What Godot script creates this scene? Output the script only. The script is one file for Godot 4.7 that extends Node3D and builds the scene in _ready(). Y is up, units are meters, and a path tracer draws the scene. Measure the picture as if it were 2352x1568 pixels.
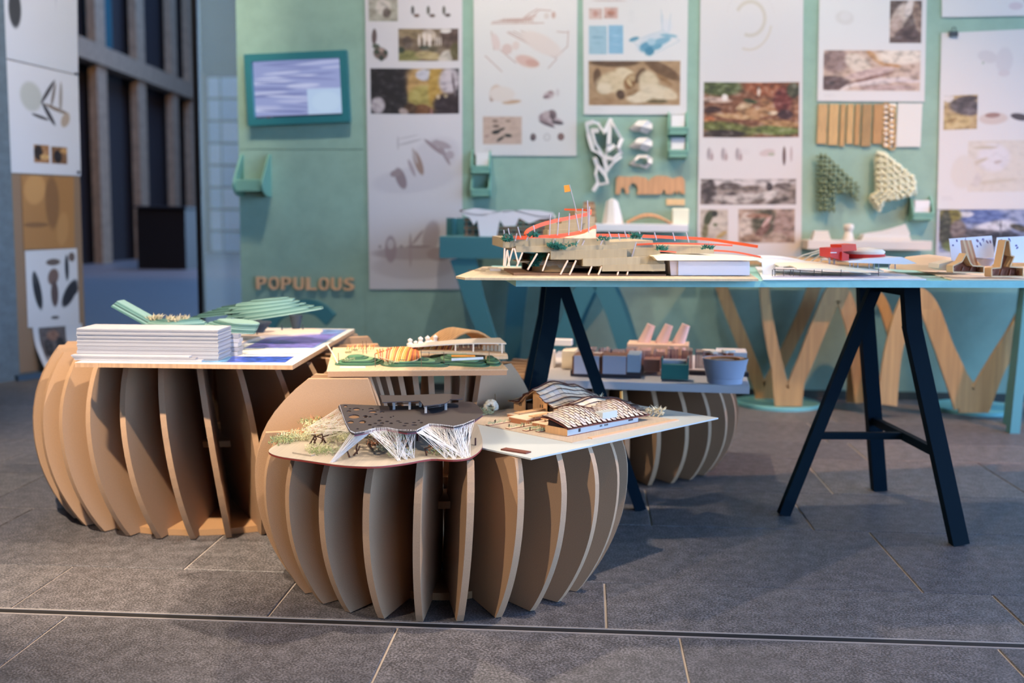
extends Node3D

# An exhibition of architectural models: two finned MDF drums and a third behind them, a trestle table, and a green wall of posters.
# World axes follow the floor tiles: x along the green wall, z towards the viewer, floor at y = 0.

const FOCAL := 2500.0
const EYE := Vector3(0, 0.88, 0)
const WALL := -5.53
var look: Basis
var rng := RandomNumberGenerator.new()
var mats := {}
var names := {}


func ray(px: float, py: float) -> Vector3:
	return look * Vector3((px - 1176.0) / FOCAL, (784.0 - py) / FOCAL, -1.0)

func on_y(px: float, py: float, h: float) -> Vector3:
	var r := ray(px, py)
	return EYE + r * ((h - EYE.y) / r.y)

func on_z(px: float, py: float, z: float) -> Vector3:
	var r := ray(px, py)
	return EYE + r * ((z - EYE.z) / r.z)

func on_plane(px: float, py: float, o: Vector3, n: Vector3) -> Vector3:
	var r := ray(px, py)
	return EYE + r * ((o - EYE).dot(n) / r.dot(n))

func scale_at(p: Vector3) -> float:   # metres for one pixel of the photograph at that place
	return (look.inverse() * (p - EYE)).z / -FOCAL

func xz(p: Vector3) -> Vector2:
	return Vector2(p.x, p.z)


class Geo:
	var st := SurfaceTool.new()
	var o := Vector3.ZERO
	func _init(origin := Vector3.ZERO) -> void:
		o = origin
		st.begin(Mesh.PRIMITIVE_TRIANGLES)
	func vert(p: Vector3, n: Vector3, uv := Vector2.ZERO) -> void:
		st.set_normal(n)
		st.set_uv(uv)
		st.add_vertex(p - o)
	func tri(a: Vector3, b: Vector3, c: Vector3) -> void:
		var n := (b - a).cross(c - a).normalized()
		vert(a, n); vert(c, n); vert(b, n)
	func tri_to(a: Vector3, b: Vector3, c: Vector3, d: Vector3) -> void:
		if (b - a).cross(c - a).dot(d) < 0.0: tri(a, c, b)
		else: tri(a, b, c)
	func quad(a: Vector3, b: Vector3, c: Vector3, d: Vector3) -> void:
		tri(a, b, c); tri(a, c, d)
	func uvquad(a: Vector3, b: Vector3, c: Vector3, d: Vector3) -> void:   # bottom left, bottom right, top right, top left
		var n := (b - a).cross(c - a).normalized()
		vert(a, n, Vector2(0, 1)); vert(c, n, Vector2(1, 0)); vert(b, n, Vector2(1, 1))
		vert(a, n, Vector2(0, 1)); vert(d, n, Vector2(0, 0)); vert(c, n, Vector2(1, 0))
	func hexa(p: Array) -> void:   # eight corners: four below counter-clockwise seen from above, then four above
		quad(p[3], p[2], p[1], p[0]); quad(p[4], p[5], p[6], p[7])
		for i in 4:
			var j := (i + 1) % 4
			quad(p[i], p[j], p[j + 4], p[i + 4])
	func box(c: Vector3, s: Vector3, b := Basis.IDENTITY) -> Geo:
		var h := s * 0.5
		var q := []
		for y in [-1, 1]:
			for k in [[-1, 1], [1, 1], [1, -1], [-1, -1]]:
				q.append(c + b * Vector3(h.x * k[0], h.y * y, h.z * k[1]))
		hexa(q)
		return self
	func slab(c: Vector3, s: Vector3, e: float, b := Basis.IDENTITY) -> Geo:   # a box with chamfered top edges
		var h := s * 0.5
		var ring := func(y: float, i: float) -> Array:
			var r := []
			for k in [[-1, 1], [1, 1], [1, -1], [-1, -1]]:
				r.append(c + b * Vector3((h.x - i) * k[0], y, (h.z - i) * k[1]))
			return r
		var r0: Array = ring.call(-h.y, 0.0)
		var r1: Array = ring.call(h.y - e, 0.0)
		var r2: Array = ring.call(h.y, e)
		quad(r0[3], r0[2], r0[1], r0[0]); quad(r2[0], r2[1], r2[2], r2[3])
		for i in 4:
			var j := (i + 1) % 4
			quad(r0[i], r0[j], r1[j], r1[i]); quad(r1[i], r1[j], r2[j], r2[i])
		return self
	func bar(a: Vector3, b: Vector3, w: float, h: float, up := Vector3.UP) -> Geo:
		var d := b - a
		var y := d.normalized()
		var x := up.cross(y)
		if x.length() < 0.01: x = Vector3.RIGHT.cross(y)
		x = x.normalized()
		return box((a + b) * 0.5, Vector3(w, d.length(), h), Basis(x, y, x.cross(y)))
	func tube(pts: Array, r: float, sides := 6, r_end := -1.0) -> Geo:
		var n := pts.size()
		var rings := []
		var side := Vector3.ZERO
		for i in n:
			var d: Vector3 = (pts[mini(i + 1, n - 1)] - pts[maxi(i - 1, 0)]).normalized()
			if side == Vector3.ZERO or absf(side.dot(d)) > 0.9:
				side = d.cross(Vector3.UP if absf(d.y) < 0.9 else Vector3.RIGHT).normalized()
			side = (side - d * side.dot(d)).normalized()
			var other := d.cross(side)
			var rr := r if r_end < 0.0 else lerpf(r, r_end, float(i) / maxf(1.0, n - 1.0))
			var ring := []
			for k in sides:
				var t := TAU * k / sides
				var nn := side * cos(t) + other * sin(t)
				ring.append([pts[i] + nn * rr, nn])
			rings.append(ring)
		for i in n - 1:
			for k in sides:
				var l := (k + 1) % sides
				var a: Array = rings[i][k]; var b: Array = rings[i][l]; var c: Array = rings[i + 1][l]; var e: Array = rings[i + 1][k]
				for q in [a, e, c, a, c, b]:
					vert(q[0], q[1])
		for k in range(1, sides - 1):
			tri(rings[0][0][0], rings[0][k + 1][0], rings[0][k][0])
			tri(rings[n - 1][0][0], rings[n - 1][k][0], rings[n - 1][k + 1][0])
		return self
	func prism(poly: PackedVector2Array, y0: float, y1: float, t := Transform3D.IDENTITY) -> Geo:   # outline in x and z, from y0 up to y1
		var idx := Geometry2D.triangulate_polygon(poly)
		var up := t.basis * Vector3.UP
		for i in range(0, idx.size(), 3):
			var a := poly[idx[i]]; var b := poly[idx[i + 1]]; var c := poly[idx[i + 2]]
			tri_to(t * Vector3(a.x, y1, a.y), t * Vector3(b.x, y1, b.y), t * Vector3(c.x, y1, c.y), up)
			tri_to(t * Vector3(a.x, y0, a.y), t * Vector3(b.x, y0, b.y), t * Vector3(c.x, y0, c.y), -up)
		var cw := Geometry2D.is_polygon_clockwise(poly)
		for i in poly.size():
			var a := poly[i]; var b := poly[(i + 1) % poly.size()]
			if not cw:
				var s := a; a = b; b = s
			quad(t * Vector3(a.x, y0, a.y), t * Vector3(b.x, y0, b.y), t * Vector3(b.x, y1, b.y), t * Vector3(a.x, y1, a.y))
		return self
	func sheet(f: Callable, nu: int, nv: int, thick: Vector3) -> Geo:   # a curved sheet: f(u, v) is its top, thick points down
		var g := []
		for i in nu + 1:
			var row := []
			for j in nv + 1:
				row.append(f.call(float(i) / nu, float(j) / nv))
			g.append(row)
		for i in nu:
			for j in nv:
				tri_to(g[i][j], g[i + 1][j], g[i + 1][j + 1], -thick); tri_to(g[i][j], g[i + 1][j + 1], g[i][j + 1], -thick)
				tri_to(g[i][j] + thick, g[i + 1][j] + thick, g[i + 1][j + 1] + thick, thick); tri_to(g[i][j] + thick, g[i + 1][j + 1] + thick, g[i][j + 1] + thick, thick)
		for i in nu:
			for e in [[0, -1], [nv, 1]]:
				var a: Vector3 = g[i][e[0]]; var b: Vector3 = g[i + 1][e[0]]
				if e[1] < 0: quad(a, b, b + thick, a + thick)
				else: quad(b, a, a + thick, b + thick)
		for j in nv:
			for e in [[0, 1], [nu, -1]]:
				var a: Vector3 = g[e[0]][j]; var b: Vector3 = g[e[0]][j + 1]
				if e[1] < 0: quad(a, b, b + thick, a + thick)
				else: quad(b, a, a + thick, b + thick)
		return self
	func lathe(c: Vector3, prof: Array, sides := 24, axis := Basis.IDENTITY) -> Geo:   # profile of (radius, height)
		for i in prof.size() - 1:
			var a: Vector2 = prof[i]; var b: Vector2 = prof[i + 1]
			var sl := Vector2(b.y - a.y, a.x - b.x).normalized()
			for k in sides:
				var t0 := TAU * k / sides; var t1 := TAU * (k + 1) / sides
				var d0 := Vector3(cos(t0), 0, sin(t0)); var d1 := Vector3(cos(t1), 0, sin(t1))
				var n0 := axis * (d0 * sl.x + Vector3.UP * sl.y); var n1 := axis * (d1 * sl.x + Vector3.UP * sl.y)
				var p := [c + axis * (d0 * a.x + Vector3.UP * a.y), c + axis * (d1 * a.x + Vector3.UP * a.y), c + axis * (d1 * b.x + Vector3.UP * b.y), c + axis * (d0 * b.x + Vector3.UP * b.y)]
				if a.x > 0.0001:
					vert(p[0], n0); vert(p[1], n1); vert(p[2], n1)
				if b.x > 0.0001:
					vert(p[0], n0); vert(p[2], n1); vert(p[3], n0)
		return self
	func done() -> ArrayMesh:
		return st.commit()


func put(called: String, geo: Variant, m: Material, parent: Node = self) -> MeshInstance3D:
	var o := MeshInstance3D.new()
	o.mesh = geo.done() if geo is Geo else geo
	o.material_override = m
	o.name = numbered(called) if parent == self else called
	parent.add_child(o, true)
	return o

func numbered(called: String) -> String:
	var n: int = names.get(called, 0)
	names[called] = n + 1
	return called if n == 0 else "%s_%03d" % [called, n]

func thing(called: String, label: String, category: String, at := Vector3.ZERO, group := "") -> Node3D:
	var o := Node3D.new()
	o.name = numbered(called)
	add_child(o)
	o.position = at
	return tag(o, label, category, group)

func tag(o: Node3D, label: String, category: String, group := "") -> Node3D:
	o.set_meta("label", label)
	o.set_meta("category", category)
	if group: o.set_meta("group", group)
	return o

func kind(o: Node3D, what: String, label := "") -> Node3D:
	o.set_meta("kind", what)
	if label: o.set_meta("label", label)
	return o


# ---- materials -------------------------------------------------------------------------------------------------

var grains := {}

func grain(how: String) -> ImageTexture:
	if grains.has(how): return grains[how]
	var n := FastNoiseLite.new()
	n.seed = 7 + how.length()
	var w := 512
	var im: Image
	match how:
		"speckle": n.frequency = 0.22; n.fractal_octaves = 3
		"fine": n.frequency = 0.12; n.fractal_octaves = 4
		"mottle": n.frequency = 0.018; n.fractal_octaves = 5; n.fractal_gain = 0.62
		"stone": n.frequency = 0.035; n.fractal_octaves = 6; n.fractal_gain = 0.85
		"wood": n.frequency = 0.03; n.fractal_octaves = 4
		"water": n.frequency = 0.012; n.fractal_octaves = 3
	im = n.get_seamless_image(w, w)
	if how == "stone":   # fine grains over soft clouds
		var big := FastNoiseLite.new()
		big.frequency = 0.012
		big.fractal_octaves = 3
		var im2 := big.get_seamless_image(w * 2, w * 2)
		n.frequency = 0.085
		n.fractal_octaves = 5
		n.fractal_gain = 0.8
		var im3 := n.get_seamless_image(w * 2, w * 2)
		var s := Image.create(w * 2, w * 2, false, Image.FORMAT_L8)
		for y in w * 2:
			for x in w * 2:
				var v := clampf(0.5 + (0.82 * im3.get_pixel(x, y).r + 0.18 * im2.get_pixel(x, y).r - 0.5) * 1.7, 0.0, 1.0)
				s.set_pixel(x, y, Color(v, v, v))
		im = s
	if how == "wood":   # stretched along one direction, so that it runs in fibres
		var s := Image.create(w, w, false, Image.FORMAT_L8)
		for y in w:
			for x in w:
				var a := im.get_pixel(x, (y / 16) % w).r
				var b := im.get_pixel((x * 3) % w, (y / 32 + 200) % w).r
				s.set_pixel(x, y, Color.from_hsv(0, 0, clampf(0.5 * a + 0.5 * b, 0, 1)))
		im = s
	return _store(how, im)

func _store(how: String, im: Image) -> ImageTexture:
	grains[how] = ImageTexture.create_from_image(im)
	return grains[how]

func tinted(how: String, low: float, high: float, warm := Color.WHITE) -> ImageTexture:   # the grain as a colour map between two tones
	var key := "%s %.2f %.2f %s" % [how, low, high, warm.to_html()]
	if grains.has(key): return grains[key]
	var src: Image = grain(how).get_image()
	var im := Image.create(src.get_width(), src.get_height(), false, Image.FORMAT_RGB8)
	for y in src.get_height():
		for x in src.get_width():
			var t := clampf((src.get_pixel(x, y).r - 0.22) / 0.56, 0.0, 1.0)
			var v := lerpf(low, high, t)
			im.set_pixel(x, y, Color(v, v, v).lerp(Color(v * warm.r, v * warm.g, v * warm.b), 1.0 - t))
	return _store(key, im)

func mat(c: Color, rough := 0.7, grain_of := "", tile := 0.5, low := 0.82, metal := 0.0, bump := 0.0) -> StandardMaterial3D:
	var key := "%s %.2f %s %.3f %.2f %.2f %.2f" % [c.to_html(), rough, grain_of, tile, low, metal, bump]
	if mats.has(key): return mats[key]
	var m := StandardMaterial3D.new()
	m.albedo_color = c
	m.roughness = rough
	m.metallic = metal
	if grain_of:
		m.albedo_texture = tinted(grain_of, low, 1.0)
		m.uv1_triplanar = true
		m.uv1_world_triplanar = true
		m.uv1_scale = Vector3.ONE / tile
		if bump > 0.0:
			m.heightmap_enabled = true
			m.heightmap_texture = grain(grain_of)
			m.heightmap_scale = bump
	mats[key] = m
	return m

func rgb(r: int, g: int, b: int) -> Color:
	return Color(r / 255.0, g / 255.0, b / 255.0)


# ---- the scene -------------------------------------------------------------------------------------------------

func _ready() -> void:
	rng.seed = 20240611
	look = Basis(Vector3.UP, 0.07) * Basis(Vector3.RIGHT, -0.1111) * Basis(Vector3.BACK, 0.0085)
	var cam := Camera3D.new()
	cam.name = "camera"
	cam.transform = Transform3D(look, EYE)
	var lens := CameraAttributesPhysical.new()
	lens.frustum_focal_length = 38.265
	lens.frustum_focus_distance = 2.4
	lens.exposure_aperture = 2.6
	lens.frustum_near = 0.05
	lens.frustum_far = 200.0
	cam.attributes = lens
	cam.fov = rad_to_deg(2.0 * atan(784.0 / FOCAL))
	add_child(cam)
	cam.current = true

	var env := Environment.new()
	var sky := Sky.new()
	var air := ProceduralSkyMaterial.new()   # the blue of dusk outside the glazing
	air.sky_top_color = rgb(96, 132, 184)
	air.sky_horizon_color = rgb(146, 176, 208)
	air.ground_bottom_color = rgb(60, 70, 86)
	air.ground_horizon_color = rgb(96, 116, 140)
	air.sky_energy_multiplier = 1.0
	sky.sky_material = air
	env.background_mode = Environment.BG_SKY
	env.sky = sky
	env.background_energy_multiplier = SKY
	env.tonemap_mode = Environment.TONE_MAPPER_LINEAR
	env.tonemap_exposure = 1.0
	env.sdfgi_enabled = true
	env.ssao_enabled = true
	env.ssil_enabled = true
	var we := WorldEnvironment.new()
	we.name = "surroundings"
	we.environment = env
	add_child(we)

	spotlights()
	shell()
	hall()
	left_pier()
	drums()
	trestle_table()
	wave_tables()
	posters()
	wall_things()
	model_perforated_roof()
	model_shingle_roofs()
	model_green_layers()
	model_hill_fan()
	model_power_station()
	model_orange_ribbons()
	model_red_box()
	model_paper_stars()
	model_white_canopy()


# ---- lamps: track spotlights under the ceiling, warm ------------------------------------------------------------

const CEILING := 3.9
const SKY := 18.5
const WARM := Color(1.0, 0.91, 0.80)
const NEUTRAL := Color(1.0, 0.945, 0.87)

func spot(at: Vector3, aim: Vector3, energy: float, angle: float, c: Color, what: String) -> void:
	var d := (aim - at).normalized()
	var t := thing("track_spotlight", what, "spotlight", Vector3(at.x, CEILING, at.z), "track spotlights under the ceiling")
	var o := t.position
	var black := mat(rgb(28, 28, 30), 0.5)
	put("stem", Geo.new(o).tube([o, at - d * 0.05], 0.012, 8), black, t)
	var side := d.cross(Vector3.FORWARD if absf(d.z) < 0.9 else Vector3.RIGHT).normalized()
	var b := Basis(side, d, side.cross(d))
	put("housing", Geo.new(o).lathe(at, [Vector2(0, -0.16), Vector2(0.05, -0.16), Vector2(0.055, 0.03), Vector2(0.05, 0.03), Vector2(0.048, 0.0)], 16, b), black, t)
	var glow := StandardMaterial3D.new()
	glow.albedo_color = c
	glow.emission_enabled = true
	glow.emission = c
	glow.emission_energy_multiplier = 6.0
	put("lamp_lens", Geo.new(o).lathe(at, [Vector2(0.048, 0.0), Vector2(0, 0.004)], 16, b), glow, t)
	var l := SpotLight3D.new()
	l.name = "beam"
	t.add_child(l)
	l.position = at + d * 0.04 - o
	l.basis = Basis.looking_at(d, Vector3.UP if absf(d.y) < 0.95 else Vector3.RIGHT)
	l.light_color = c
	l.light_energy = energy
	l.light_size = 0.05
	l.spot_range = 14.0
	l.spot_attenuation = 2.0
	l.spot_angle = angle
	l.spot_angle_attenuation = 0.7
	l.shadow_enabled = true

func spotlights() -> void:
	# wall washers over the posters
	spot(Vector3(-1.1, 3.45, -4.1), Vector3(-0.75, 1.1, WALL), 3.9, 36.0, NEUTRAL, "black track spotlight washing the two posters beside the screen")
	spot(Vector3(0.0, 3.45, -4.1), Vector3(0.35, 1.3, WALL), 3.6, 40.0, NEUTRAL, "black track spotlight washing the poster above the paper shells")
	spot(Vector3(1.1, 3.45, -4.1), Vector3(1.5, 1.3, WALL), 3.4, 40.0, NEUTRAL, "black track spotlight washing the posters above the woven triangles")
	spot(Vector3(-1.6, 3.45, -3.9), Vector3(-2.75, 1.3, -6.0), 7.0, 26.0, NEUTRAL, "black track spotlight aimed at the sheets on the brown pier")
	# table lights
	spot(Vector3(1.3, 3.45, -2.0), Vector3(-1.1, 0.3, -3.1), 14.0, 25.0, WARM, "black track spotlight aimed across at the drum with the green layered model")
	spot(Vector3(-1.25, 3.3, -0.7), Vector3(-1.45, 0.3, -3.0), 27.0, 17.0, WARM, "black track spotlight aimed down at the white stack of sheets")
	spot(Vector3(-3.0, 3.3, -1.5), Vector3(-0.25, 0.3, -2.6), 9.0, 19.0, WARM, "black track spotlight aimed at the drum with the dark perforated roof")
	spot(Vector3(-2.1, 2.9, 0.5), Vector3(-0.1, 0.25, -2.4), 9.0, 14.0, WARM, "black track spotlight aimed low at the fins under the shingled model")
	spot(Vector3(-0.4, 3.45, -4.3), Vector3(0.5, 0.6, -2.9), 6.5, 34.0, WARM, "black track spotlight aimed at the trestle table")
	spot(Vector3(2.4, 3.45, -3.2), Vector3(1.4, 0.2, -4.7), 9.0, 32.0, Color(1.0, 0.74, 0.52), "black track spotlight aimed at the floor before the plywood wave tables")


# ---- the room --------------------------------------------------------------------------------------------------

func struct(called: String, geo: Variant, m: Material, label := "") -> MeshInstance3D:
	var o := put(called, geo, m)
	kind(o, "structure", label)
	return o

func shell() -> void:
	# floor: stone tiles in rows of three widths, pale grout between, one dark expansion joint
	var grout := mat(rgb(206, 196, 190), 0.9, "speckle", 0.2, 0.88)
	var base := struct("floor", Geo.new().box(Vector3(-2.5, -0.06, -11.0), Vector3(19, 0.112, 34)), grout, "dark grey stone tile floor with pale joints")
	var stones := [mat(rgb(130, 126, 129), 0.5, "stone", 0.62, 0.48), mat(rgb(136, 132, 134), 0.48, "stone", 0.66, 0.5), mat(rgb(124, 121, 125), 0.52, "stone", 0.58, 0.48)]
	# edges between rows, front to back, and the joints that the photograph shows in each row
	var rows := [
		[-1.30, -1.76, [0.1]], [-1.76, -2.257, [-1.142, -0.402, 0.204]], [-2.293, -2.595, [-1.292, -0.70, 0.05, 0.973]], [-2.595, -3.112, [-1.006, -0.2, 0.813]],
		[-3.112, -3.545, [-1.1, -0.4, 0.194, 0.659]], [-3.545, -4.08, [-1.5, -0.5, 0.1, 0.808, 1.447]], [-4.08, -4.406, [-0.6, 0.2, 1.05, 2.0]],
		[-4.406, -4.85, [-0.5, 0.3, 0.975, 1.95]], [-4.85, -5.37, [0.3, 1.11]], [-5.37, -5.7, [0.6, 1.5]]]
	for ri in rows.size():
		var r: Array = rows[ri]
		var js: Array = r[2].duplicate()
		while js[0] > -4.4: js.push_front(js[0] - [0.74, 0.6, 0.92, 0.66][js.size() % 4])
		while js[-1] < 3.6: js.push_back(js[-1] + [0.66, 0.92, 0.6, 0.74][js.size() % 4])
		for k in js.size() - 1:
			var w: float = js[k + 1] - js[k]
			var g := Geo.new().slab(Vector3(js[k] + w * 0.5, -0.006, (r[0] + r[1]) * 0.5), Vector3(w - 0.0058, 0.012, absf(r[1] - r[0]) - 0.0052), 0.0012)
			put("tile", g, stones[(k * 2 + ri) % 3], base)
	put("expansion_joint", Geo.new().box(Vector3(-0.4, -0.0035, -2.275), Vector3(7.6, 0.004, 0.024)), mat(rgb(20, 17, 17), 0.8), base)
	for z in [-2.2605, -2.2895]:
		put("joint_strip", Geo.new().box(Vector3(-0.4, -0.0035, z), Vector3(7.6, 0.007, 0.0045)), mat(rgb(158, 150, 146), 0.6), base)
	# tiles far off in the hall and behind the viewer, too far to tell apart
	var far := mat(rgb(130, 126, 129), 0.5, "stone", 0.62, 0.48)
	put("far_paving", Geo.new().box(Vector3(-2.5, -0.006, -16.85), Vector3(19, 0.012, 22.3)), far, base)
	put("near_paving", Geo.new().box(Vector3(-2.5, -0.006, 2.35), Vector3(19, 0.012, 7.3)), far, base)
	put("side_paving", Geo.new().box(Vector3(-8.2, -0.006, -3.5), Vector3(7.6, 0.012, 4.4)), far, base)
	put("side_paving", Geo.new().box(Vector3(5.5, -0.006, -3.5), Vector3(3.8, 0.012, 4.4)), far, base)

	# green exhibition wall, free-standing, with a board seam left of the first poster
	var green := mat(rgb(139, 168, 151), 0.75, "mottle", 1.3, 0.95)
	var e := on_z(549, 400, WALL).x
	var seam := on_z(700, 343, WALL).y
	var split := on_z(837, 343, WALL).x
	var wall := struct("wall_back", Geo.new().box(Vector3((e + 4.5) * 0.5, 1.7, WALL - 0.08), Vector3(4.5 - e, 3.4, 0.12)), green, "sage green exhibition wall carrying the posters")
	put("panel", Geo.new().box(Vector3((e + split) * 0.5, seam * 0.5, WALL - 0.01), Vector3(split - e, seam - 0.004, 0.02)), green, wall)
	put("panel", Geo.new().box(Vector3((e + split) * 0.5, (seam + 3.4) * 0.5, WALL - 0.01), Vector3(split - e, 3.4 - seam - 0.002, 0.02)), green, wall)
	put("panel", Geo.new().box(Vector3((split + 4.5) * 0.5, 1.7, WALL - 0.01), Vector3(4.5 - split - 0.002, 3.4, 0.02)), green, wall)
	struct("baseboard_shadow", Geo.new().box(Vector3((e + 4.5) * 0.5, 0.02, WALL + 0.006), Vector3(4.5 - e, 0.04, 0.012)), mat(rgb(52, 58, 54), 0.7), "dark baseboard strip coloured as the thin shadow along the foot of the green wall")  # its dark colour stands for the thin shadow at the wall foot

	# ceiling, and the walls out of the frame with the glazing that lets the dusk in
	var plaster := mat(rgb(70, 70, 72), 0.9)
	struct("ceiling", Geo.new().box(Vector3(-3.65, CEILING + 0.1, -1.9), Vector3(16.75, 0.2, 16)), plaster, "dark ceiling over the exhibition")
	struct("wall_right", Geo.new().box(Vector3(4.62, 1.95, -12.0), Vector3(0.2, 3.9, 12.0)), plaster, "dark wall at the right of the exhibition")
	struct("wall_front", Geo.new().box(Vector3(-4.75, 1.95, 5.95), Vector3(14.5, 3.9, 0.2)), plaster, "dark wall behind the viewer")
	struct("wall_left", Geo.new().box(Vector3(-11.95, 1.95, 0.5), Vector3(0.2, 3.9, 11)), plaster, "dark wall far off at the left")
	struct("trim_1", Geo.new().box(Vector3(4.62, 3.7, 0.0), Vector3(0.2, 0.4, 12.1)), plaster, "lintel above the glazed right side of the room")
	var frame := mat(rgb(34, 36, 40), 0.5)
	var pane := mat(Color(0.9, 0.95, 1.0, 0.08), 0.03)
	pane.transparency = BaseMaterial3D.TRANSPARENCY_ALPHA
	var w1 := struct("window_1", Geo.new().box(Vector3(4.62, 0.06, 0.0), Vector3(0.12, 0.12, 12.0)), frame, "tall glazing at the right of the room")
	for i in 5:
		put("mullion", Geo.new().box(Vector3(4.62, 1.8, -6.0 + i * 3.0), Vector3(0.1, 3.4, 0.08)), frame, w1)
	for i in 4:
		put("pane", Geo.new().box(Vector3(4.62, 1.8, -4.5 + i * 3.0), Vector3(0.01, 3.36, 2.9)), pane, w1)
	struct("trim_2", Geo.new().box(Vector3(3.56, 3.7, 5.95), Vector3(2.12, 0.4, 0.2)), plaster, "lintel above the glazing behind the viewer")
	var w2 := struct("window_2", Geo.new().box(Vector3(3.56, 0.06, 5.95), Vector3(2.12, 0.12, 0.12)), frame, "tall glazing at the right behind the viewer")
	for i in 3:
		put("mullion", Geo.new().box(Vector3(2.54 + i * 1.02, 1.8, 5.95), Vector3(0.08, 3.4, 0.1)), frame, w2)
	for i in 2:
		put("pane", Geo.new().box(Vector3(3.05 + i * 1.02, 1.8, 5.95), Vector3(0.94, 3.36, 0.01)), pane, w2)


# ---- the hall behind, seen past the left end of the green wall --------------------------------------------------

func hall() -> void:
	# a long facade of tan posts and dark openings runs away at the left; it is turned about seventy degrees from the picture
	var tan_paint := mat(rgb(150, 132, 110), 0.8, "mottle", 2.0, 0.85)
	var o := on_y(190, 611, 0.0)
	var far_end := on_y(452, 583, 0.0)
	var d := (far_end - o).normalized()
	var n := Vector3.UP.cross(d)
	if n.dot(EYE - o) < 0.0: n = -n
	var b := Basis(d, Vector3.UP, n)
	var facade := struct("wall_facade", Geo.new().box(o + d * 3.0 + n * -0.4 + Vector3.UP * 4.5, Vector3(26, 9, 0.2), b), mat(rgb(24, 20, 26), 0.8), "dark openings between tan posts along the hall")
	var along := func(px: float) -> float:
		return (on_plane(px, 500, o, n) - o).dot(d)
	var posts := [[236, 258], [328, 346], [406, 418], [446, 456], [150, 184]]
	for p in posts:
		var a: float = along.call(p[0]); var c: float = along.call(p[1])
		put("post", Geo.new().box(o + d * (a + c) * 0.5 + Vector3.UP * 4.5 - n * 0.1, Vector3(c - a, 9, 0.16), b), tan_paint, facade)
	var hb := (on_plane(222, 145, o, n)).y
	var ht := (on_plane(222, 100, o, n)).y
	put("beam", Geo.new().box(o + d * 3.0 + Vector3.UP * (hb + ht) * 0.5 - n * 0.12, Vector3(26, ht - hb, 0.3), b), tan_paint, facade)
	var teal_glass := mat(rgb(44, 92, 104), 0.15)
	for p in [[178, 210], [246, 302]]:
		var a: float = along.call(p[0]); var c: float = along.call(p[1])
		put("window_pane", Geo.new().box(o + d * (a + c) * 0.5 + Vector3.UP * (ht + 1.6) - n * 0.3, Vector3(c - a, 3.0, 0.06), b), teal_glass, facade)
	# hall end: pale panel colour stands for daylit glazing, under a dark band
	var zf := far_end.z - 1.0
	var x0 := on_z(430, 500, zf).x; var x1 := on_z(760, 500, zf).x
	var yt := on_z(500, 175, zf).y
	var end := struct("wall_end", Geo.new().box(Vector3((x0 + x1) * 0.5 - 1.0, 4.7, zf - 0.2), Vector3(x1 - x0 + 8.0, 9.4, 0.3)), mat(rgb(44, 44, 52), 0.8), "panels coloured pale as daylit glazing below a dark band at the hall end")
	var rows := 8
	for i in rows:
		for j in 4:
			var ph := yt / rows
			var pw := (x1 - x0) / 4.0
			put("daylight_panel", Geo.new().box(Vector3(x0 + pw * (j + 0.5), ph * (i + 0.5), zf), Vector3(pw - 0.05, ph - 0.06, 0.06)), mat([rgb(176, 190, 198), rgb(160, 178, 190), rgb(186, 196, 200)][(i * 2 + j) % 3], 0.4), end)
	var brown := mat(rgb(122, 98, 80), 0.8, "mottle", 1.0, 0.8)
	for p in [[462, 486], [700, 720]]:
		var a := on_z(p[0], 500, zf).x; var c := on_z(p[1], 500, zf).x
		put("brick_pier", Geo.new().box(Vector3((a + c) * 0.5, yt * 0.5, zf + 0.3), Vector3(c - a, yt, 0.5)), brown, end)
	# added roof dims the hall, its skylight sized for the floor; walls close it
	var plaster := mat(rgb(60, 60, 64), 0.9)
	var roof := struct("ceiling_hall_added", Geo.new().box(Vector3(-9.9, 9.5, -20.0), Vector3(4.2, 0.2, 22.0)), plaster, "added dark roof over the hall with a long skylight sized to light the floor")
	put("roof_slab", Geo.new().box(Vector3(1.25, 9.5, -20.0), Vector3(7.5, 0.2, 22.0)), plaster, roof)
	put("roof_slab", Geo.new().box(Vector3(-5.15, 9.5, -11.2), Vector3(5.3, 0.2, 4.4)), plaster, roof)
	put("roof_slab", Geo.new().box(Vector3(-5.15, 9.5, -28.0), Vector3(5.3, 0.2, 6.0)), plaster, roof)
	for i in 5: put("added_skylight_bar", Geo.new().box(Vector3(-5.15, 9.5, -14.0 - i * 2.6), Vector3(5.3, 0.12, 0.08)), plaster, roof)
	struct("wall_upper", Geo.new().box(Vector3(-3.65, 6.75, -9.9), Vector3(16.75, 5.6, 0.2)), plaster, "wall above the ceiling of the exhibition")
	struct("wall_hall_left", Geo.new().box(Vector3(-12.0, 4.7, -17.5), Vector3(0.2, 9.4, 26.0)), plaster, "dark wall closing the hall at the left")
	struct("wall_hall_right", Geo.new().box(Vector3(4.85, 4.7, -20.0), Vector3(0.2, 9.4, 22.0)), plaster, "dark wall closing the hall at the right")
	spot_in_hall(Vector3(-3.0, 6.5, -13.0), Vector3(-6.0, 2.0, -19.5))
	# a dark counter standing in the hall
	var c0 := on_y(333, 616, 0.0); var c1 := on_y(453, 616, 0.0)
	var hgt := scale_at(c0) * 142.0
	var counter_wide := (c1.x - c0.x)
	var box := thing("reception_counter", "black box-like counter standing far back in the hall", "counter", (c0 + c1) * 0.5)
	var dark := mat(rgb(14, 15, 22), 0.5)
	put("body", Geo.new(box.position).slab(box.position + Vector3(0, hgt * 0.48, 0.0), Vector3(counter_wide, hgt * 0.96, 0.8), 0.02), dark, box)
	put("top", Geo.new(box.position).slab(box.position + Vector3(0, hgt * 0.98, 0.0), Vector3(counter_wide + 0.06, hgt * 0.04, 0.86), 0.01), dark, box)
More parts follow.
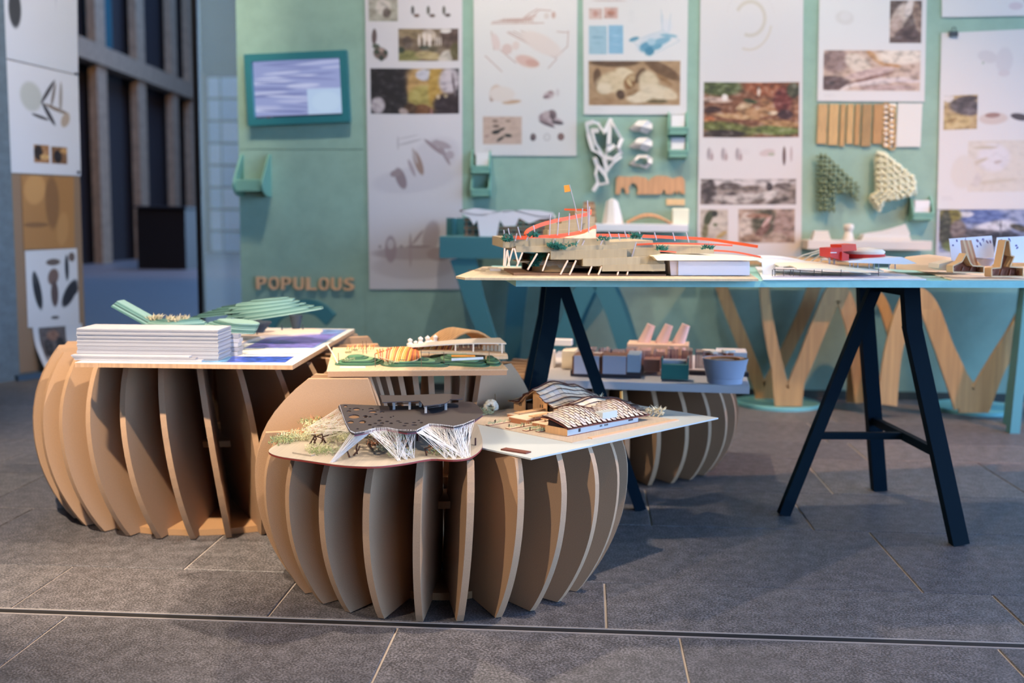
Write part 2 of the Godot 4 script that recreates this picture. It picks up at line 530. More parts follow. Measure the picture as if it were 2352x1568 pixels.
	# a partition of clear glass between the green wall and a black post
	var zp := -6.1
	var px0 := on_z(460, 500, zp); var px1 := on_z(556, 500, zp)
	var black := mat(rgb(12, 13, 18), 0.35)
	var part := struct("window_3", Geo.new().box(Vector3(px0.x, 1.9, zp), Vector3(0.03, 3.8, 0.05)), black, "black post and clear pane beside the green wall")
	var pane := mat(Color(0.75, 0.9, 1.0, 0.22), 0.02)
	pane.transparency = BaseMaterial3D.TRANSPARENCY_ALPHA
	put("pane", Geo.new().box(Vector3((px0.x + px1.x + 0.4) * 0.5, 1.9, zp), Vector3(px1.x + 0.4 - px0.x - 0.03, 3.76, 0.012)), pane, part)


func spot_in_hall(at: Vector3, aim: Vector3) -> void:  # added lamp, unseen, to warm the tan posts of the facade
	var t := thing("added_pendant", "added warm pendant lamp that brightens the tan posts of the hall", "lamp", Vector3(at.x, 9.4, at.z))
	var o := t.position
	put("cord", Geo.new(o).tube([o, at + Vector3.UP * 0.2], 0.01, 6), mat(rgb(20, 20, 22), 0.5), t)
	put("shade", Geo.new(o).lathe(at, [Vector2(0.03, 0.2), Vector2(0.2, 0.0), Vector2(0.19, 0.0), Vector2(0.02, 0.19)], 18), mat(rgb(30, 30, 32), 0.5), t)
	var glow := StandardMaterial3D.new()
	glow.emission_enabled = true
	glow.emission = WARM
	glow.emission_energy_multiplier = 5.0
	put("bulb", Geo.new(o).lathe(at + Vector3.UP * 0.03, [Vector2(0, -0.05), Vector2(0.05, 0.0), Vector2(0.03, 0.07), Vector2(0, 0.08)], 12), glow, t)
	var l := SpotLight3D.new()
	l.name = "beam"
	t.add_child(l)
	l.position = at - Vector3.UP * 0.05 - o
	l.basis = Basis.looking_at((aim - at).normalized(), Vector3.UP)
	l.light_color = Color(1.0, 0.78, 0.54)
	l.light_energy = 36.0
	l.light_size = 0.08
	l.spot_range = 30.0
	l.spot_attenuation = 2.0
	l.spot_angle = 40.0
	l.spot_angle_attenuation = 0.8
	l.shadow_enabled = true


# ---- the pier at the far left, turned towards the room, with pinned sheets --------------------------------------

func sheet_on(called: String, label: String, cat: String, c: Array, n: Vector3, tex: Texture2D, tint: Color, group := "", thick := 0.002) -> MeshInstance3D:
	# a flat sheet from its corners (bottom left, bottom right, top right, top left), thick along n
	var at: Vector3 = (c[0] + c[1]) * 0.5
	var g := Geo.new(at)
	var q := []
	for p in c: q.append(p + n * thick)
	g.uvquad(q[0], q[1], q[2], q[3])
	g.quad(c[3], c[2], c[1], c[0])
	for i in 4:
		var j := (i + 1) % 4
		g.quad(c[i], c[j], q[j], q[i])
	var m := StandardMaterial3D.new()
	m.albedo_color = tint
	m.albedo_texture = tex
	m.roughness = 0.6
	m.texture_repeat = false
	var o := put(called, g, m)
	o.position = at
	tag(o, label, cat, group)
	return o

func left_pier() -> void:
	var p0 := on_y(33, 871, 0.0)
	var across := Basis(Vector3.UP, 0.07) * Vector3(cos(1.02), 0, -sin(1.02))
	var n := across.cross(Vector3.UP) * -1.0
	if n.dot(EYE - p0) < 0.0: n = -n
	var b := Basis(across, Vector3.UP, n)
	var wide := (on_plane(190, 600, p0, n) - p0).dot(across)
	var board := struct("wall_pier", Geo.new().box(p0 + across * wide * 0.5 + Vector3.UP * 1.75 - n * 0.03, Vector3(wide, 3.44, 0.06), b), mat(rgb(150, 122, 98), 0.8, "speckle", 0.3, 0.85), "brown board at the far left that carries pinned sheets")
	put("concrete_column", Geo.new().box(p0 - across * 0.4 + Vector3.UP * 1.9 - n * 0.1, Vector3(0.8, 3.8, 0.3), b), mat(rgb(104, 118, 128), 0.8, "mottle", 0.8, 0.85), board)
	put("plinth", Geo.new().box(p0 + across * wide * 0.5 + Vector3.UP * 0.015 + n * 0.03, Vector3(wide + 0.06, 0.03, 0.1), b), mat(rgb(60, 82, 104), 0.6), board)
	var at := func(px: float, py: float) -> Vector3:
		return on_plane(px, py, p0, n) + n * 0.004
	# sheets are flat print on paper
	var im := paper(360, 300, rgb(200, 200, 206))
	ink(im, [[60, 30, 18, 26, 0.3, rgb(110, 80, 60)], [52, 90, 20, 16, 0, rgb(96, 96, 98)], [200, 80, 70, 3, 0.9, rgb(180, 180, 186)], [250, 90, 3, 90, 0, rgb(184, 184, 190)], [180, 40, 90, 2, -0.4, rgb(184, 184, 190)], [50, 200, 30, 36, 0, rgb(60, 60, 62)]])
	sheet_on("drawing_sheet", "pale drawing sheet with a faint tower outline on the brown pier", "sheet", [at.call(9, 133), at.call(178, 172), at.call(174, -160), at.call(4, -240)], n, ImageTexture.create_from_image(im), Color.WHITE, "sheets on the pier")
	im = paper(340, 530, rgb(206, 204, 208))
	ink(im, [[110, 150, 50, 70, 0, rgb(178, 178, 172)], [190, 110, 8, 70, 0.5, rgb(70, 64, 64)], [215, 120, 7, 60, 0.2, rgb(120, 108, 100)], [230, 190, 60, 10, 0.3, rgb(130, 112, 98)], [190, 220, 10, 60, -0.5, rgb(60, 56, 58)], [150, 240, 40, 8, 0.2, rgb(80, 74, 74)], [250, 130, 8, 80, 0.05, rgb(150, 140, 134)], [270, 240, 20, 40, 0.3, rgb(170, 150, 132)]])
	photo(im, Rect2i(115, 380, 72, 92), rgb(160, 110, 66), [[20, 40, 22, 40, 0, rgb(40, 26, 18)], [50, 60, 24, 14, 0, rgb(206, 160, 100)]])
	photo(im, Rect2i(198, 384, 76, 88), rgb(120, 82, 50), [[30, 50, 20, 34, 0, rgb(30, 22, 20)], [60, 20, 20, 16, 0, rgb(190, 140, 84)]])
	sheet_on("drawing_sheet", "drawing sheet with two small brown photographs on the brown pier", "sheet", [at.call(20, 396), at.call(184, 404), at.call(178, 174), at.call(10, 136)], n, ImageTexture.create_from_image(im), Color.WHITE, "sheets on the pier")
	im = paper(250, 330, rgb(164, 116, 66))
	ink(im, [[60, 60, 50, 70, 0.2, rgb(190, 140, 84)], [140, 120, 34, 120, 0, rgb(132, 92, 54)], [60, 220, 60, 12, 0, rgb(128, 90, 54)], [190, 240, 30, 80, 0.1, rgb(176, 128, 76)]])
	sheet_on("brown_card", "plain brown card below the drawing sheets on the pier", "card", [at.call(54, 573), at.call(170, 569), at.call(168, 406), at.call(47, 402)], n, ImageTexture.create_from_image(im), Color.WHITE)
	im = paper(250, 360, rgb(204, 202, 204))
	ink(im, [[50, 190, 18, 90, -0.15, rgb(38, 38, 42)], [40, 130, 8, 30, 0, rgb(60, 60, 62)], [130, 60, 34, 16, 0, rgb(96, 82, 76)], [128, 130, 26, 40, 0.2, rgb(110, 88, 80)], [132, 210, 18, 60, 0, rgb(84, 68, 66)], [196, 90, 10, 60, 0, rgb(50, 50, 56)], [206, 210, 26, 70, 0.5, rgb(40, 40, 46)], [226, 190, 22, 30, 0.2, rgb(40, 40, 46)], [130, 320, 20, 8, 0, rgb(90, 84, 84)], [222, 40, 16, 22, 0, rgb(100, 84, 78)]])
	sheet_on("drawing_sheet", "sheet with four dark plan shapes low on the brown pier", "sheet", [at.call(63, 752), at.call(181, 745), at.call(175, 570), at.call(56, 576)], n, ImageTexture.create_from_image(im), Color.WHITE, "sheets on the pier")
	# the lowest sheet curls away from the pier at its foot
	im = paper(220, 260, rgb(200, 200, 204))
	photo(im, Rect2i(24, 10, 120, 210), rgb(92, 84, 84), [[60, 60, 30, 40, 0, rgb(130, 96, 80)], [90, 140, 22, 70, 0, rgb(40, 38, 42)], [30, 150, 20, 70, 0.1, rgb(50, 46, 48)], [60, 200, 60, 14, 0, rgb(150, 140, 138)]])
	var tl: Vector3 = at.call(73, 750); var tr: Vector3 = at.call(186, 742)
	var bl: Vector3 = at.call(80, 835); var br: Vector3 = at.call(186, 826)
	var g := Geo.new(bl)
	for k in 10:
		var f := [k / 10.0, (k + 1) / 10.0]
		var e := []
		for t: float in f:
			var lift := 0.004 + 0.09 * t * t * t
			var drop := -0.035 * pow(maxf(0.0, t - 0.6) / 0.4, 2.0)
			e.append([tl.lerp(bl, t) + n * lift + Vector3.UP * drop, tr.lerp(br, t) + n * lift + Vector3.UP * drop])
		var nn: Vector3 = (e[1][1] - e[1][0]).cross(e[0][0] - e[1][0]).normalized()
		g.vert(e[1][0], nn, Vector2(0, f[1])); g.vert(e[0][1], nn, Vector2(1, f[0])); g.vert(e[1][1], nn, Vector2(1, f[1]))
		g.vert(e[1][0], nn, Vector2(0, f[1])); g.vert(e[0][0], nn, Vector2(0, f[0])); g.vert(e[0][1], nn, Vector2(1, f[0]))
	var m := StandardMaterial3D.new()
	m.albedo_texture = ImageTexture.create_from_image(im)
	m.roughness = 0.6
	var cs := put("drawing_sheet", g, m)
	cs.position = bl
	tag(cs, "lowest sheet on the brown pier, its foot curling outwards", "sheet", "sheets on the pier")
	for p in [[172, 170, "small dark pin between the two uppermost sheets on the brown pier"], [178, 396, "small dark pin under the sheet with two photographs on the brown pier"]]:
		var q: Vector3 = at.call(p[0], p[1])
		var pin := put("push_pin", Geo.new(q).lathe(q, [Vector2(0, 0.012), Vector2(0.008, 0.01), Vector2(0.009, 0.0), Vector2(0, 0)], 8, Basis(Vector3.UP.cross(n), n, Vector3.UP)), mat(rgb(90, 70, 54), 0.5))
		pin.position = q
		tag(pin, p[2], "pin", "pins on the pier")


# ---- drums of radial MDF fins ----------------------------------------------------------------------------------

func fin_mesh(rb: float, rm: float, top_out: float, top_in: float, h: float, hm: float, full: float, hub: float, thick: float) -> ArrayMesh:
	# outline in (radius, height): bulging outer edge, flat top, slanted inner edge above the hub; h cuts the fin lower than its full height
	var p := PackedVector2Array()
	p.append(Vector2(hub, 0.002))
	p.append(Vector2(rb, 0.002))
	var steps := 18
	for i in range(1, steps + 1):
		var y := h * i / steps
		var r: float
		if y < hm:
			var t := (hm - y) / hm
			r = rm - (rm - rb) * pow(t, 2.1)
		else:
			var t := (y - hm) / (full - hm)
			r = rm - (rm - top_out) * pow(t, 2.2)
		p.append(Vector2(r, y))
	var slope := (full - 0.3 * full) / (top_in - hub)
	if h >= full - 0.001:
		p.append(Vector2(top_in, h))
		p.append(Vector2(hub, full * 0.3))
	else:
		var r_in := hub + maxf(0.0, h - 0.3 * full) / slope
		p.append(Vector2(r_in, h))
		if h > 0.3 * full: p.append(Vector2(hub, full * 0.3))
	var g := Geo.new()
	# the prism stands in x and z; turn it up so that its outline lies in x and y
	g.prism(p, -thick * 0.5, thick * 0.5, Transform3D(Basis(Vector3(1, 0, 0), Vector3(0, 0, -1), Vector3(0, 1, 0)), Vector3.ZERO))
	return g.done()

func drum(label: String, c: Vector2, count: int, phase: float, lean: float, rb: float, rm: float, top_out: float, top_in: float, full: float, low_of: Callable, pad := 0.62) -> Node3D:
	var t := thing("fin_drum", label, "display table", Vector3(c.x, 0, c.y))
	var face := mat(rgb(196, 158, 124), 0.72, "speckle", 0.16, 0.80)
	var face2 := mat(rgb(188, 152, 120), 0.72, "speckle", 0.18, 0.80)
	var meshes := {}
	for i in count:
		var a := phase + 360.0 * i / count
		a = fposmod(a + 180.0, 360.0) - 180.0
		var h: float = low_of.call(a)
		var key := "%.3f" % h
		if not meshes.has(key):
			meshes[key] = fin_mesh(rb, rm, top_out, top_in, h, full * 0.55, full, 0.075, 0.0155)
		var o := put("fin", meshes[key], face if i % 3 else face2, t)
		var spin := Basis(Vector3.UP, deg_to_rad(a - 90.0))
		var tilt := Basis(Vector3.RIGHT, deg_to_rad(lean))
		o.basis = spin * tilt
		o.position = spin * Vector3(0, 0.0, -tan(deg_to_rad(lean)) * full * 0.15)
	for ring in [[0.0, rb * pad], [full * 0.42, rb * 0.5], [full * 0.72, rb * 0.36]]:
		var y: float = ring[0]
		var r: float = ring[1]
		if y > full * 0.6: continue
		put("ring_plate", Geo.new().lathe(Vector3(0, y, 0), [Vector2(0.06, 0.0005), Vector2(r, 0.0005), Vector2(r, 0.018), Vector2(0.06, 0.018), Vector2(0.06, 0.0005)], 26), mat(rgb(196, 152, 108), 0.72, "speckle", 0.16, 0.82), t)
	return t

const FRONT_C := Vector2(-0.356, -2.655)
const LEFT_C := Vector2(-1.135, -3.292)
const BACK_C := Vector2(0.071, -3.959)
const FRONT_LOW := 0.376
const FRONT_TOP := 0.49
const LEFT_TOP := 0.50
const BACK_TOP := 0.345

func drums() -> void:
	drum("drum of brown MDF fins, lower at the front, under the dark perforated roof", FRONT_C, 26, 0.0, -2.0, 0.366, 0.46, 0.33, 0.185, FRONT_TOP, func(a: float) -> float: return FRONT_LOW if a > -71.0 and a < 146.0 else FRONT_TOP)
	drum("largest drum of leaning brown MDF fins under the green layered model", LEFT_C, 30, 18.7, 8.0, 0.455, 0.548, 0.47, 0.2, LEFT_TOP, func(a: float) -> float: return LEFT_TOP - 0.015 if a > 50.0 and a < 125.0 else LEFT_TOP, 0.92)
	drum("drum of brown MDF fins under the grey power station model", BACK_C, 28, 8.0, 2.0, 0.396, 0.475, 0.42, 0.2, BACK_TOP, func(_a: float) -> float: return BACK_TOP)


# ---- the trestle table -----------------------------------------------------------------------------------------

const TT_TOP := 0.735
var tt_o := Vector3(-0.179, 0, -2.674)
var tt_dir := Vector3(0.9858, 0, -0.168)
var tt_back := Vector3(-0.168, 0, -0.9858)

func tt(px: float, py: float, up := 0.0) -> Vector3:
	return on_y(px, py, TT_TOP + up)

func trestle(label: String, c: Vector3, b: Basis, mirror: float, half := 0.305) -> void:
	# two bent legs in one frame, a third leg, and a Y of braces between them
	var t := thing("trestle", label, "trestle", c, "steel trestles of the long table")
	var steel := mat(rgb(3, 22, 34), 0.6)
	steel.metallic_specular = 0.2
	var w := 0.034
	var h := TT_TOP - 0.022
	var at := func(x: float, y: float, z: float) -> Vector3:
		return c + b * Vector3(x * mirror, y, z)
	for s in [1.0, -1.0]:
		var foot: Vector3 = at.call(0.16, 0.0, half * s)
		var bend: Vector3 = at.call(0.045, h - 0.115, half * 0.6 * s)
		var top: Vector3 = at.call(0.035, h, half * 0.59 * s)
		var g := Geo.new(c)
		g.bar(foot + Vector3.UP * 0.001, bend, 0.045, w, b.z)
		g.bar(bend - (bend - foot).normalized() * 0.012, top, 0.045, w, b.z)
		put("leg", g, steel, t)
	put("leg", Geo.new(c).bar(at.call(-0.245, 0.001, 0.0), at.call(0.01, h - 0.004, 0.0), w, 0.03, b.z), steel, t)
	put("top_bar", Geo.new(c).bar(at.call(0.03, h - 0.018, -half * 0.66), at.call(0.03, h - 0.018, half * 0.66), w, 0.032), steel, t)
	var y := 0.245
	put("brace", Geo.new(c).bar(at.call(0.112, y, -half * 0.83), at.call(0.112, y, half * 0.83), 0.02, 0.024), steel, t)
	put("brace", Geo.new(c).bar(at.call(-0.158, y, 0.0), at.call(0.104, y, 0.0), 0.022, 0.02), steel, t)

func trestle_table() -> void:
	var b := Basis(tt_dir, Vector3.UP, -tt_back)
	var long := 2.45
	var deep := 0.78
	var teal := mat(rgb(152, 212, 208), 0.5, "mottle", 0.9, 0.94)
	var top := thing("table_top", "long pale teal table top on steel trestles crowded with models", "table", tt_o + tt_dir * long * 0.5 + tt_back * deep * 0.5)
	put("board", Geo.new(top.position).slab(tt_o + tt_dir * long * 0.5 + tt_back * deep * 0.5 + Vector3.UP * (TT_TOP - 0.009), Vector3(long, 0.018, deep), 0.0015, b), teal, top)
	var c1 := on_y(1822, 1185, 0.0); var c2 := on_y(2018, 1125, 0.0); var c3 := on_y(2205, 1252, 0.0)
	var mid := (c2 + c3) * 0.5
	var zz := (c3 - c2).normalized()
	var bb := Basis(Vector3.UP.cross(zz), Vector3.UP, zz)
	trestle("dark blue steel trestle with its third leg towards the finned drums", mid - bb.x * 0.16 + (c1 - mid).normalized() * 0.0, bb, 1.0)
	var f := on_y(1470, 1165, 0.0)
	trestle("dark blue steel trestle standing close behind the finned drum", f - bb.x * 0.245 + Vector3(0, 0, 0.03), bb, -1.0, 0.2)
	# a leg of a second table at the right edge
	var q := on_y(2326, 993, 0.0)
	var pale := mat(rgb(96, 158, 160), 0.5)
	var t2 := thing("side_table", "pale teal table with slanted square legs at the right edge", "table", q)
	var k := scale_at(q)
	for p in [[0.0, 0.0], [0.06, -0.2], [1.0, 0.0], [1.0, -0.2]]:
		put("leg", Geo.new(q).bar(q + Vector3(p[0], 0.0, p[1]), q + Vector3(p[0] + k * 14.0, 0.655, p[1] * 0.85), 0.04, 0.05, Vector3.BACK), pale, t2)
	put("top", Geo.new(q).box(q + Vector3(0.55, 0.66, -0.08), Vector3(1.15, 0.02, 0.26)), pale, t2)


# ---- tables whose legs are waves cut from board ------------------------------------------------------------------

func band(g: Geo, pts: Array, z: float, thick: float) -> void:
	# a closed outline given in pixels, standing upright as a board with its front face at depth z
	var poly := PackedVector2Array()
	for p in pts:
		var q := on_z(p[0], p[1], z)
		poly.append(Vector2(q.x, q.y))
	g.prism(poly, -thick, 0.0, Transform3D(Basis(Vector3(1, 0, 0), Vector3(0, 0, 1), Vector3(0, 1, 0)), Vector3(0, 0, z)))

func stroke(line: Array, widths: Array, n := 10) -> Array:
	# a smooth band round a centre line of pixels
	var c := Curve2D.new()
	for i in line.size():
		var prev: Vector2 = line[maxi(i - 1, 0)]; var next: Vector2 = line[mini(i + 1, line.size() - 1)]
		var tang := (next - prev) / 6.0
		c.add_point(line[i], -tang, tang)
	var left := []; var right := []
	var seg := line.size() - 1
	for i in seg * n + 1:
		var f := float(i) / n
		var k := mini(int(f), seg - 1)
		var p := c.sample(k, f - k)
		var e := 0.01
		var p2 := c.sample(k, minf(f - k + e, 1.0)); var p1 := c.sample(k, maxf(f - k - e, 0.0))
		var d := (p2 - p1).normalized()
		var w := lerpf(widths[k], widths[k + 1], f - k) * 0.5
		left.append([p.x - d.y * w, p.y + d.x * w]); right.append([p.x + d.y * w, p.y - d.x * w])
	right.reverse()
	return left + right

func wave_tables() -> void:
	var ply := mat(rgb(206, 162, 104), 0.6, "wood", 0.5, 0.86)
	var teal := mat(rgb(56, 112, 116), 0.6)
	var pale := mat(rgb(110, 178, 178), 0.5)
	# plywood wave tables at the green wall
	var defs := [
		{"c": Vector2(1782, 925), "what": "plywood table on wave-cut legs, its first foot on a pale teal disc",
			"front": [[Vector2(1756, 600), Vector2(1758, 690), Vector2(1776, 800), Vector2(1802, 905)], [22, 23, 27, 28], [Vector2(1816, 908), Vector2(1850, 830), Vector2(1890, 730), Vector2(1925, 670), Vector2(1958, 745), Vector2(1978, 925)], [34, 36, 38, 44, 34, 26]],
			"rear": [[Vector2(1640, 600), Vector2(1668, 690), Vector2(1712, 800), Vector2(1752, 905)], [26, 28, 30, 30], [Vector2(1756, 905), Vector2(1810, 800), Vector2(1860, 690), Vector2(1884, 610)], [30, 28, 30, 30]], "zf": -5.12, "zr": -5.36, "feet": [[[[1772, 850], [1790, 880], [1813, 893], [1832, 876], [1850, 850], [1842, 933], [1780, 933]], -5.12], [[[1736, 860], [1756, 886], [1786, 852], [1776, 924], [1734, 924]], -5.36]]},
		{"c": Vector2(2240, 940), "what": "plywood table on wave-cut legs standing at the right end of the wall",
			"front": [[Vector2(2038, 930), Vector2(2054, 800), Vector2(2092, 690), Vector2(2130, 700), Vector2(2170, 800), Vector2(2222, 930)], [46, 40, 44, 44, 44, 62], [Vector2(2246, 930), Vector2(2290, 840), Vector2(2350, 740), Vector2(2400, 620)], [62, 44, 40, 40]],
			"rear": [[Vector2(1955, 925), Vector2(1962, 800), Vector2(1990, 690), Vector2(2024, 690), Vector2(2060, 800)], [20, 20, 24, 24, 24], [Vector2(2120, 680), Vector2(2160, 780), Vector2(2240, 905), Vector2(2300, 820), Vector2(2370, 690)], [30, 30, 40, 34, 34]], "zf": -4.98, "zr": -5.2, "feet": [[[[2196, 870], [2212, 888], [2236, 896], [2258, 884], [2276, 862], [2272, 948], [2204, 948]], -4.98]]}]
	for d in defs:
		var c := on_y(d.c.x, d.c.y, 0.0)
		var t := thing("wave_table", d.what, "table", c)
		put("base_disc", Geo.new(c).lathe(Vector3(c.x, 0, maxf(c.z, -5.3)), [Vector2(0, 0.0), Vector2(0.2, 0.0), Vector2(0.2, 0.014), Vector2(0.197, 0.018), Vector2(0, 0.018)], 40), pale, t)
		for s in [["front", d.zf], ["rear", d.zr]]:
			var a: Array = d[s[0]]
			for i in range(0, a.size(), 2):
				for layer in 2:
					var g := Geo.new(c)
					band(g, stroke(a[i], a[i + 1]), s[1] - 0.03 * layer, 0.018)
					put("wave_leg", g, ply, t)
		for s in d.feet:
			for layer in 2:
				var g := Geo.new(c)
				band(g, s[0], s[1] - 0.03 * layer + 0.0005, 0.019)
				put("wave_foot", g, ply, t)
		var x0 := on_z(d.c.x - 140, 600, -5.2).x; var x1 := on_z(d.c.x + 190, 600, -5.2).x
		put("top", Geo.new(c).slab(Vector3((x0 + x1) * 0.5, 0.70, -5.2), Vector3(x1 - x0, 0.02, 0.5), 0.002), ply, t)
	# the teal one left of them, a tray on waves
	var zt := -4.95
	var c := on_z(1210, 640, zt)
	c.y = 0
	var t := thing("wave_table", "dark teal tray table on wave-cut legs under the white canopy model", "table", c)
	for s in [[[Vector2(1062, 590), Vector2(1090, 690), Vector2(1128, 800), Vector2(1160, 905)], [60, 44, 36, 50], 0.0], [[Vector2(1165, 900), Vector2(1176, 800), Vector2(1186, 690), Vector2(1196, 610)], [40, 40, 42, 46], -0.2],
			[[Vector2(1262, 905), Vector2(1292, 790), Vector2(1330, 690), Vector2(1366, 640), Vector2(1402, 690), Vector2(1436, 790), Vector2(1470, 905)], [40, 42, 44, 40, 44, 42, 40], 0.0],
			[[Vector2(1280, 900), Vector2(1306, 790), Vector2(1344, 690), Vector2(1378, 645), Vector2(1416, 690), Vector2(1450, 790), Vector2(1484, 900)], [30, 36, 36, 34, 36, 36, 30], -0.2]]:
		var g := Geo.new(c)
		band(g, stroke(s[0], s[1]), zt + s[2], 0.04)
		put("wave_leg", g, teal, t)
	var a := on_z(1010, 590, zt); var e := on_z(1500, 590, zt)
	put("tray", Geo.new(c).slab(Vector3((a.x + e.x) * 0.5, a.y + 0.045, zt - 0.24), Vector3(e.x - a.x, 0.1, 0.5), 0.004), teal, t)
	var side := on_z(1010, 500, zt - 0.48)
	put("tray_back", Geo.new(c).box(Vector3(a.x + 0.08, (a.y + 0.09 + side.y) * 0.5, zt - 0.46), Vector3(0.2, side.y - a.y - 0.09, 0.03)), teal, t)
	put("tray_side", Geo.new(c).box(Vector3(a.x + 0.01, (a.y + 0.09 + side.y) * 0.5, zt - 0.35), Vector3(0.02, side.y - a.y - 0.09, 0.24)), teal, t)
	# a teal arch at the foot of the wall behind the layered model
	var q := on_z(680, 905, -5.2)
	q.y = 0
	var g := Geo.new(q)
	band(g, stroke([Vector2(590, 905), Vector2(596, 800), Vector2(625, 728), Vector2(680, 705), Vector2(726, 709), Vector2(758, 735)], [34, 34, 34, 32, 32, 32]), -5.2, 0.05)
	var arch := put("teal_arch", g, teal)
	arch.position = q
	tag(arch, "dark teal arched offcut standing at the wall below the wooden letters", "stand")


# ---- print on paper --------------------------------------------------------------------------------------------

func paper(w: int, h: int, c: Color) -> Image:
	var im := Image.create(w, h, false, Image.FORMAT_RGB8)
	im.fill(c)
	return im

func ink(im: Image, blobs: Array, s := 1.0, off := Vector2.ZERO, clip := Rect2i(), soft := 0.35) -> void:
	# soft-edged ellipses of colour: x, y, half width, half height, turn, colour
	var lim := Rect2i(0, 0, im.get_width(), im.get_height())
	if clip.size.x > 0: lim = lim.intersection(clip)
	for b in blobs:
		var cx: float = b[0] * s + off.x; var cy: float = b[1] * s + off.y
		var rx: float = maxf(b[2] * s, 0.8); var ry: float = maxf(b[3] * s, 0.8)
		var ca := cos(b[4]); var sa := sin(b[4])
		var r := maxf(rx, ry) * 1.15 + 1.0
		for y in range(maxi(lim.position.y, int(cy - r)), mini(lim.end.y, int(cy + r) + 1)):
			for x in range(maxi(lim.position.x, int(cx - r)), mini(lim.end.x, int(cx + r) + 1)):
				var dx := x - cx; var dy := y - cy
				var u := (dx * ca + dy * sa) / rx; var v := (-dx * sa + dy * ca) / ry
				var q := u * u + v * v
				if q < 1.3:
					var a := 1.0 - smoothstep(1.0 - soft, 1.3, q)
					im.set_pixel(x, y, im.get_pixel(x, y).lerp(b[5], a))

func photo(im: Image, r: Rect2i, bg: Color, blobs: Array, s := 1.0, rough := 0.16) -> void:
	# a printed photograph: a ground, shapes on it and some texture
	var q := Rect2i(Vector2i(Vector2(r.position) * s), Vector2i(Vector2(r.size) * s))
	im.fill_rect(q, bg)
	ink(im, blobs, s, Vector2(q.position), q, 0.5)
	var n := FastNoiseLite.new()
	n.seed = r.position.x * 31 + r.position.y
	n.frequency = 0.06 / s
	n.fractal_octaves = 4
	for y in range(maxi(q.position.y, 0), mini(q.end.y, im.get_height())):
		for x in range(maxi(q.position.x, 0), mini(q.end.x, im.get_width())):
			var v := n.get_noise_2d(x * 0.6, y)
			var c := im.get_pixel(x, y)
			im.set_pixel(x, y, c.darkened(-v * rough * 2.0) if v < 0.0 else c.lightened(v * rough * 1.6))

func lines(im: Image, segs: Array, c: Color, w: float, s := 1.0) -> void:
	for g in segs:
		var a := Vector2(g[0], g[1]) * s; var b := Vector2(g[2], g[3]) * s
		var n := int(a.distance_to(b)) + 1
		for i in n + 1:
			var p := a.lerp(b, float(i) / n)
			var k := int(ceilf(w * s * 0.5))
			for y in range(int(p.y) - k, int(p.y) + k + 1):
				for x in range(int(p.x) - k, int(p.x) + k + 1):
					if x >= 0 and y >= 0 and x < im.get_width() and y < im.get_height() and Vector2(x, y).distance_to(p) <= w * s * 0.5 + 0.3:
						im.set_pixel(x, y, im.get_pixel(x, y).lerp(c, 0.6))

func fine_print(im: Image, x: float, y: float, w: float, rows: int, c: Color, s := 1.0) -> void:
	for i in rows:
		lines(im, [[x, y + i * 4.0, x + w * (0.7 + 0.3 * fmod(i * 0.37, 1.0)), y + i * 4.0]], c, 0.9, s)

const PS := 1.4

func poster(label: String, c: Array, im: Image, group := "posters on the green wall") -> MeshInstance3D:
	# corners as pixels: bottom left, bottom right, top right, top left
	var q := []
	for p in c: q.append(on_z(p[0], p[1], WALL + 0.004))
	return sheet_on("poster", label, "poster", q, Vector3.BACK, ImageTexture.create_from_image(im), Color(0.88, 0.875, 0.87), group, 0.003)

